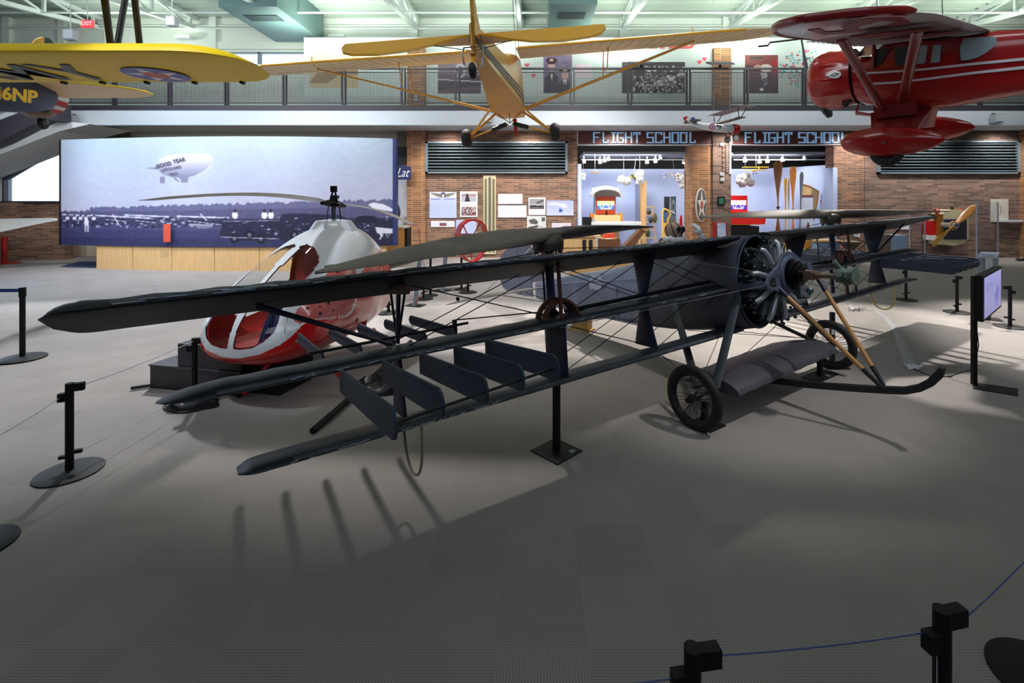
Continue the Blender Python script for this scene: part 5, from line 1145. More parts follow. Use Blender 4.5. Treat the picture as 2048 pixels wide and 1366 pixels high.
# sky gradient of the printed photograph
yy=np.linspace(0,1,216)[:,None,None]; xx=np.linspace(0,1,667)[None,:,None]
top=np.array([158,176,196]); mid=np.array([166,166,198]); hz=np.array([188,182,208])
g=top*(1-yy*1.3).clip(0,1)+mid*(1-(abs(yy-.45)/.45)).clip(0,1)*.55+hz*((yy-.2)*1.25).clip(0,1); g=g/( (1-yy*1.3).clip(0,1)+(1-(abs(yy-.45)/.45)).clip(0,1)*.55+((yy-.2)*1.25).clip(0,1))
cv.a=g*np.ones((1,667,1))-8*xx; cv.noise(5,k=8,seed=4); cv.blur(3)
def m(px,py): return (px-122,py-279)
X_=lambda px:px-122; Y_=lambda py:py-279
# airship
cv.ell(X_(374),Y_(334),54,22,(196,196,212)); 
cvp=[(X_(a),Y_(b)) for a,b in ((313,334),(318,322),(335,316),(365,312),(400,311),(420,314),(427,320),(424,330),(412,343),(392,354),(370,360),(345,358),(325,352),(314,342))]
cv.mask(cv.X<-1,(0,0,0)); 
for yb in range(216): pass
cv.rect(X_(300),Y_(305),X_(430),Y_(372),(0,0,0),0)
cv2=CV(667,216); cv2.poly(cvp,(0,0,0)); mk=cv2.a[...,0]<128
cv.a[:]=cv.a
sh=np.clip((cv.Y-Y_(312))/48.0,0,1)[...,None]; base=np.array([206,204,216])*(1-sh)+np.array([112,112,146])*sh; cv.a[mk]=base[mk]
cv.mask((~mk)&(((cv.X-X_(374))/54.0)**2+((cv.Y-Y_(334))/22.0)**2<=1),(172,172,200))
for p in ([(292,340),(318,337),(318,343)],[(320,356),(330,357),(331,369),(321,370)],[(360,359),(378,357),(376,369),(364,368)]): cv.poly([(X_(a),Y_(b)) for a,b in p],(120,118,146))
cv.line(X_(350),Y_(360),X_(358),Y_(366),2,(80,78,104))
# tree line, field
rg=np.random.RandomState(3); 
for i in range(230):
    x=i*2.95; h_=rg.rand()*5; by=Y_(428)-(x/667)*18+(6 if x<60 else 0); cv.ell(x,by-h_*.3,5,5+h_,(98+rg.randint(-10,10),96,140))
cv.mask((cv.Y>Y_(427)-cv.X*.018)&(cv.Y<Y_(446)),(84,82,126)); 
cv.mask(cv.Y>=Y_(440)-cv.X*.004,(66,64,104)); cv.mask(cv.Y>=Y_(452),(74,72,122)); cv.mask(cv.Y>=Y_(462),(64,62,114)); cv.mask(cv.Y>=Y_(478),(54,54,104)); cv.noise(16,0,Y_(424),667,216,2,5)
def ln(a,b,c,d,w_,col,al=1): cv.line(X_(a),Y_(b),X_(c),Y_(d),w_,col,al)
def el(a,b,rx,ry,col,al=1): cv.ell(X_(a),Y_(b),rx,ry,col,al)
for k in range(170):
    x=rg.uniform(125,460); y=rg.uniform(436,456); el(x,y,rg.uniform(1,5),rg.uniform(1,2.5),[(34,32,66),(150,150,184),(50,48,90)][rg.randint(3)])
for a,b,c,d in ((182,433,300,438),(250,432,338,435),(355,434,458,437),(125,432,180,434)): ln(a,b,c,d,2.5,(206,204,222))
for a,b in ((230,442),(290,444),(395,444),(430,448)): el(a,b,22,4,(44,42,80)); ln(a-20,b-1,a+22,b+3,1.5,(190,190,210))
ln(226,432,238,452,2.5,(196,196,214)); ln(402,430,414,442,2.5,(210,210,224)); ln(380,450,425,452,4,(150,150,182)); el(408,455,16,3,(120,118,150))
for a in (135,149,161,172,188): el(a,440,3.5,5,(222,218,232)); el(a,434,2.2,2.4,(60,54,84)); ln(a,444,a,458,4,(54,52,92))
el(173,447,4.5,8,(214,212,228)); ln(171,452,171,466,2,(190,190,212)); ln(176,452,176,466,2,(190,190,212))
for a in (471,530,543): el(a,432,6,7,(226,222,236)); el(a,423.5,3,3.5,(44,40,66))
for p in ([(440,470),(446,446),(480,440),(560,440),(566,430),(590,428),(640,430),(680,432),(700,440),(788,440),(788,494),(640,492),(560,480),(470,482)],): cv.poly([(X_(a),Y_(b)) for a,b in p],(40,38,76))
for k in range(120): el(rg.uniform(445,785),rg.uniform(436,478),rg.uniform(1,4.5),rg.uniform(.6,2),[(120,118,160),(70,70,112),(30,28,56),(150,150,180)][rg.randint(4)])
for a,b in ((470,477),(500,470),(523,478),(590,470),(640,470)): el(a,b,9,9,(24,22,46)); el(a,b,4,4,(110,108,140))
ln(442,474,560,478,1.6,(160,158,186)); ln(448,444,560,442,1.2,(150,148,180))
cv.poly([(X_(a),Y_(b)) for a,b in ((738,412),(748,407),(770,411),(788,420),(788,426),(750,420))],(206,204,222)); cv.poly([(X_(a),Y_(b)) for a,b in ((752,456),(788,460),(788,470),(756,468))],(200,200,218)); ln(756,462,766,474,4,(206,206,224)); ln(770,464,762,480,3,(190,190,212))
el(735,440,22,7,(30,28,60)); cv.blur(1)
YM0=16.15
def mural(u,v):
    px=122+(786-122)*u; pyt=279+0*u; bulge=5.5*(1-(2*u-.92)**2); bulge=max(bulge,-1)
    # gently curved panel: the middle bows towards the viewer
    Y=17.1-1.0*(1-((u-.5)/.5)**2)*.75-.35*u
    X=(px-CX)/F*Y; zb=.80; zt=WZ(279,17.0)
    return V((X,Y,zb+(zt-zb)*v))
gl=cv.a.mean(2,keepdims=True); cv.a=np.clip(gl+(cv.a-gl)*.72,0,255); cv.a=np.clip((cv.a-128)*1.12+124,0,255)
mural_t=thing('mural_wall','large curved blue-toned photo mural of an old airfield with a blimp on a maple base','display wall',(0,0,0))
picture('mural_print',cv.a,mural,M_print,mural_t)
mb=MB(); n=60; 
rgs=[]
for i in range(n+1):
    u=i/n; a=mural(u,0); b=mural(u,1); rgs.append([a+V((0,.02,0)),b+V((0,.02,0)),b+V((0,.16,0)),a+V((0,.16,0))])
mb.loft(rgs).build('curved_backing',mat('navy_panel_edge',(34,48,98),.5),mural_t,ang=30)
mb=MB(); a=mural(1,0); b=mural(1,1); mb.bx(a.x,a.x+.11,a.y-.03,a.y+.25,a.z,b.z); mb.build('edge_strip',mat('navy_panel_edge',(34,48,98)),mural_t,smooth=False)
mb=MB(); a=mural(0,0); b=mural(0,1); mb.bx(a.x-.05,a.x,a.y-.02,a.y+.25,a.z,b.z); mb.build('edge_strip',M_black,mural_t,smooth=False)
def curve_at(px,off=-.3):
    u=(px-122)/(786-122); p=mural(u,0); return V((p.x,p.y+off,0))
# maple base panels
for i,(a,b) in enumerate(((190,263),(263,341),(341,427),(427,517),(517,606),(606,700),(700,772))):
    mb=MB(); rgs=[]
    for k in range(7):
        p=curve_at(a+(b-a)*k/6,.05); p.x*=1; rgs.append([V((p.x+(.012 if k==0 else -.012 if k==6 else 0),p.y,0.0)),V((p.x+(.012 if k==0 else -.012 if k==6 else 0),p.y,.80)),V((p.x,p.y+.1,.80)),V((p.x,p.y+.1,0))])
    mb.loft(rgs).build('base_panel',M_maple,mural_t,ang=30)
# blimp lettering printed on the mural
def bent(px0,py0,size,ang):
    def f(p):
        c,s_=math.cos(ang),math.sin(ang); px=px0+(p.x*c-p.y*s_); py=py0-(p.x*s_+p.y*c)
        u=(px-122)/664; zt=WZ(279,17.0); v=((CY-py)/F*16.35+H-.80)/(zt-.80); q=mural(u,v); return q+V((0,-.02-p.z*0,0))
    return f
M_let=mat('mural_lettering',(58,52,78),.6)
text_mesh('blimp_lettering','GOOD',10.5,None,M_let,mural_t,.0,bend=bent(328,330,13,R(13)),offset=.3,xs=.95); text_mesh('blimp_lettering','YEAR',11,None,M_let,mural_t,.0,bend=bent(359,321.5,13,R(12)),offset=.3,xs=.95)
text_mesh('blimp_lettering','LIFEGUARD',8.0,None,M_let,mural_t,.0,bend=bent(343,337.5,8,R(10)),offset=.1); text_mesh('blimp_lettering','TIRES',7.5,None,M_let,mural_t,.0,bend=bent(347,348.5,8,R(8)),offset=.05)
mb=MB(); p0=mural((328-122)/664,.0); 
t=V(((334.5-CX)/F*16.2,16.2,0)); o=MB().bx(-.115,.115,-.02,0,-.30,.30).build('red_label_panel',mat('red_orange_label',(206,84,66),.5),mural_t,smooth=False); o.location=P3(334.5,466,16.2)
for k in range(9): pass
# blue carpet and counter at the right end
MB().add([FL(118,534)+V((0,0,.004)),FL(192,536.5)+V((0,0,.004)),FL(192,523)+V((0,0,.004)),FL(160,523)+V((0,0,.004))],[(0,1,2,3)]).build('blue_carpet',mat('navy_carpet',(34,42,84),.9),None,smooth=False)
tag(bpy.data.objects['blue_carpet'],'triangular corner of navy blue carpet left of the maple mural base','carpet')
t=thing('wooden_counter','orange-brown wooden counter just right of the mural end','counter',P3(781,508,18.0)-V((0,0,0))); t.location.z=0; a=(812-750)/2/F*18
MB().bx(-a*1.1,a*.95,-.2,.5,.18,WZ(456,18)).build('body',M_oak,t,smooth=False); MB().bx(a*.95,a*1.12,-.1,.5,0,WZ(456,18)).build('side',M_black,t,smooth=False); MB().bx(-a*1.1,a*1.0,-.22,.52,WZ(456,18),WZ(452,18)).build('top',mat('pale_counter_top',(214,206,190),.5),t,smooth=False)
t=thing('navy_banner','navy banner with handwritten white lettering beyond the mural','banner',P3(802,346,19.7)); MB().bx(-.28,.4,0,.03,-.27,.27).build('panel',mat('navy_banner',(30,40,86),.6),t,smooth=False)
text_mesh('lettering','Lat',.52,Matrix.Translation((.10,-.01,-.0))@FACE@Matrix(((1,.35,0,0),(0,1,0,0),(0,0,1,0),(0,0,0,1))),M_white,t,.002,align='CENTER',xs=.75)
MB().bx(-.28,-.2,-.01,0,.0,.12).build('yellow_mark',mat('yellow_mark',(230,200,40)),t,smooth=False)
w=MB(); w.bx(WX(788,20.2),WX(816,20.2),20.6,20.8,0,WZ(352,20.6)); struct('wall_shop',w,mat('shop_wall_pale',(204,204,212),.7),smooth=False)
w=MB(); w.bx(WX(780,20.5),WX(818,20.5),20.0,22,WZ(330,20.2),WZ(294,20.2)); struct('trim_11',w,mat('dark_shop_ceiling',(30,28,30),.8),smooth=False)
t=thing('dark_jacket','dark padded jacket hanging beyond the mural edge','jacket',P3(793,425,19.9)); MB().sph((0,0,.0),(.16,.12,.36),n=18,k=12).build('body',mat('dark_jacket',(44,40,40),.8),t); MB().sph((-.03,0,.40),(.07,.07,.09),n=12,k=8).build('hood',mat('jacket_hood',(90,66,40),.8),t)
# ================================================================ PANELS ON THE BRICK WALL
def panel_cv(w_,h_,bg): return CV(w_,h_,bg)
def textlines(c,x0,y0,x1,n,dy,col,seed=1,lw=1):
    rg=np.random.RandomState(seed)
    for i in range(n):
        x=x0
        e=x1 if i<n-1 else x0+(x1-x0)*.6
        while x<e:
            L=rg.randint(3,10); c.rect(x,y0+i*dy,min(x+L,e),y0+i*dy+lw,col); x+=L+2
def wallpic(name,lab,px0,py0,px1,py1,c,Y=YW,group=None,cat='panel',th=.03):
    Y=Y-th-.0015; x0,x1,z1,z0=WX(px0,Y),WX(px1,Y),WZ(py0,Y),WZ(py1,Y); t=thing(name,lab,cat,((x0+x1)/2,Y,(z0+z1)/2),0,group)
    a=(x1-x0)/2; b=(z1-z0)/2; MB().bx(-a,a,.002,th,-b,b).build('backing',M_white,t,smooth=False)
    picture('print',c.a,lambda u,v:V((-a+2*a*u,0,-b+2*b*v)),M_print,t); return t
G='information panels on the brick wall'
c=CV(110,100,(196,204,232)); c.rect(0,0,110,22,(216,216,224)); c.mask(c.Y>22,(190,200,232)); 
for s in (-1,1): c.poly([(55,8),(55+s*52,2),(55+s*44,10),(55+s*20,20),(55,22)],(150,146,140)); 
for k in range(6):
    for s in (-1,1): c.line(55+s*8,9+k*2,55+s*(50-k*7),3+k*2.6,1,(90,88,92))
c.ell(55,6,9,5,(74,76,104)); c.ell(55,14,7,6,(206,204,210)); c.line(49,10,49,18,2,(60,60,84)); c.line(61,10,61,18,2,(60,60,84))
c.rect(6,26,46,29,(110,110,176)); c.rect(60,26,104,29,(110,110,176)); textlines(c,6,42,50,9,5,(160,168,206)); textlines(c,58,42,104,9,5,(160,168,206))
wallpic('information_panel','pale blue wall panel topped by a winged emblem',859,384,913,436,c,group=G)
c=CV(70,100,(224,222,232)); c.rect(6,8,64,40,(176,176,186)); c.rect(6,14,64,17,(170,50,50)); c.ell(28,14,5,5,(60,54,60)); c.poly([(18,40),(24,18),(34,18),(40,40)],(44,40,50)); c.rect(6,60,64,94,(120,100,110)); 
rg=np.random.RandomState(2)
for k in range(160): c.ell(rg.uniform(7,63),rg.uniform(61,93),2.2,1.8,[(226,220,222),(60,40,60),(150,70,70),(200,180,170)][rg.randint(4)])
textlines(c,8,45,60,3,4,(170,170,190)); wallpic('information_panel','white wall panel with a pilot photo above a crowd photo',920,383,955,434,c,group=G)
c=CV(94,24,(230,228,236)); c.rect(34,8,62,20,(150,90,100)); 
for k in range(7): c.ell(36+k*4,11,1.6,2,(60,36,50))
textlines(c,4,9,30,3,4,(180,180,196)); textlines(c,66,9,90,3,4,(180,180,196)); wallpic('information_panel','narrow white wall strip with a tiny group photo',862,442,909,454,c,group=G)
c=CV(78,54,(188,196,230)); textlines(c,4,6,30,2,4,(120,124,170)); textlines(c,4,14,74,8,4.6,(160,168,206)); wallpic('information_panel','pale blue text panel partly behind the red hoop',912,440,953,467,c,group=G)
M_=mat
c=CV(96,42,(226,226,238)); textlines(c,6,6,44,7,4.6,(188,188,206)); textlines(c,52,6,90,7,4.6,(188,188,206)); wallpic('information_panel','upper of the two blank-looking white text panels right of the tall switch panel',996,388,1045,408,c,group=G)
c=CV(108,48,(226,226,240)); textlines(c,6,6,50,8,4.6,(186,186,208)); textlines(c,58,6,102,8,4.6,(186,186,208)); wallpic('information_panel','lower and wider of the two blank-looking white text panels',996,411,1053,435,c,group=G)
c=CV(68,70,(232,232,238)); c.rect(4,6,62,46,(150,150,156)); c.poly([(4,32),(20,28),(40,34),(62,26),(62,46),(4,46)],(90,84,90)); c.ell(22,34,14,3,(40,38,44)); c.ell(48,34,12,4,(44,40,46)); c.poly([(30,20),(58,8),(60,14),(34,26)],(70,66,72)); c.line(6,28,60,30,2,(214,214,220)); textlines(c,6,52,60,4,4,(180,180,196)); wallpic('information_panel','white wall panel with a grey photo of aircraft wreckage above its caption',1057,395,1091,430,c,group=G)
c=CV(76,60,(214,216,216)); c.poly([(6,16),(30,10),(44,22),(40,34),(14,30)],(96,84,86)); c.poly([(4,44),(44,36),(46,44),(6,52)],(84,66,60)); c.rect(58,6,72,22,(90,90,94)); c.ell(56,44,8,8,(196,196,198)); c.noise(20,k=2,seed=5); wallpic('information_panel','photo panel of an old wrecked car and a workbench',1054,432,1092,462,c,group=G)
c=CV(106,62,(182,190,232)); c.a=c.a+(c.Y[...,None]-31)*.5; c.ell(60,18,16,7,(214,218,238)); c.ell(70,24,12,6,(224,226,242)); c.ell(30,14,24,7,(204,208,236)); c.poly([(48,46),(50,30),(54,36),(60,28),(58,36),(64,40),(60,47),(54,48)],(44,88,164)); wallpic('information_panel','sky-blue wall panel with a small dark blue bird shape',1093,401,1147,431,c,group=G)
c=CV(80,20,(226,222,232)); textlines(c,4,4,36,4,3.6,(150,130,150)); textlines(c,44,4,76,4,3.6,(150,130,150)); wallpic('open_logbook','open white logbook panel just above the near rotor blade',1104,446,1142,460,c,cat='book')
# tall switch panel
t=thing('tall_switchboard','tall cream panel with two columns of small slots on the brick wall','panel',((WX(967)+WX(992))/2,YW-.06,WZ(508))); hh=WZ(351)-WZ(508); a=(WX(992)-WX(967))/2
MB().bx(-a,a,0,.055,0,hh).build('frame',mat('cream_metal',(206,196,160),.5),t,smooth=False)
MB().bx(-.05,.06,-.006,0,.08,hh-.08).build('centre_strip',mat('brown_grey_strip',(104,98,88),.5),t,smooth=False)
for s in (-1,1):
    mb=MB()
    for k in range(66): z=.08+k*(hh-.2)/66; mb.bx(s*.16-.05,s*.16+.05,-.008,0,z,z+.027)
    mb.build('slot_column',mat('olive_slots',(96,88,54),.5),t,smooth=False)
# signs over the openings
for x0,x1,lab in ((1155,1424,'brown fascia sign over the left exhibit opening reading FLIGHT SCHOOL'),(1463,1725,'brown fascia sign over the right exhibit opening reading FLIGHT SCHOOL')):
    Yg=YW-.02; z0,z1=WZ(289,Yg),WZ(262,Yg)
    t=thing('fascia_sign',lab,'sign',((WX(x0,Yg)+WX(x1,Yg))/2,Yg,(z0+z1)/2)); a=(WX(x1,Yg)-WX(x0,Yg))/2; b=(z1-z0)/2
    MB().bx(-a,a,0,.35,-b,b).build('board',mat('brown_sign_board',(96,52,46),.5,var=.1),t,smooth=False)
    MB().bx(-a-.02,-a+.02,-.03,.0,-b,b).bx(-a,a,-.02,.3,-b-.02,-b).build('edge',M_fascia,t,smooth=False)
    # letters built from strokes on a 4x5 grid
    GL={'F':[((0,0),(0,5)),((0,5),(3,5)),((0,2.7),(2.2,2.7))],'L':[((0.6,5),(0.6,0)),((0.6,0),(3,0)),((3,0),(3,.9))],'I':[((1.5,0),(1.5,5)),((.6,5),(2.4,5)),((.6,0),(2.4,0))],'G':[((3,5),(0,5)),((0,5),(0,0)),((0,0),(3,0)),((3,0),(3,2.4)),((3,2.4),(1.6,2.4))],'H':[((0,0),(0,5)),((3,0),(3,5)),((0,2.6),(3,2.6))],'T':[((0,5),(3,5)),((1.5,5),(1.5,0)),((0,5),(0,4.2)),((3,5),(3,4.2))],'S':[((3,5),(0,5)),((0,5),(0,2.6)),((0,2.6),(3,2.6)),((3,2.6),(3,0)),((3,0),(0,0))],'C':[((3,5),(0,5)),((0,5),(0,0)),((0,0),(3,0)),((3,5),(3,4.2)),((3,0),(3,.8))],'O':[((0,0),(0,5)),((0,5),(3,5)),((3,5),(3,0)),((3,0),(0,0))],' ':[]}
    adv={'I':3.6,' ':2.6}; txt='FLIGHT SCHOOL'; tot=sum(adv.get(ch,4.4) for ch in txt)-1.1; cxp=(1188+1390)/2 if x0<1300 else (1490+1694)/2; Wd=(1390-1187)/F*Yg; sc=Wd/tot; hgt=.40; xx_=(cxp-(x0+x1)/2)/F*Yg-Wd/2
    for ch in txt:
        if ch!=' ':
            mb=MB(); hw=.032
            for (p,q) in GL[ch]:
                X0,X1=sorted((p[0],q[0])); Z0,Z1=sorted((p[1],q[1])); 
                mb.bx(xx_+X0*sc-hw,xx_+X1*sc+hw,-.05,-.005,-hgt/2+Z0*hgt/5-hw*.8,-hgt/2+Z1*hgt/5+hw*.8)
            mb.build('letter',mat('pale_blue_letters',(160,196,226),.4,emit=(150,190,225),es=.25),t,smooth=False)
        xx_+=adv.get(ch,4.4)*sc
# exhibit room interior behind the openings
M_lav=mat('pale_blue_exhibit_wall',(176,190,226),.7); M_dkc=mat('black_open_ceiling',(18,18,20),.9)
YB=23.4
w=MB(); w.bx(WX(1100,YB),WX(1760,YB),YB,YB+.2,0,WZ(338,YB)); struct('wall_exhibit_back',w,M_lav,smooth=False)
w=MB(); w.bx(WX(1100,YB),WX(1800,YB),YB+.5,YB+.6,WZ(345,YB),ZSOF+.2); w.bx(WX(1100,YB),WX(1800,YB),YW+.5,YB+.6,ZSOF-.1,ZSOF); struct('ceiling_exhibit',w,M_dkc,smooth=False)
w=MB(); w.bx(WX(1155)-.02,WX(1160)+.06,YW,YB,0,WZ(330,YW+.5)); struct('wall_exhibit_left',w,M_lav,smooth=False)
w=MB(); w.bx(WX(1158,YW),WX(1162,YW),YW-.01,YW+.15,0,WZ(328,YW)); struct('trim_12',w,M_fascia,smooth=False)
w=MB(); w.bx(WX(1666,YW),WX(1670,YW)+.1,YW-.0,YB,0,WZ(335,YW)); w.prism([(0,0),(1,0)],lambda u,v,d_:V((0,0,0)),0,0) if False else None; struct('wall_exhibit_right',w,M_lav,smooth=False)
w=MB(); w.loft([[V((WX(1537,YB),YB,0)),V((WX(1655,21.0),21.0,0)),V((WX(1655,21.0),21.1,0)),V((WX(1537,YB),YB+.1,0))],[V((WX(1537,YB),YB,WZ(337,YB))),V((WX(1655,21.0),21.0,WZ(330,21.0))),V((WX(1655,21.0),21.1,WZ(330,21.0))),V((WX(1537,YB),YB+.1,WZ(337,YB)))]]); struct('wall_exhibit_angled',w,M_lav,smooth=False)
w=MB(); w.bx(WX(1284,21.9),WX(1292,21.9),21.9,YB,0,WZ(366,21.9)); struct('wall_exhibit_partition',w,mat('partition_lav',(150,158,182),.7),smooth=False)
w=MB(); w.bx(WX(1281,21.8),WX(1292,21.8),21.7,21.9,0,WZ(362,21.8)); struct('trim_13',w,M_maple,smooth=False)
w=MB(); w.bx(WX(1155),WX(1725),YW+.5,YB,.001,.012); struct('floor_exhibit',w,mat('slate_carpet',(84,88,112),.9),smooth=False)
for (a,b,l) in ((1160,1396,'white suspended ceiling raft hanging in the left exhibit opening'),(1463,1690,'white suspended ceiling raft hanging in the right exhibit opening')):
    t=thing('ceiling_raft',l,'ceiling panel',(0,0,WZ(308,20.9))); MB().bx(WX(a+8,20.9),WX(b-3,20.9),20.85,22.9,0,.09).build('raft',mat('raft_white',(150,158,174),.7),t,smooth=False)
    MB().bx(WX(a+2,21.6),WX(b-8,21.6),21.4,21.5,-.22,-.18).build('lighting_track',M_white,t,smooth=False)
def trackspot(px,py,Y,lab,lit=False):
    t=thing('track_spotlight',lab,'light',P3(px,py,Y),0,'track spotlights in the exhibit openings'); MB().lathe([(.03,.14),(.06,.12),(.085,-.02),(.085,-.05)],(0,0,0),(0,.35,1),14).build('can',M_white,t); MB().bx(-.015,.015,-.015,.015,.1,.26).build('stem',M_white,t,smooth=False)
    MB().lathe([(.0,-.052),(.07,-.052),(.07,-.05)],(0,0,0),(0,.35,1),14).build('lamp',mat('lit_lamp',(255,255,250),.4,emit=(255,250,235),es=30 if lit else 1) if lit else mat('unlit_lamp',(220,220,225),.3),t)
for px,py,l in ((1200,325,0),(1209,322,0),(1217,319,0),(1168,324,0),(1294,325,0),(1311,322,1),(1321,317,0),(1368,324,1)): trackspot(px,py,21.3,'small white track spotlight in the left exhibit opening',l)
for px,py,l in ((1490,321,1),(1519,324,0),(1535,323,0),(1565,321,0),(1609,318,0)): trackspot(px,py,21.3,'small white track spotlight in the right exhibit opening',l)
# clouds and little aeroplanes
M_cloud=mat('cotton_cloud',(232,232,236),.95,bump=.8,bscale=30); M_cloudg=mat('grey_cotton_cloud',(178,176,178),.95,bump=.8,bscale=30)
def cloud(parts,Y,lab,m_=None,seed=1):
    px=sum(p[0] for p in parts)/len(parts); py=sum(p[1] for p in parts)/len(parts); c=P3(px,py,Y); t=MB(); rg=random.Random(seed)
    for (x,y,r_) in parts:
        q=P3(x,y,Y)-c; rr_=r_/F*Y
        for k in range(9): d=V((rg.uniform(-1,1),rg.uniform(-.6,.6),rg.uniform(-1,1)))*rr_*.55; t.sph(q+d,rr_*rg.uniform(.5,.8),n=10,k=7)
    o=t.build('cotton_cloud',m_ or M_cloud); o.location=c; MB().tube([(0,0,.1),(0,0,1.1)],.004,4).build('hanging_thread',M_wire,o); tag(o,lab,'cloud',None)
cloud([(1247,361,9),(1252,364,8),(1243,358,7)],21.5,'small white cotton cloud left of the green model plane',seed=2); cloud([(1278,353,9),(1281,346,6),(1280,364,6)],21.5,'white cotton cloud behind the tail of the green model plane',seed=3)
cloud([(1361,356,9),(1372,358,10),(1366,368,8),(1378,352,8)],21.95,'larger white cotton cloud beside the brick pier',seed=4); cloud([(1482,360,9),(1492,356,10),(1500,362,9),(1487,366,8)],21.5,'grey cotton cloud under the yellow model biplane',M_cloudg,5); cloud([(1166,350,5),(1167,357,4)],21.5,'sliver of white cotton cloud at the left edge of the exhibit opening',seed=6)
def toy(px,py,Y,span,col,lab,rz=0,roll=0,bi=False,length=None):
    L_=length or span*.75; t=thing('hanging_model_plane',lab,'model',P3(px,py,Y),R(rz)); t.rotation_euler=(0,R(roll),R(rz)); m_=mat('toy_'+'_'.join(map(str,col)),col,.5)
    MB().tube([(0,-L_*.4,0),(0,-L_*.2,0),(0,L_*.5,.02)],[span*.045,span*.05,span*.012],10).build('fuselage',m_,t)
    MB().bx(-span/2,span/2,-L_*.18,L_*.05,.01,.03).build('wing',m_,t,smooth=False)
    if bi: 
        MB().bx(-span/2,span/2,-L_*.2,L_*.03,span*.13,span*.13+.02).build('upper_wing',m_,t,smooth=False)
        for q in (-.4,-.2,.2,.4): MB().bx(q*span-.006,q*span+.006,-L_*.1,-L_*.08,.02,span*.13).build('strut',M_dark,t,smooth=False)
    MB().bx(-span*.16,span*.16,L_*.4,L_*.5,.01,.03).build('tailplane',m_,t,smooth=False); MB().bx(-.01,.01,L_*.38,L_*.5,.0,span*.14).build('fin',m_,t,smooth=False)
    MB().tube([(0,0,.05),(0,0,1.0)],.004,4).build('hanging_thread',M_wire,t)
    for q in (-.06,.06): MB().cyl((q*span-.008,-L_*.2,-span*.12),(q*span+.008,-L_*.2,-span*.12),span*.035,12).build('wheel',M_rubber,t)
toy(1190,347,21.2,.42,(206,160,70),'tiny yellow model biplane at the left of the exhibit opening',5,0,True); toy(1266,355,21.2,.55,(150,150,30),'olive-green model plane between two cotton clouds',60,25)
toy(1350,352,21.2,1.05,(226,206,190),'pale model biplane tilted above the large cotton cloud',8,-8,True,.7); toy(1512,341,21.2,1.08,(228,184,40),'yellow model biplane in the right exhibit opening',175,0,True,.8)
# flight simulator (left): orange with grey hood
def sim(px0,px1,yt,yb,scr,body,hood,lab):
    Y=21.5; c=P3((px0+px1)/2,402,Y); c.z=0; t=thing('flight_simulator',lab,'arcade machine',c); k=Y/F; z=lambda py:WZ(py,Y); a=(px1-px0)/2*k
    MB().bx(-a*.95,a*.95,.25,.9,0,z(yb)).build('cabinet',M_maple,t,smooth=False)
    MB().bx(-a*.72,a*.72,.22,.8,z(yb),z(yt)).build('screen_housing',mat('grey_housing',(170,172,178),.5),t,smooth=False)
    MB().bx(-a*.66,a*.66,.16,.22,z(yb),z(yt)).build('screen_surround',body,t,smooth=False)
    cvs=CV(60,34,scr[0]); cvs.rect(0,17,60,34,scr[1]); cvs.rect(0,0,60,5,scr[0]); 
    for s in (-1,1): cvs.line(30,8,30+s*16,30,2,(240,240,240)); cvs.line(30+s*16,30,30+s*24,10,2,(240,240,240))
    for q in range(4): cvs.ell(19+q*7,29,3,3,(226,228,232)); cvs.ell(19+q*7,29,1.8,1.8,(30,30,50))
    picture('screen',cvs.a,lambda u,v:V((-a*.58+1.16*a*u,.15,z(yt)-(z(yt)-z(yb))*(.76-.5*v))),vcol('lit_screen',.4,.9),t)
    return t,a,z
t,a,z=sim(1183,1242,393,428,((236,220,150),(60,110,180)),mat('orange_red_surround',(196,66,30),.5),None,'orange flight simulator booth with a domed grey hood and lit cockpit screen')
mb=MB()
for k in range(4):
    rings_=[]
    for q in range(9):
        yy_=.45-.22*k*1.0-q*.03; 
    w0=a*(1.06-.03*k); z0=z(393)-.02; hh_=.50-.05*k
    mb.loft([[V((w0*math.cos(math.pi*j/24),yq,z0+hh_*math.sin(math.pi*j/24)**.8)) for j in range(25)]+[V((w0*.93*math.cos(math.pi*j/24),yq,z0+hh_*.9*math.sin(math.pi*j/24)**.8)) for j in range(24,-1,-1)] for yq in (.5-.2*k,.28-.2*k)])
mb.bx(-a*.95,a*.95,.3,.5,z(393)-.02,z(393)+.40)
mb.build('hood',mat('grey_hood',(196,192,188),.7),t)
for s in (-1,1): MB().lathe([(.02,-.05),(.30,-.05),(.32,0),(.30,.05),(.02,.05)],(s*a*1.0,.15,z(440)),(1,0,0),24).build('side_cheek',mat('orange_paint',(232,120,20),.4),t)
MB().bx(-a*.9,a*.9,-.25,.25,z(447),z(430)).build('control_desk',M_maple,t,smooth=False); MB().tube([(0,-.1,z(430)),(0,-.1,z(424)+.06)],[.05,.03],10).build('joystick',M_black,t)
t,a,z=sim(1452,1507,391,428,((250,200,240),(60,60,170)),mat('bright_red_surround',(214,36,34),.4),None,'bright red flight simulator booth with a purple lit screen')
MB().bx(-a*.98,a*.98,.10,.14,z(432),z(386)).build('white_frame',M_white,t,smooth=False) if False else None
MB().loft([[V((x,-.3,zz)) for x,zz in ((-a*1.5,z(448)),(a*1.6,z(448)),(a*1.7,z(430)),(a*1.3,z(423)),(-a*1.5,z(423)))],[V((x,.15,zz)) for x,zz in ((-a*1.5,z(448)),(a*1.6,z(448)),(a*1.7,z(430)),(a*1.3,z(423)),(-a*1.5,z(423)))]]).build('red_cockpit_body',mat('bright_red_surround',(214,36,34)),t,smooth=False)
MB().bx(-a*1.2,a*1.2,-.28,.4,0,z(452)).build('black_footwell',M_black,t,smooth=False); MB().bx(-a*1.2,a*1.3,-.29,-.27,z(449),z(446)).build('yellow_stripe',mat('yellow_mark',(230,200,40)),t,smooth=False)
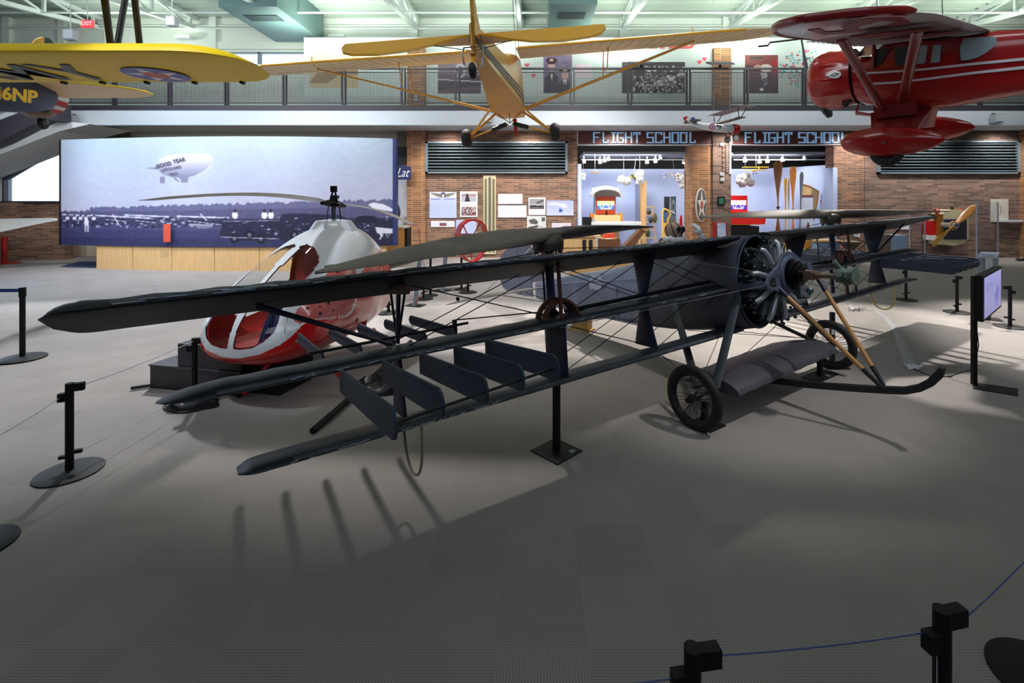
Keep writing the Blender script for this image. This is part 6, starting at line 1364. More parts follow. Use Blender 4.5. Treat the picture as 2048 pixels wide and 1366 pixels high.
# long white shelf, laptop, benches, boxes in the left opening
k_=20.6/F
t=thing('white_worktop','long white worktop in front of the orange simulator','table',(P3(1233,447,20.6).x,20.6,0)); MB().bx(-50*k_,50*k_,0,.6,WZ(449,20.6)-.02,WZ(444,20.6)).build('top',M_white,t,smooth=False)
for s in (-1,1): MB().bx(s*47*k_-.03,s*47*k_+.03,.05,.55,0,WZ(449,20.6)).build('leg',M_maple,t,smooth=False)
t=thing('black_swivel_chair','black chair back seen at the left edge of the exhibit','chair',(P3(1174,440,20.75).x,20.75,0)); MB().bx(-.2,.2,-.05,.05,WZ(450,20.8),WZ(434,20.8)).build('backrest',M_black,t); MB().bx(.08,.34,-.02,.2,WZ(450,20.8),WZ(437,20.8)).build('headrest',mat('grey_white_object',(150,155,165),.5),t); MB().bx(-.03,.03,-.03,.03,0,WZ(450,20.8)).build('post',M_black,t,smooth=False)
YF=17.2
def boxat(name,lab,cat,px0,px1,pyt,Y,d_,m_,rz=0,parts=None):
    x0,x1=WX(px0,Y),WX(px1,Y); t=thing(name,lab,cat,((x0+x1)/2,Y,0),R(rz)); a=(x1-x0)/2; zt=WZ(pyt,Y); MB().bx(-a,a,0,d_,0,zt).build('body',m_,t,smooth=False); return t,a,zt
t,a,zt=boxat('maple_desk','light maple desk seen below the near rotor tip','desk',1128,1199,474,17.6,.7,M_maple); MB().bx(-a-.03,a+.05,-.04,.74,zt,zt+.05).build('top',M_maple,t,smooth=False); 
for q in (.02,.25): MB().bx(q,q+.14,-.03,-.005,.1,zt-.1).build('knee_opening',mat('dark_slot',(28,26,30)),t,smooth=False)
MB().bx(a-.14,a+.04,-.05,.0,0,zt).build('pale_end',mat('pale_end_panel',(206,196,190),.5),t,smooth=False)
t,a,zt=boxat('wooden_crate','open brown wooden display box with a pale object inside','box',1200,1240,482,15.8,.55,M_walnut)
MB().bx(-a+.03,a-.03,.03,.52,zt,zt+.004).build('dark_inside',M_black,t,smooth=False); MB().bx(-a,a,0,.03,zt,zt+.06).bx(-a,-a+.03,0,.55,zt,zt+.06).bx(a-.03,a,0,.55,zt,zt+.06).build('rim',M_walnut,t,smooth=False); MB().sph((0,.2,zt+.04),(.12,.06,.03),n=12,k=6).build('pale_object',M_white,t)
t=thing('sloped_lectern','brown sloped wooden reading desk right of the open display box','lectern',(P3(1262,480,16.2).x,16.2,0)); MB().prism([(-.28,.75),(.35,1.42),(.50,1.34),(-.05,.65),(.1,.0),(-.12,0)],lambda x,z,dd:V((x,dd,z)),0,.5).build('body',M_walnut,t,smooth=False)
MB().prism([(.30,1.43),(.38,1.47),(.62,1.40),(.50,1.33)],lambda x,z,dd:V((x,dd,z)),-.02,.55).build('lip',M_oak,t,smooth=False)
t=thing('red_stool','small orange-red stool top above the open display box','stool',(P3(1218,470,18.6).x,18.6,0)); zz=WZ(476,18.6); MB().prism([(-.24,zz),(.24,zz),(.20,zz+.16),(-.14,zz+.16)],lambda x,z,dd:V((x,dd,z)),0,.35).build('seat',mat('orange_red_seat',(224,78,50),.5),t,smooth=False); MB().bx(-.27,.27,-.03,.4,zz-.06,zz).build('board',M_maple,t,smooth=False)
for s in (-1,1): MB().bx(s*.2-.03,s*.2+.03,.1,.2,0,zz-.06).build('leg',M_maple,t,smooth=False)
t,a,zt=boxat('long_wooden_bench','long light wood bench behind the grey rear fuselage','bench',1140,1330,522,14.2,.6,M_maple); MB().bx(-a,a,-.05,-.0,.05,.2).build('plinth',M_walnut,t,smooth=False)
t=thing('maple_shelf_stand','tall maple ladder-shaped stand with hanging aviator gear','stand',(P3(1300,445,21.3).x,21.3,0)); z=lambda py:WZ(py,21.3)
for q0,q1 in ((-.22,-.28),(.10,.32)): MB().tube([(q0,0,z(412)),(q1,0,0.02)],.03,6).build('upright',M_maple,t)
for py in (414,430,444,460,476): MB().bx(-.26,.22,-.03,.03,z(py)-.02,z(py)+.02).build('rung',M_maple,t,smooth=False)
for (dx,py,col,s) in ((.2,436,(96,84,60),.22),(-.05,424,(60,60,56),.12),(-.1,466,(52,72,44),.18),(.02,440,(50,56,50),.14)): MB().sph((dx,-.02,z(py)),(.10,.08,s),n=12,k=8).build('hanging_garment',mat('garment_%d'%col[0],col,.8),t)
# little wooden dressing-up door, round shields, wall pictures
t=thing('toy_cockpit_frame','curved yellow wooden frame standing in the exhibit behind the pilot mannequin','frame',(P3(1331,450,20.9).x,20.9,0)); z=lambda py:WZ(py,20.9)
MB().tube([(-.12,0,0),(-.12,0,z(422)),(-.05,0,z(418)),(.12,0,z(421)),(.22,0,z(428)),(.10,0,z(440)),(.12,0,z(455)),(.0,0,z(470)),(.02,0,0)],.045,8).build('outer_frame',mat('yellow_wood',(222,176,86),.5),t); MB().bx(-.12,.08,-.04,.04,0,z(446)).build('lower_panel',mat('yellow_wood',(222,176,86)),t,smooth=False); MB().bx(-.09,.0,.0,.03,z(445),z(425)).build('blue_pane',mat('blue_pane',(60,100,160),.4),t,smooth=False)
c=CV(50,60,(44,50,60)); c.poly([(0,36),(20,30),(50,40),(50,60),(0,60)],(96,110,120)); c.ell(38,22,12,20,(70,80,90)); c.ell(38,22,8,15,(120,132,140)); c.ell(38,22,4,8,(50,56,64)); c.line(26,0,24,30,2,(230,232,236)); c.line(24,30,44,36,2,(230,232,236)); c.line(8,6,12,34,3,(20,22,26)); c.line(18,4,12,34,3,(20,22,26)); c.rect(0,52,50,60,(120,90,60))
wallpic('cockpit_picture','dark framed picture of an aircraft tail in the exhibit opening',1328,393,1352,448,c,Y=YB,cat='picture')
t=thing('red_shield','narrow red and white tail fin standing behind the pilot mannequin','fin',(P3(1362,440,20.7).x,20.7,0)); z=lambda py:WZ(py,20.7); MB().prism([(-.05,z(470)),(-.05,z(440)),(.0,z(430)),(.05,z(432)),(.06,z(470))],lambda x,z_,dd:V((x,dd,z_)),0,.04).build('red_half',M_red,t,smooth=False); MB().bx(-.04,.04,-.0,.03,0,z(470)).build('post',M_white,t,smooth=False)
# round star shield on the pier
c0=P3(1403,410,YW-.30); t=thing('star_shield','oval white star insignia board leaning on the brick pier','sign',c0,R(28)); n=40
MB().prism([(.30*math.cos(2*math.pi*k/n),.69*math.sin(2*math.pi*k/n)) for k in range(n)],lambda x,z_,dd:V((x,dd,z_)),0,.04).build('rim',mat('shield_white',(214,206,196),.6),t,smooth=False)
MB().prism([(.27*math.cos(2*math.pi*k/n),.64*math.sin(2*math.pi*k/n)) for k in range(n)],lambda x,z_,dd:V((x,dd,z_)),-.01,0).build('field',mat('shield_slate',(92,94,104),.6,col2=(110,98,84),scale=1),t,smooth=False)
st_=[]
for k in range(10): q=math.pi/2+math.pi*k/5; r_=1 if k%2==0 else .40; st_.append((.26*r_*math.cos(q),.62*r_*math.sin(q)))
MB().prism(st_,lambda x,z_,dd:V((x,dd,z_)),-.02,-.01).build('star',mat('shield_star',(216,206,194),.6),t,smooth=False)
MB().prism([(.075*math.cos(2*math.pi*k/24),.17*math.sin(2*math.pi*k/24)) for k in range(24)],lambda x,z_,dd:V((x,dd,z_)),-.03,-.02).build('centre_disc',mat('shield_red',(178,96,80),.6),t,smooth=False)
# screen, thermostat boxes, vertical sign, brochure rack on the pier
Yp=YW-.11
t=thing('small_wall_screen','small black wall screen with green text on the brick pier','screen',P3(1442,402,Yp)); MB().bx(-.15,.15,-.04,.0,-.18,.18).build('bezel',M_black,t,smooth=False); MB().bx(-.10,.10,-.045,-.04,-.12,.12).build('display',mat('green_screen',(40,70,56),.4,emit=(50,110,80),es=.5),t,smooth=False)
for px,py,l in ((1443,289,'topmost pale junction box on the brick pier'),(1443,348,'pale junction box beneath the vertical letters on the brick pier'),(1444,359,'lowest of the pale boxes on the brick pier')): t=thing('junction_box',l,'box',P3(px,py,Yp)); MB().bx(-.07,.07,-.06,0,-.06,.06).build('body',M_white,t); MB().bx(-.04,.04,-.062,-.06,-.03,.03).build('plate',mat('box_plate',(120,130,150)),t,smooth=False)
t=thing('vertical_sign','narrow vertical wooden letter strip on the brick pier','sign',P3(1449,318,Yp)); MB().bx(-.10,-.02,-.03,0,-.56,.56).bx(.05,.12,-.03,0,-.56,.56).build('strip',mat('sign_strip_brown',(92,58,42),.6),t,smooth=False)
mb=MB()
for k in range(11): z_=-.5+k*.1; mb.bx(.06,.11,-.04,-.03,z_-.03,z_+.03); 
for k in range(5): z_=-.45+k*.2; mb.bx(-.09,-.04,-.04,-.03,z_-.03,z_+.03)
mb.build('letters',mat('strip_letters',(170,160,150),.6),t,smooth=False)
t=thing('brochure_rack','red brochure rack with rows of leaflets beside the red simulator','rack',(P3(1442,470,19.6).x,19.6,0)); z=lambda py:WZ(py,19.6); MB().bx(-.26,.26,0,.25,0,z(445)).build('frame',mat('rack_red',(160,34,34),.5),t,smooth=False)
for k in range(5): MB().bx(-.17,.17,-.05-.01*k,-.005,z(452+k*6.5)-.09,z(446+k*6.5)).build('leaflets',mat('leaflets_pale',(190,200,222),.6,col2=(120,150,190),scale=9),t,smooth=False)
t=thing('pier_post','thin white vertical pole at the right edge of the brick pier','post',P3(1460,402,YW-.1)); t.location.z=0; MB().bx(-.035,.035,-.05,0,WZ(348),WZ(285)).build('pole',M_fascia,t,smooth=False)
# propellers leaning in the right-hand opening
def prop_up(px,pyt,pyb,wd,col,lab,Y=20.9,rz=0,lean=0):
    k=Y/F; zt,zb=WZ(pyt,Y),max(.05,WZ(pyb,Y)); t=thing('propeller',lab,'propeller',(WX(px,Y),Y,0),R(rz),None); m_=mat('prop_%d_%d'%(col[0],col[1]),col,.35,var=.12,scale=3,coat=.4,stretch=(4,4,.6)); rg=[]
    N=26; Lh=(zt-zb)
    for i in range(N+1):
        s_=i/N; w_=wd*k*(.22+.78*abs(math.sin(min(1,abs(s_-.5)*2.0)*math.pi*.62)))*(1 if .03<s_<.97 else .5); tw=R(60*(1-min(1,abs(s_-.5)*2))); z_=zb+Lh*s_
        rg.append([V((w_*.5*math.cos(q)*math.cos(tw)-.02*math.sin(q)*math.sin(tw)+lean*s_,w_*.5*math.cos(q)*math.sin(tw)+.022*math.sin(q),z_)) for q in [2*math.pi*j/12 for j in range(12)]])
    MB().loft(rg).build('blades',m_,t,ang=50); MB().lathe([(.06,-.04),(.07,0),(.06,.04)],(lean*.5,0,(zt+zb)/2),(0,1,0),16).build('hub',M_dark,t); return t
prop_up(1556,322,560,20,(122,78,44),'tallest dark brown wooden propeller leaning in the right exhibit opening')
prop_up(1571,356,540,7,(214,170,60),'slim yellow-tipped wooden propeller beside the dark brown one'); prop_up(1577,356,540,6,(196,196,200),'slim silver-grey propeller between two wooden ones',21.0)
prop_up(1586,333,548,15,(206,130,48),'broad orange-brown wooden propeller blade in the exhibit opening'); prop_up(1598,344,545,9,(100,106,122),'grey metal propeller with a dark hub in the exhibit opening',20.8,lean=.12)
t=thing('wooden_rudder','pale plywood rudder with a brown edge beside the propellers','rudder',(WX(1618,20.9),20.95,0)); z=lambda py:WZ(py,20.95); x_=lambda px:WX(px,20.95)-WX(1618,20.9)
MB().prism([(x_(1602),z(368)),(x_(1618),z(372)),(x_(1637),z(383)),(x_(1634),z(405)),(x_(1627),z(440)),(x_(1604),z(445))],lambda x,zz,dd:V((x,dd,zz)),0,.05).build('blade',mat('plywood',(220,186,134),.5,var=.1),t,smooth=False); MB().tube([(x_(1602),-.01,z(368)),(x_(1618),-.01,z(372)),(x_(1637),-.01,z(383)),(x_(1634),-.01,z(405)),(x_(1627),-.01,z(440))],.03,6).build('edge',M_oak,t); MB().bx(-.04,.04,0,.05,0,z(445)).build('post',M_oak,t,smooth=False)
c=CV(50,90,(206,212,236)); c.rect(0,0,50,8,(120,70,80)); textlines(c,6,14,44,5,5,(150,150,180)); c.rect(12,44,36,62,(120,160,196)); textlines(c,6,68,44,4,5,(150,150,180)); wallpic('exhibit_panel','tall pale label panel in front of the plywood rudder',1603,390,1626,455,c,Y=20.9)
c=CV(26,40,(226,226,234)); c.rect(0,0,26,4,(120,70,80)); c.ell(13,26,7,7,(170,170,190)); wallpic('exhibit_panel','small white label panel at the right edge of the exhibit opening',1640,401,1650,432,c,Y=21.0)
t=thing('propeller_block','orange wooden block under the propellers','block',(WX(1622,18.6),18.6,0)); MB().bx(-.23,.23,0,.4,0,WZ(482,18.6)).build('body',mat('orange_wood',(208,146,54),.45,var=.15),t,smooth=False); MB().lathe([(.10,0),(.06,.08),(.05,.2),(.06,.5),(.03,.7)],(0,.2,WZ(482,18.6)),(0,0,1),14).build('spindle',mat('prop_122_78',(122,78,44)),t)
t,a,zt=boxat('blue_exhibit_case','low pale blue exhibit plinth left of the far rotor shaft','plinth',1635,1680,484,18.2,.7,mat('pale_blue_case',(150,172,206),.5)); MB().bx(-a*1.05,a*1.2,-.1,.8,zt,zt+.06).build('maple_top',M_maple,t,smooth=False)
t,a,zt=boxat('blue_exhibit_case','pale blue and brown exhibit plinth behind the far outer strut','plinth',1782,1814,471,18.2,.7,mat('pale_blue_case',(150,172,206))); MB().bx(-a-.55,-a,0,.6,0,zt+.03).build('brown_side',mat('grey_brown_side',(120,108,98),.6),t,smooth=False)
t=thing('open_barrel','dark flared basket with shredded paper beside the blue plinth','basket',(WX(1700,17.8),17.8,0)); MB().lathe([(.2,0),(.17,.6),(.22,WZ(488,17.8)-.1),(.38,WZ(483,17.8))],(0,0,0),(0,0,1),20).build('basket',mat('basket_brown',(98,84,74),.7),t); MB().sph((0,0,WZ(483,17.8)-.03),(.34,.34,.07),n=16,k=6).build('shredded_paper',mat('shredded_paper',(196,180,150),.9,bump=.9,bscale=40),t)
c=CV(60,70,(216,222,230)); c.rect(6,6,54,34,(200,206,214)); c.ell(30,20,9,7,(120,126,140)); textlines(c,6,44,54,5,4.5,(160,166,190)); wallpic('exhibit_panel','white label panel on the right brick wall behind the upper wing tip',1796,441,1820,459,c,Y=YW-.05)
c=CV(30,50,(214,214,230)); textlines(c,4,4,26,9,5,(150,150,180)); wallpic('exhibit_panel','narrow white label on the brick wall beside the far rotor hub',1708,457,1720,474,c,Y=YW)
# right brick wall: cut-away radiator with propeller, acrylic case, document frame
cc=P3(1899,452,19.7); t=thing('radiator_display','cream shouldered aero radiator mounted on the brick wall with red caps and side panels','exhibit',cc)
k=19.7/F
out=[(-30,36),(-30,-16),(-22,-27),(-8,-33),(10,-33),(24,-25),(27,-10),(27,24),(18,34),(0,38),(-14,37)]
MB().prism([(x*k,-y*k) for x,y in out],lambda x,z_,dd:V((x,dd,z_)),-.25,.30).build('shell',mat('cream_radiator',(206,196,160),.4),t,smooth=False)
MB().bx(-22*k,23*k,-.27,-.25,-26*k,14*k).build('core',mat('dark_blue_core',(42,44,62),.5),t,smooth=False); MB().bx(-31*k,-25*k,-.30,.0,-20*k,24*k).build('brass_edge',mat('brass_edge',(180,130,60),.35,.6),t,smooth=False)
MB().bx(-41*k,-31*k,-.1,.3,-18*k,10*k).build('side_panel',M_red,t,smooth=False); MB().bx(-41*k,-31*k,-.1,.3,-28*k,-18*k).build('white_panel',M_white,t,smooth=False)
for q in (-32,14): MB().lathe([(.1,0),(.12,.05),(.08,.12)],(q*k,-.1,26*k+ (3*k if q<0 else 3*k)),(1,0,.1),14).build('red_cap',M_red,t)
MB().cyl((1*k,-.1,33*k),(1*k,-.1,38*k),.05,12).build('filler_cap',M_black,t); MB().tube([(-45*k,-.1,20*k),(-38*k,-.1,22*k),(-33*k,-.1,16*k)],.06,8).build('hose',M_black,t)
pc=P3(1908,451,18.9); t=thing('carved_propeller','varnished honey-coloured wooden propeller tilted in front of the radiator','propeller',pc); kk=18.9/F
for (dx,dy,nm,m_) in ((-47,-39,'blade',mat('honey_wood',(214,160,60),.3,coat=.5,var=.1)),(48,39,'blade',mat('honey_wood_dark',(170,116,60),.35,coat=.4,var=.15))):
    tip=V((dx*kk,-.1 if dx<0 else .1,dy*kk)); rg=[]; d=tip.normalized(); e=d.cross(V((0,1,0))).normalized()
    for i in range(17):
        s_=i/16; w_=.05+.09*math.sin(min(1,s_*1.25)*math.pi*.55); 
        if s_>.85: w_*=math.sqrt(max(.03,1-((s_-.85)/.155)**2))
        tw=R(50-35*s_); x=e*math.cos(tw)+V((0,1,0))*math.sin(tw); y=-e*math.sin(tw)+V((0,1,0))*math.cos(tw); p=tip*s_
        rg.append([p+x*w_*math.cos(2*math.pi*j/12)+y*.028*math.sin(2*math.pi*j/12) for j in range(12)])
    MB().loft(rg).build(nm,m_,t,ang=50)
MB().cyl((0,-.12,0),(0,.54,0),.10,24).build('hub',mat('silver_hub',(196,200,206),.3,.7),t); MB().bx(-.05,.05,-.13,-.12,-.03,.03).build('hub_plate',mat('hub_dark',(60,60,70)),t,smooth=False)
MB().torus((0,.02,0),(0,1,0),.15,.03,24,8).build('hub_ring',M_oak,t)
M_acr=glass('acrylic_sheet',(248,249,252),.05,.02)
t=thing('acrylic_barrier','clear upright acrylic sheets standing in front of the radiator display','barrier',(0,17.6,0))
for px0,px1,py0 in ((1818,1820,386),(1850,1851,424),(1954,1955,404),(1994,1996,424)): pass
for (a,b,h_) in ((1820,1850,424),(1954,1996,404)):
    x0,x1=WX(a,17.6),WX(b,17.6); MB().bx(x0,x1,0,.02,WZ(505,17.6),WZ(h_,17.6)).build('acrylic_panel',M_acr,t,smooth=False); MB().bx(x0-.015,x0+.01,-.01,.03,0,WZ(h_,17.6)).bx(x1-.01,x1+.015,-.01,.03,0,WZ(h_,17.6)).build('bright_edge',mat('acrylic_edge',(186,186,206),.2),t,smooth=False)
c=CV(50,70,(206,200,190)); c.noise(14,k=2); c.line(26,20,28,34,2,(120,116,110)); c.line(28,34,24,48,2,(120,116,110)); wallpic('framed_document','pale framed document on the far right brick wall',1982,398,2017,444,c,Y=YW-.05,cat='document')
MB_=thing('document_shelf','small pale shelf under the framed document at far right','shelf',P3(2020,442,YW-.2)); MB().bx(-.5,.5,-.05,.1,-.04,.04).build('board',M_fascia,MB_,smooth=False)
t=thing('floor_object','small dark and silver object on the floor at the far right wall','object',(P3(2042,512,19).x,19.0,0)); MB().sph((0,0,.06),(.2,.12,.06),n=14,k=6).build('body',M_dark,t); MB().sph((.03,-.03,.10),(.1,.06,.04),n=12,k=6).build('top',M_steel,t)
# ================================================================ GALLERY PRINTS
YG=20.9
def gal(lab,px0,py0,px1,py1,c,cat='photo'): return wallpic('gallery_photo',lab,px0,py0,px1,py1,c,Y=YG,group='photo prints on the upper gallery wall',cat=cat,th=.02)
c=CV(110,80,(196,176,132)); c.poly([(0,70),(30,30),(60,20),(110,36),(110,52),(70,50),(40,70)],(150,124,84)); c.line(20,30,90,36,3,(90,70,50)); c.noise(16,k=2,seed=8); gal('faded sepia print on the gallery wall left of the first brick pier',619,101,716,175,c)
c=CV(90,64,(92,76,86)); c.poly([(0,0),(60,0),(90,20),(90,36),(0,30)],(128,112,120)); c.ell(46,26,12,12,(170,160,166)); c.ell(46,26,6,8,(90,80,90)); c.poly([(0,42),(90,34),(90,50),(0,58)],(56,44,54)); c.line(0,40,90,44,2,(190,180,186)); c.noise(18,k=2,seed=3); gal('large black and white print of an open cockpit pilot behind the yellow tail',876,110,962,187,c)
c=CV(58,76,(110,92,120)); c.a=c.a+(c.Y[...,None]-38)*-.6; c.noise(16,k=6,seed=2); c.blur(2)
c.poly([(2,76),(3,46),(10,38),(24,38),(30,44),(32,76)],(36,28,46)); c.ell(16,22,6.5,9,(206,170,156)); c.ell(16,11,11,6,(60,24,36)); c.rect(9,6,23,12,(60,24,36)); c.ell(16,10,4,2.5,(200,170,150)); c.rect(9,17,23,18.5,(70,40,40)); c.poly([(13,34),(19,34),(17,52)],(210,200,200)); c.poly([(10,34),(22,34),(21,38),(11,38)],(34,24,34))
c.poly([(28,76),(30,56),(38,50),(50,50),(58,58),(58,76)],(32,26,48)); c.ell(43,40,6.5,8.5,(208,166,146)); c.ell(43,30,12,6,(58,20,32)); c.rect(35,26,51,32,(54,20,30)); c.ell(43,30,4,2,(196,170,150)); c.poly([(39,50),(47,50),(43,66)],(226,222,226)); c.line(43,53,43,66,2,(40,34,60)); 
for q in ((13.5,22),(18.5,22),(40.5,40),(45.5,40)): c.ell(q[0],q[1],.9,.7,(60,40,40))
c.line(13.5,27,18.5,27,1,(160,80,80)); c.line(40.5,45,45.5,45,1,(160,80,80)); gal('colour portrait of two people in dark uniforms and peaked caps on the gallery wall',1087,110,1144,186,c)
c=CV(44,40,(226,206,216)); textlines(c,2,4,40,8,4.5,(216,176,192)); gal('faint pink text block right of the uniform portrait',1152,128,1184,155,c)
c=CV(126,66,(66,58,60)); rg=np.random.RandomState(9)
for k in range(420): c.ell(rg.uniform(20,122),rg.uniform(10,64),rg.uniform(1,5),rg.uniform(1,4),[(206,202,204),(40,34,38),(150,144,148),(96,88,92)][rg.randint(4)])
c.rect(4,2,46,30,(74,64,64)); c.rect(22,6,24,40,(130,120,120)); gal('wide black and white print of a seated crowd on the gallery wall',1244,124,1370,186,c)
c=CV(64,76,(90,52,56)); c.rect(0,0,64,20,(120,62,60)); c.ell(22,6,14,3,(60,56,60)); c.ell(40,26,12,8,(206,186,180)); c.ell(24,24,7,5,(190,140,120)); c.poly([(30,36),(42,36),(44,60),(34,62)],(206,204,206)); 
for k in range(40): c.ell(rg.uniform(30,44),rg.uniform(38,60),1,1,(60,56,66))
c.poly([(0,50),(64,44),(64,76),(0,76)],(52,44,60),.6); c.ell(32,68,4,3,(220,220,222)); c.rect(52,10,62,40,(160,40,44)); c.noise(20,k=2,seed=6); gal('colour print of a seated woman by a red aircraft at the right of the gallery',1490,110,1556,186,c)
text_mesh('wall_title','THE AIRFIELD',.62,at(WX(1308,YG),YG-.04,WZ(88,YG)),mat('title_rose',(198,86,88),.6),None,.004,offset=.025,xs=.92); tag(bpy.data.objects['wall_title'],'rose-red wall title reading THE AIRFIELD above the gallery photos','lettering')
# heart stickers on the gallery wall
M_h1=mat('heart_red',(214,74,96),.6); M_h2=mat('heart_teal',(60,170,178),.6); rg=random.Random(12)
def heart(px,py,s,m_):
    z=P3(px,py,YG-.007); pts=[]
    for k in range(18):
        q=2*math.pi*k/18; pts.append((s*.062*16*math.sin(q)**3/16*16/16*1.0, s*.062*(13*math.cos(q)-5*math.cos(2*q)-2*math.cos(3*q)-math.cos(4*q))/16))
    o=MB().prism(pts,lambda x,z_,dd:V((x,dd,z_)),0,.008).build('heart_sticker',m_,None,smooth=False); o.location=z; return tag(o,None,'sticker','heart stickers in the cluster on the gallery wall')
hs=[]
for px,py,l in ((1054,130,'red heart sticker above the balcony rail left of the uniform portrait'),(1067,151,'small red heart low beside the uniform portrait'),(1210,138,'red heart sticker right of the pink text block'),(1399,124,'upper red heart of the pair right of the crowd print'),(1409,118,'red heart sticker at the top right of the pair above the crowd print'),(1398,127,None)):
    if l: h_=heart(px,py,1.7,M_h1); h_['label']=l; del h_['group']
for k in range(150):
    th=rg.uniform(0,6.28); r_=rg.random()**.6; px=1612+54*r_*math.cos(th); py=138+38*r_*math.sin(th)
    if px>1640 and py>105: continue
    h_=heart(px,py,.75,M_h1 if rg.random()<.5 else M_h2); h_['label']='one of many small red and teal paper hearts clustered behind the red cowling'
for k in range(22):
    px=rg.uniform(1840,1856) ; py=rg.uniform(88,126); h_=heart(px,py,.8,M_h1 if k%2 else M_h2); h_['label']='one of many small red and teal paper hearts seen through the red aeroplane cabin'; h_['group']='hearts seen through the cabin windows'
c=CV(40,30,(222,212,222)); textlines(c,2,3,38,6,4.4,(190,140,160)); gal('small pink text block beside the heart cluster',1636,107,1664,126,c)
for px0,px1,l in ((1259,1306,'dark sloped reading rail on the balcony above the crowd print'),(1416,1464,'dark sloped reading rail on the balcony in front of the brick pier')):
    t=thing('reading_rail',l,'panel',P3((px0+px1)/2,130,YS+.05)); a=(px1-px0)/2/F*YS; MB().prism([(-.25,0),(.25,.2),(.25,.14),(-.25,-.06)],lambda y,z_,dd:V((dd,y,z_)),-a,a).build('board',M_curb,t,smooth=False); MB().bx(-.05,.05,-.02,.02,-.15,.05).build('bracket',M_curb,t,smooth=False)
t=thing('wall_thermostat','small white wall plate on the brick gallery pier','plate',P3(832,196,20.68)); MB().bx(-.07,.07,-.02,0,-.11,.11).build('plate',M_white,t,smooth=False); MB().bx(-.03,.03,-.025,-.02,-.05,.05).build('slot',M_dark,t,smooth=False)
# ================================================================ BARRIERS, STANDS AND SMALL THINGS ON THE FLOOR
def barrier(loc,lab,h=.77,rz=0,group='low black cable barrier posts'):
    t=thing('barrier_post',lab,'barrier post',loc,R(rz),group)
    MB().lathe([(.235,0),(.235,.012),(.20,.022),(.04,.03)],(0,0,0),(0,0,1),40).build('base',M_black,t); MB().cyl((0,0,.02),(0,0,h),.030,18).build('post',M_black,t)
    for q in ((.02,.10,h-.07,h-.005),(-.075,-.02,h-.15,h-.08)): MB().bx(q[0],q[1],-.022,.022,q[2],q[3]).build('cord_clip',M_black,t,smooth=False)
    for q in ((.02,.085,.16,.19),(-.07,-.02,.13,.155)): MB().bx(q[0],q[1],-.018,.018,q[2],q[3]).build('lower_clip',M_black,t,smooth=False)
    return t
S1=FL(139,945); S1.z=0
barrier(S1,'black barrier post at the left foreground with a round base',.77,25); S2=FL(389,810); barrier(S2,'black barrier post hidden behind the near middle wing tip',.77,25)
S3=V((-3.80,3.27,0)); barrier(S3,'black barrier post just outside the left edge showing only its base rim',.77,20)
S4=V(((1385-CX)/F*1.71,1.71,0)); barrier(S4,'black barrier post at the bottom edge, left of the corner post',.77,8); S5=V(((1884-CX)/F*1.87,1.87,0)); barrier(S5,'black barrier post in the bottom right corner with a glinting cord',.77,12)
S6=V((2.50,2.36,0)); barrier(S6,'barrier base rim cut by the right edge at the bottom corner',.77,20)
S7=V((8.77,11.49,0)); barrier(S7,'barrier post under the far vanes, left of the two there',.77); S8=FL(1914,625); barrier(S8,'barrier post under the far vanes, nearest the black screen',.77); S9=FL(2020,654); barrier(S9,'barrier post right of the tilted black screen',.77,160)
S10=FL(847,598); barrier(S10,'barrier post left of the red hoop, nearer of the two side by side',.77,30); S11=FL(936,585); barrier(S11,'shorter barrier post standing under the red hoop',.77,30); S12=FL(777,626); barrier(S12,'barrier post partly behind the red helicopter tail',.77,30)
for (p,l) in ((FL(861,591),'tall slim black post left of the red hoop'),(FL(923,579),'tall slim black post holding the red hoop')): t=thing('slim_stand',l,'stand',p); MB().lathe([(.19,0),(.19,.012),(.17,.02),(.03,.03)],(0,0,0),(0,0,1),32).build('base',M_black,t); MB().cyl((0,0,.02),(0,0,.93),.03,14).build('post',M_black,t)
t=thing('red_stand','red pole stand with a flat red foot under the pale wing at left','stand',FL(9,527)); MB().lathe([(.45,0),(.45,.02),(.3,.04),(.06,.06)],(0,0,0),(0,0,1),28).build('foot',M_red,t); MB().cyl((0,0,.05),(0,0,1.0),.085,16).build('pole',M_red,t)
# cords
def cord(p,q,lab,sag=.02,r=.0035,m_=M_wire,post=None):
    pts=[]
    post=min([o for o in bpy.data.objects if o.name.startswith('barrier_post')],key=lambda o:(o.location.xy-V(p).xy).length)
    Mi_=(Matrix.Translation(post.location)@post.rotation_euler.to_matrix().to_4x4()).inverted()
    for i in range(9): s_=i/8; c=V(p).lerp(V(q),s_); c.z-=sag*4*s_*(1-s_); pts.append(Mi_@c)
    MB().tube(pts,r,6,cap=False).build('cord',m_,post)
u_=lambda p,z_:V((p.x,p.y,z_))
cord(u_(S1,.74)+V((.08,.03,0)),u_(S2,.74),'upper clear cord from the left foreground post to the post behind the wing tip'); cord(u_(S1,.18)+V((.08,.03,0)),u_(S2,.18),'lower clear cord from the left foreground post to the post behind the wing tip')
cord(u_(S1,.66)-V((.06,0,0)),u_(S3,.66),'upper clear cord from the left foreground post towards the left edge'); cord(u_(S4,.74)+V((.08,0,0)),u_(S5,.68)-V((.06,0,0)),'bluish clear cord between the two bottom posts',.01,.0028,mat('blue_cord',(70,84,150),.15,coat=.6)); cord(u_(S5,.735)+V((.09,0,0)),u_(S6,.72),'bluish clear cord glinting from the corner post to the right edge',.01,.0028,mat('blue_cord',(70,84,150)))
cord(u_(S4,.66)-V((.06,0,0)),V((-.6,1.6,.67)),'bluish clear cord running left along the bottom edge',.01,.0028,mat('blue_cord',(70,84,150))); cord(V((1.53,1.85,.62)),V((1.53,1.85,.05)),'thin clear cord hanging beside the corner post',0,.002)
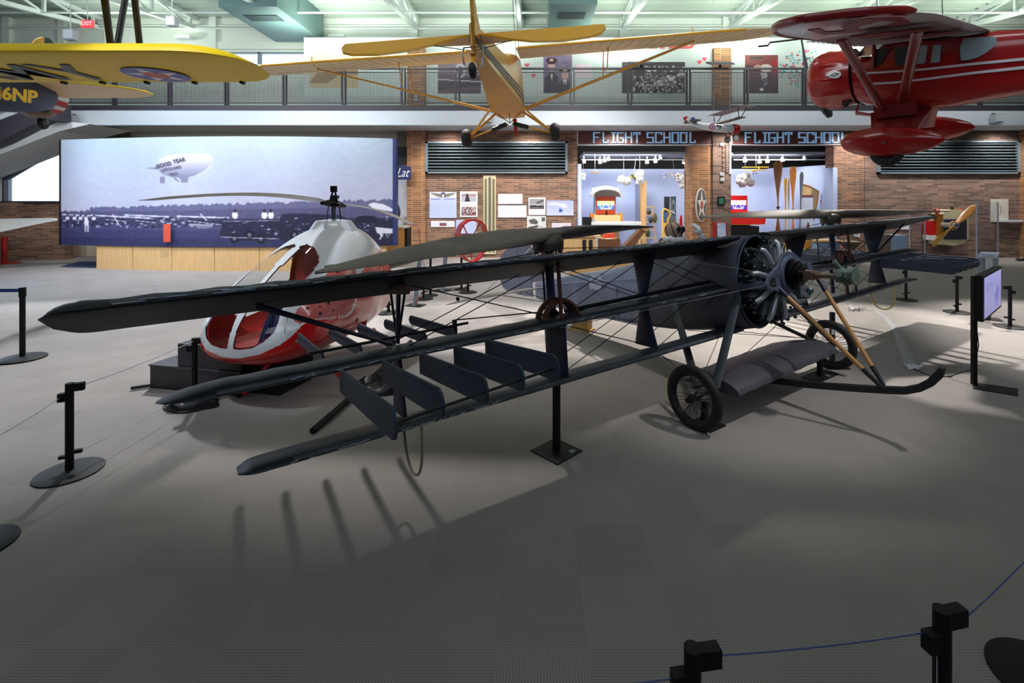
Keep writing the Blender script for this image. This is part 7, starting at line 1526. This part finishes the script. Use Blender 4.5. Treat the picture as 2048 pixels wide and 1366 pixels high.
# belt stanchion
p=FL(45,718); t=thing('belt_stanchion','tall black belt stanchion with a blue belt at the far left','stanchion',p); MB().lathe([(.27,0),(.27,.02),(.24,.035),(.05,.045)],(0,0,0),(0,0,1),40).build('base',M_black,t); MB().cyl((0,0,.04),(0,0,.92),.034,20).build('post',M_black,t); MB().cyl((0,0,.92),(0,0,1.06),.042,20).build('head',M_black,t); MB().bx(-1.6,-.04,-.004,.004,.99,1.04).build('belt',mat('blue_belt',(40,60,140),.6),t,smooth=False)
# label stands with a bent pale leg
def label_stand(p,lab,rz,h=1.05,lean=.18):
    t=thing('label_stand',lab,'label stand',p,R(rz),'slim label stands around the helicopter'); MB().bx(-.20,.20,-.14,.14,0,.012).build('base_plate',M_black,t,smooth=False)
    MB().loft([[V((-.055,y,z_)),V((.055,y,z_)),V((.055,y+.012,z_)),V((-.055,y+.012,z_))] for y,z_ in ((-.12,.014),(-.03,.02),(-.0,.10),(lean,h))]).build('leg',mat('pale_steel_leg',(170,178,190),.3,.6),t,smooth=False)
    MB().box((0,lean-.02,h+.02),(.27,.20,.015),M=Matrix.Rotation(R(38),4,'X')).build('label_panel',mat('label_blue_grey',(160,176,204),.4),t,smooth=False); return t
label_stand(FL(831,611),'pale label stand nearest the red helicopter tail',-20,1.10); label_stand(FL(886,581),'pale label stand just left of the red hoop',-15,1.06)
t=label_stand(FL(1975,638),'grey-backed label stand behind the black screen',150,1.25,.1); MB().bx(-.16,.16,-.02,.0,.62,1.28).build('back_panel',mat('grey_back_panel',(128,136,144),.5),t,smooth=False)
# red hoop
hp=FL(923,579); t=thing('tail_rotor_guard','red oval hoop with V-shaped spokes on a slim black post','hoop',V((hp.x+.27,hp.y,0)),R(38)); cz=1.32; pts=[]
for k in range(41):
    q=2*math.pi*k/40; pts.append(V((.43*math.cos(q)*(1+.04*math.sin(q)),0,cz+.55*math.sin(q)+.03*math.cos(2*q))))
rings_=[]
for k,p in enumerate(pts[:-1]):
    c=V((0,0,cz)); d=(p-c).normalized(); rings_.append([p+d*.02+V((0,-.11,0)),p+d*.02+V((0,.11,0)),p-d*.02+V((0,.11,0)),p-d*.02+V((0,-.11,0))])
rings_.append(rings_[0]); MB().loft(rings_,0,False,False).build('hoop',M_red,t,ang=40)
MB().bx(-.50,-.38,-.05,.05,cz+.0,cz+.10).build('side_lug',M_red,t,smooth=False)
MB().strut((-.04,0,cz-.02),(-.27,0,cz+.40),.05,.03,(0,1,0)).strut((-.04,0,cz-.02),(.25,0,cz+.42),.05,.03,(0,1,0)).strut((-.04,0,cz),(-.0,0,cz-.54),.05,.03,(0,1,0)).build('spoke',M_red,t)
# tilted screen on a pole
sp=FL(1948,770); t=thing('screen_on_pole','black flat screen with a lavender picture on a slim black pole stand','screen',(sp.x,sp.y,0)); 
MB().bx(-.024,.024,-.024,.024,0.01,1.385).build('pole',M_black,t,smooth=False); 
b0=FL(1946,766)-sp; b1=FL(2037,779)-sp; b2=FL(2036,793)-sp; b3=FL(1946,778)-sp
MB().add([b0,b1,b2,b3]+[q+V((0,0,.012)) for q in (b0,b1,b2,b3)],[(3,2,1,0),(4,5,6,7),(0,1,5,4),(1,2,6,5),(2,3,7,6),(3,0,4,7)]).build('base_plate',M_black,t,smooth=False)
A0=P3(1962,598,6.05)-sp; A1=P3(1999,574,6.95)-sp; d=V((A1.x-A0.x,A1.y-A0.y,0)); L_=d.length; d.normalize(); nrm=V((d.y,-d.x,0)); zc=.5*(P3(1962,553,6.05).z+P3(1962,643,6.05).z); hh=.285
def SP(u,w_,o): return V((A0.x,A0.y,0))+d*u*L_+nrm*o+V((0,0,zc+w_*hh))
mb=MB(); mb.loft([[SP(0,-1,-.06),SP(1,-1,-.06),SP(1,1,-.06),SP(0,1,-.06)],[SP(0,-1,.02),SP(1,-1,.02),SP(1,1,.02),SP(0,1,.02)]]); mb.build('housing',M_black,t,smooth=False)
c=CV(80,50,(150,150,208)); c.a=c.a+(25-c.Y[...,None])*.8; c.ell(56,32,10,14,(110,116,190)); c.ell(50,20,5,6,(170,170,216)); textlines(c,10,12,34,2,5,(110,110,170)); textlines(c,8,30,36,3,5,(120,120,180)); c.blur(1)
picture('display',c.a,lambda u,v:SP(.04+.92*u,-.9+1.8*v,.023),vcol('lit_display',.3,.7),t)
MB().tube([V((.03,.0,1.24)),SP(.05,.55,-.08)],.02,8).tube([V((.03,.0,1.10)),SP(.05,.1,-.08)],.02,8).build('wall_arm',M_black,t); MB().bx(-.02,.02,-.02,.02,-.01,.0)
tag(MB().tube([SP(.05,-1,-.06)+sp,sp+V((.06,0,.5)),sp+V((.02,.03,.2)),FL(1945,690)+V((0,0,.01)) if False else sp+V((-.12,.25,.01)),FL(1905,753)+V((0,0,.008)),FL(1868,756)+V((0,0,.008)),FL(1826,739)+V((0,0,.008))],.006,6).build('power_cable',M_black),'thin black power cable from the screen pole across the floor','cable')
# taped cord cover and cable bundle on the floor
pts=[FL(*q) for q in ((1722,620),(1750,622),(1770,633),(1790,655),(1803,685),(1813,710),(1822,733))]; wd=[.02,.02,.05,.06,.065,.07,.07]
mb=MB(); rg=[]
for i,p in enumerate(pts):
    q=pts[min(i+1,len(pts)-1)]-pts[max(0,i-1)]; n_=V((-q.y,q.x,0)).normalized()*wd[i]; rg.append([p+n_+V((0,0,.001)),p+n_*.5+V((0,0,.012)),p-n_*.5+V((0,0,.012)),p-n_+V((0,0,.001))])
tag(mb.loft(rg).build('cord_cover',mat('grey_tape',(150,150,152),.6)),'pale grey taped cord cover curving across the floor at right','cord cover')
mb=MB(); rg_=random.Random(4); b=FL(1710,620)
for k in range(16): a0=V((rg_.uniform(-.14,.14),rg_.uniform(-.1,.1),.02)); mb.tube([b+a0,b+a0+V((rg_.uniform(-.09,.09),rg_.uniform(-.07,.07),rg_.uniform(.01,.05))),b+V((rg_.uniform(-.14,.14),rg_.uniform(-.1,.1),.015))],.011,6)
tag(mb.build('cable_bundle',mat('white_cable',(214,214,220),.5)),'tangled white cable bundle at the far end of the taped cord cover','cable')
mb=MB(); b=FL(1825,738)
for k in range(10): a0=V((rg_.uniform(-.09,.09),rg_.uniform(-.05,.05),.02)); mb.tube([b+a0,b+a0+V((rg_.uniform(-.06,.06),rg_.uniform(-.05,.05),.03)),b+V((rg_.uniform(-.08,.08),rg_.uniform(-.05,.05),.01))],.012,6)
tag(mb.build('plug_bundle',mat('white_cable',(214,214,220))),'small white plug bundle at the near end of the taped cord cover','cable')
# pale wing entering at the far left
t=thing('pale_aircraft_wing','pale grey aircraft wing tip resting over the red stand at the left edge','wing',P3(0,450,17.4)); 
mb=MB(); rg=[]
for px,yt,yb,Y0 in ((-60,437,520,17.4),(-20,437,505,17.4),(0,437.5,491,17.4),(30,437,479,17.4),(60,436.5,465,17.4),(85,436.5,455,17.4),(104,437,447,17.4),(113,438.5,443,17.4),(116,440,441.5,17.4)):
    k=Y0/F; zt_=(450-yt)*k; zb_=(450-yb)*k*1.0; ln_=(yb-yt)*k; ch=ln_*1.9
    # chord runs towards the viewer, so the lower outline is the nearer edge
    x=(px)*k; rg.append([V((x,0,zt_)),V((x,-ch*.25,zt_+.05-(ln_)*.12)),V((x,-ch*.6,zt_-ln_*.45)),V((x,-ch,zt_-ln_*.85)),V((x,-ch*.6,zt_-ln_*.52)),V((x,-ch*.25,zt_-ln_*.20))])
mb.loft(rg).build('wing_panel',mat('pale_grey_dope',(186,186,184),.5,var=.06,stretch=(6,1,1)),t,ang=50)
# ================================================================ CAMERA, LIGHT
cam=bpy.data.cameras.new('camera'); cam.sensor_width=36; cam.lens=F/2048*36; cam.shift_x=(1024-CX)/2048; cam.shift_y=-(683-CY)/2048; cam.clip_end=200; cam.clip_start=.05
co=bpy.data.objects.new('camera',cam); COL.objects.link(co); co.location=(0,0,H); co.rotation_euler=(R(90),0,0); SC.camera=co
wd_=bpy.data.worlds.new('world'); SC.world=wd_; wd_.use_nodes=True; bg=wd_.node_tree.nodes['Background']; bg.inputs[0].default_value=(.62,.74,1,1); bg.inputs[1].default_value=.02
def spot(name,loc,tgt,power,angle,blend=.5,col=(1,.97,.92),size=.12):
    l=bpy.data.lights.new(name,'SPOT'); l.energy=power; l.spot_size=R(angle); l.spot_blend=blend; l.color=col; l.shadow_soft_size=size
    o=bpy.data.objects.new(name,l); COL.objects.link(o); o.location=loc; o.rotation_euler=(V(tgt)-V(loc)).to_track_quat('-Z','Y').to_euler(); return o
def area(name,loc,tgt,power,sx,sy,col=(1,1,1)):
    l=bpy.data.lights.new(name,'AREA'); l.shape='RECTANGLE'; l.size=sx; l.size_y=sy; l.energy=power; l.color=col
    o=bpy.data.objects.new(name,l); COL.objects.link(o); o.location=loc; o.rotation_euler=(V(tgt)-V(loc)).to_track_quat('-Z','Y').to_euler(); return o
# spotlights on the trusses
for k,(x,tx,pw,cl) in enumerate(((-12.5,-10.5,5304,(.90,.95,1)),(-7.4,-5.6,5616,(.92,.95,1)),(-2.4,-1.6,5772,(1,.96,.92)),(2.8,2.2,6240,(1,.95,.88)),(7.6,6.0,6552,(1,.95,.88)),(13.0,10.5,6240,(1,.96,.90)))):
    spot('truss_spot',(x,12.9,9.6),(tx,8.1,0),pw,39,.5,cl,.16)
for k,(x,y,tx,ty,pw) in enumerate(((-6,9.5,-4.5,7.6,700),(1.5,9.6,1.2,7.6,900),(7.0,9.6,5.4,7.6,900))): spot('overhead_spot',(x,y,9.6),(tx,ty,0),pw,36,.8,(1,.97,.93),.3)
spot('nose_spot',(7.0,3.6,9.2),(3.0,5.9,1.0),1500,26,.6,(1,.97,.93),.2)
spot('cabin_spot',(-6.5,3.0,9.4),(-3.2,6.8,1.0),2200,22,.7,(.88,.94,1),.2)
spot('truss_spot_back',(2,13.0,9.8),(1,16,0),3800,90,.8,(1,.98,.95))
spot('truss_spot_back_left',(-8,12.5,9.8),(-8,16.5,1),3000,85,.8,(.93,.96,1))
# lit wall washers over the back wall
for x in (-3.5,-.2,3.4,8.0,13.0,16.0,19.0): spot('downlight',(x,18.9,5.2),(x,20.6,2.2),420,120,.9,(1,.94,.86),.08)
for x in (-17,-13.5,-10,-6.8): spot('mural_light',(x,13.2,8.6),(x,16.8,2.4),900,60,.9,(.94,.96,1),.1)
for x in (3.8,9.8): area('exhibit_light',(x,21.2,4.4),(x,23.2,1.6),430,3.2,.5,(1,.98,.95))
# uplights bouncing off the deck
for x in (-17,-9.5,-7.6,-2,3.5,8.5,13.5,19): area('truss_uplight',(x,19.4,8.5),(x,20.2,10.8),150,2.0,.6,(.90,1,.88))
for x in (-12,-5,2,9,16): area('gallery_light',(x,15.8,8.4),(x,21.0,6.6),85,2.6,.4,(.94,1,.97))
area('left_wall_fill',(-12.5,10.5,6.5),(-18.5,18.5,3.2),420,4,3,(.86,.92,1))  # unseen fill, added to brighten the stair wall at far left
# daylight from the glazed side of the hall on the left
area('left_glazing_daylight',(-16,12,5.0),(-5,13.5,2.5),340,7,5,(.62,.78,1))
area('front_fill',(1,-2.8,7.2),(1,10,10.0),300,16,3.0,(.80,.88,1))  # unseen fill behind the camera, added to brighten the hanging aircraft
area('high_front_fill',(0,3.0,10.3),(0,14,10.2),850,22,1.6,(.88,.94,1))  # unseen fill below the deck, added to light the aircraft from the front
vs=SC.view_settings; vs.view_transform='Standard'; vs.look='None'; vs.gamma=1; vs.exposure=0; vs.use_curve_mapping=False
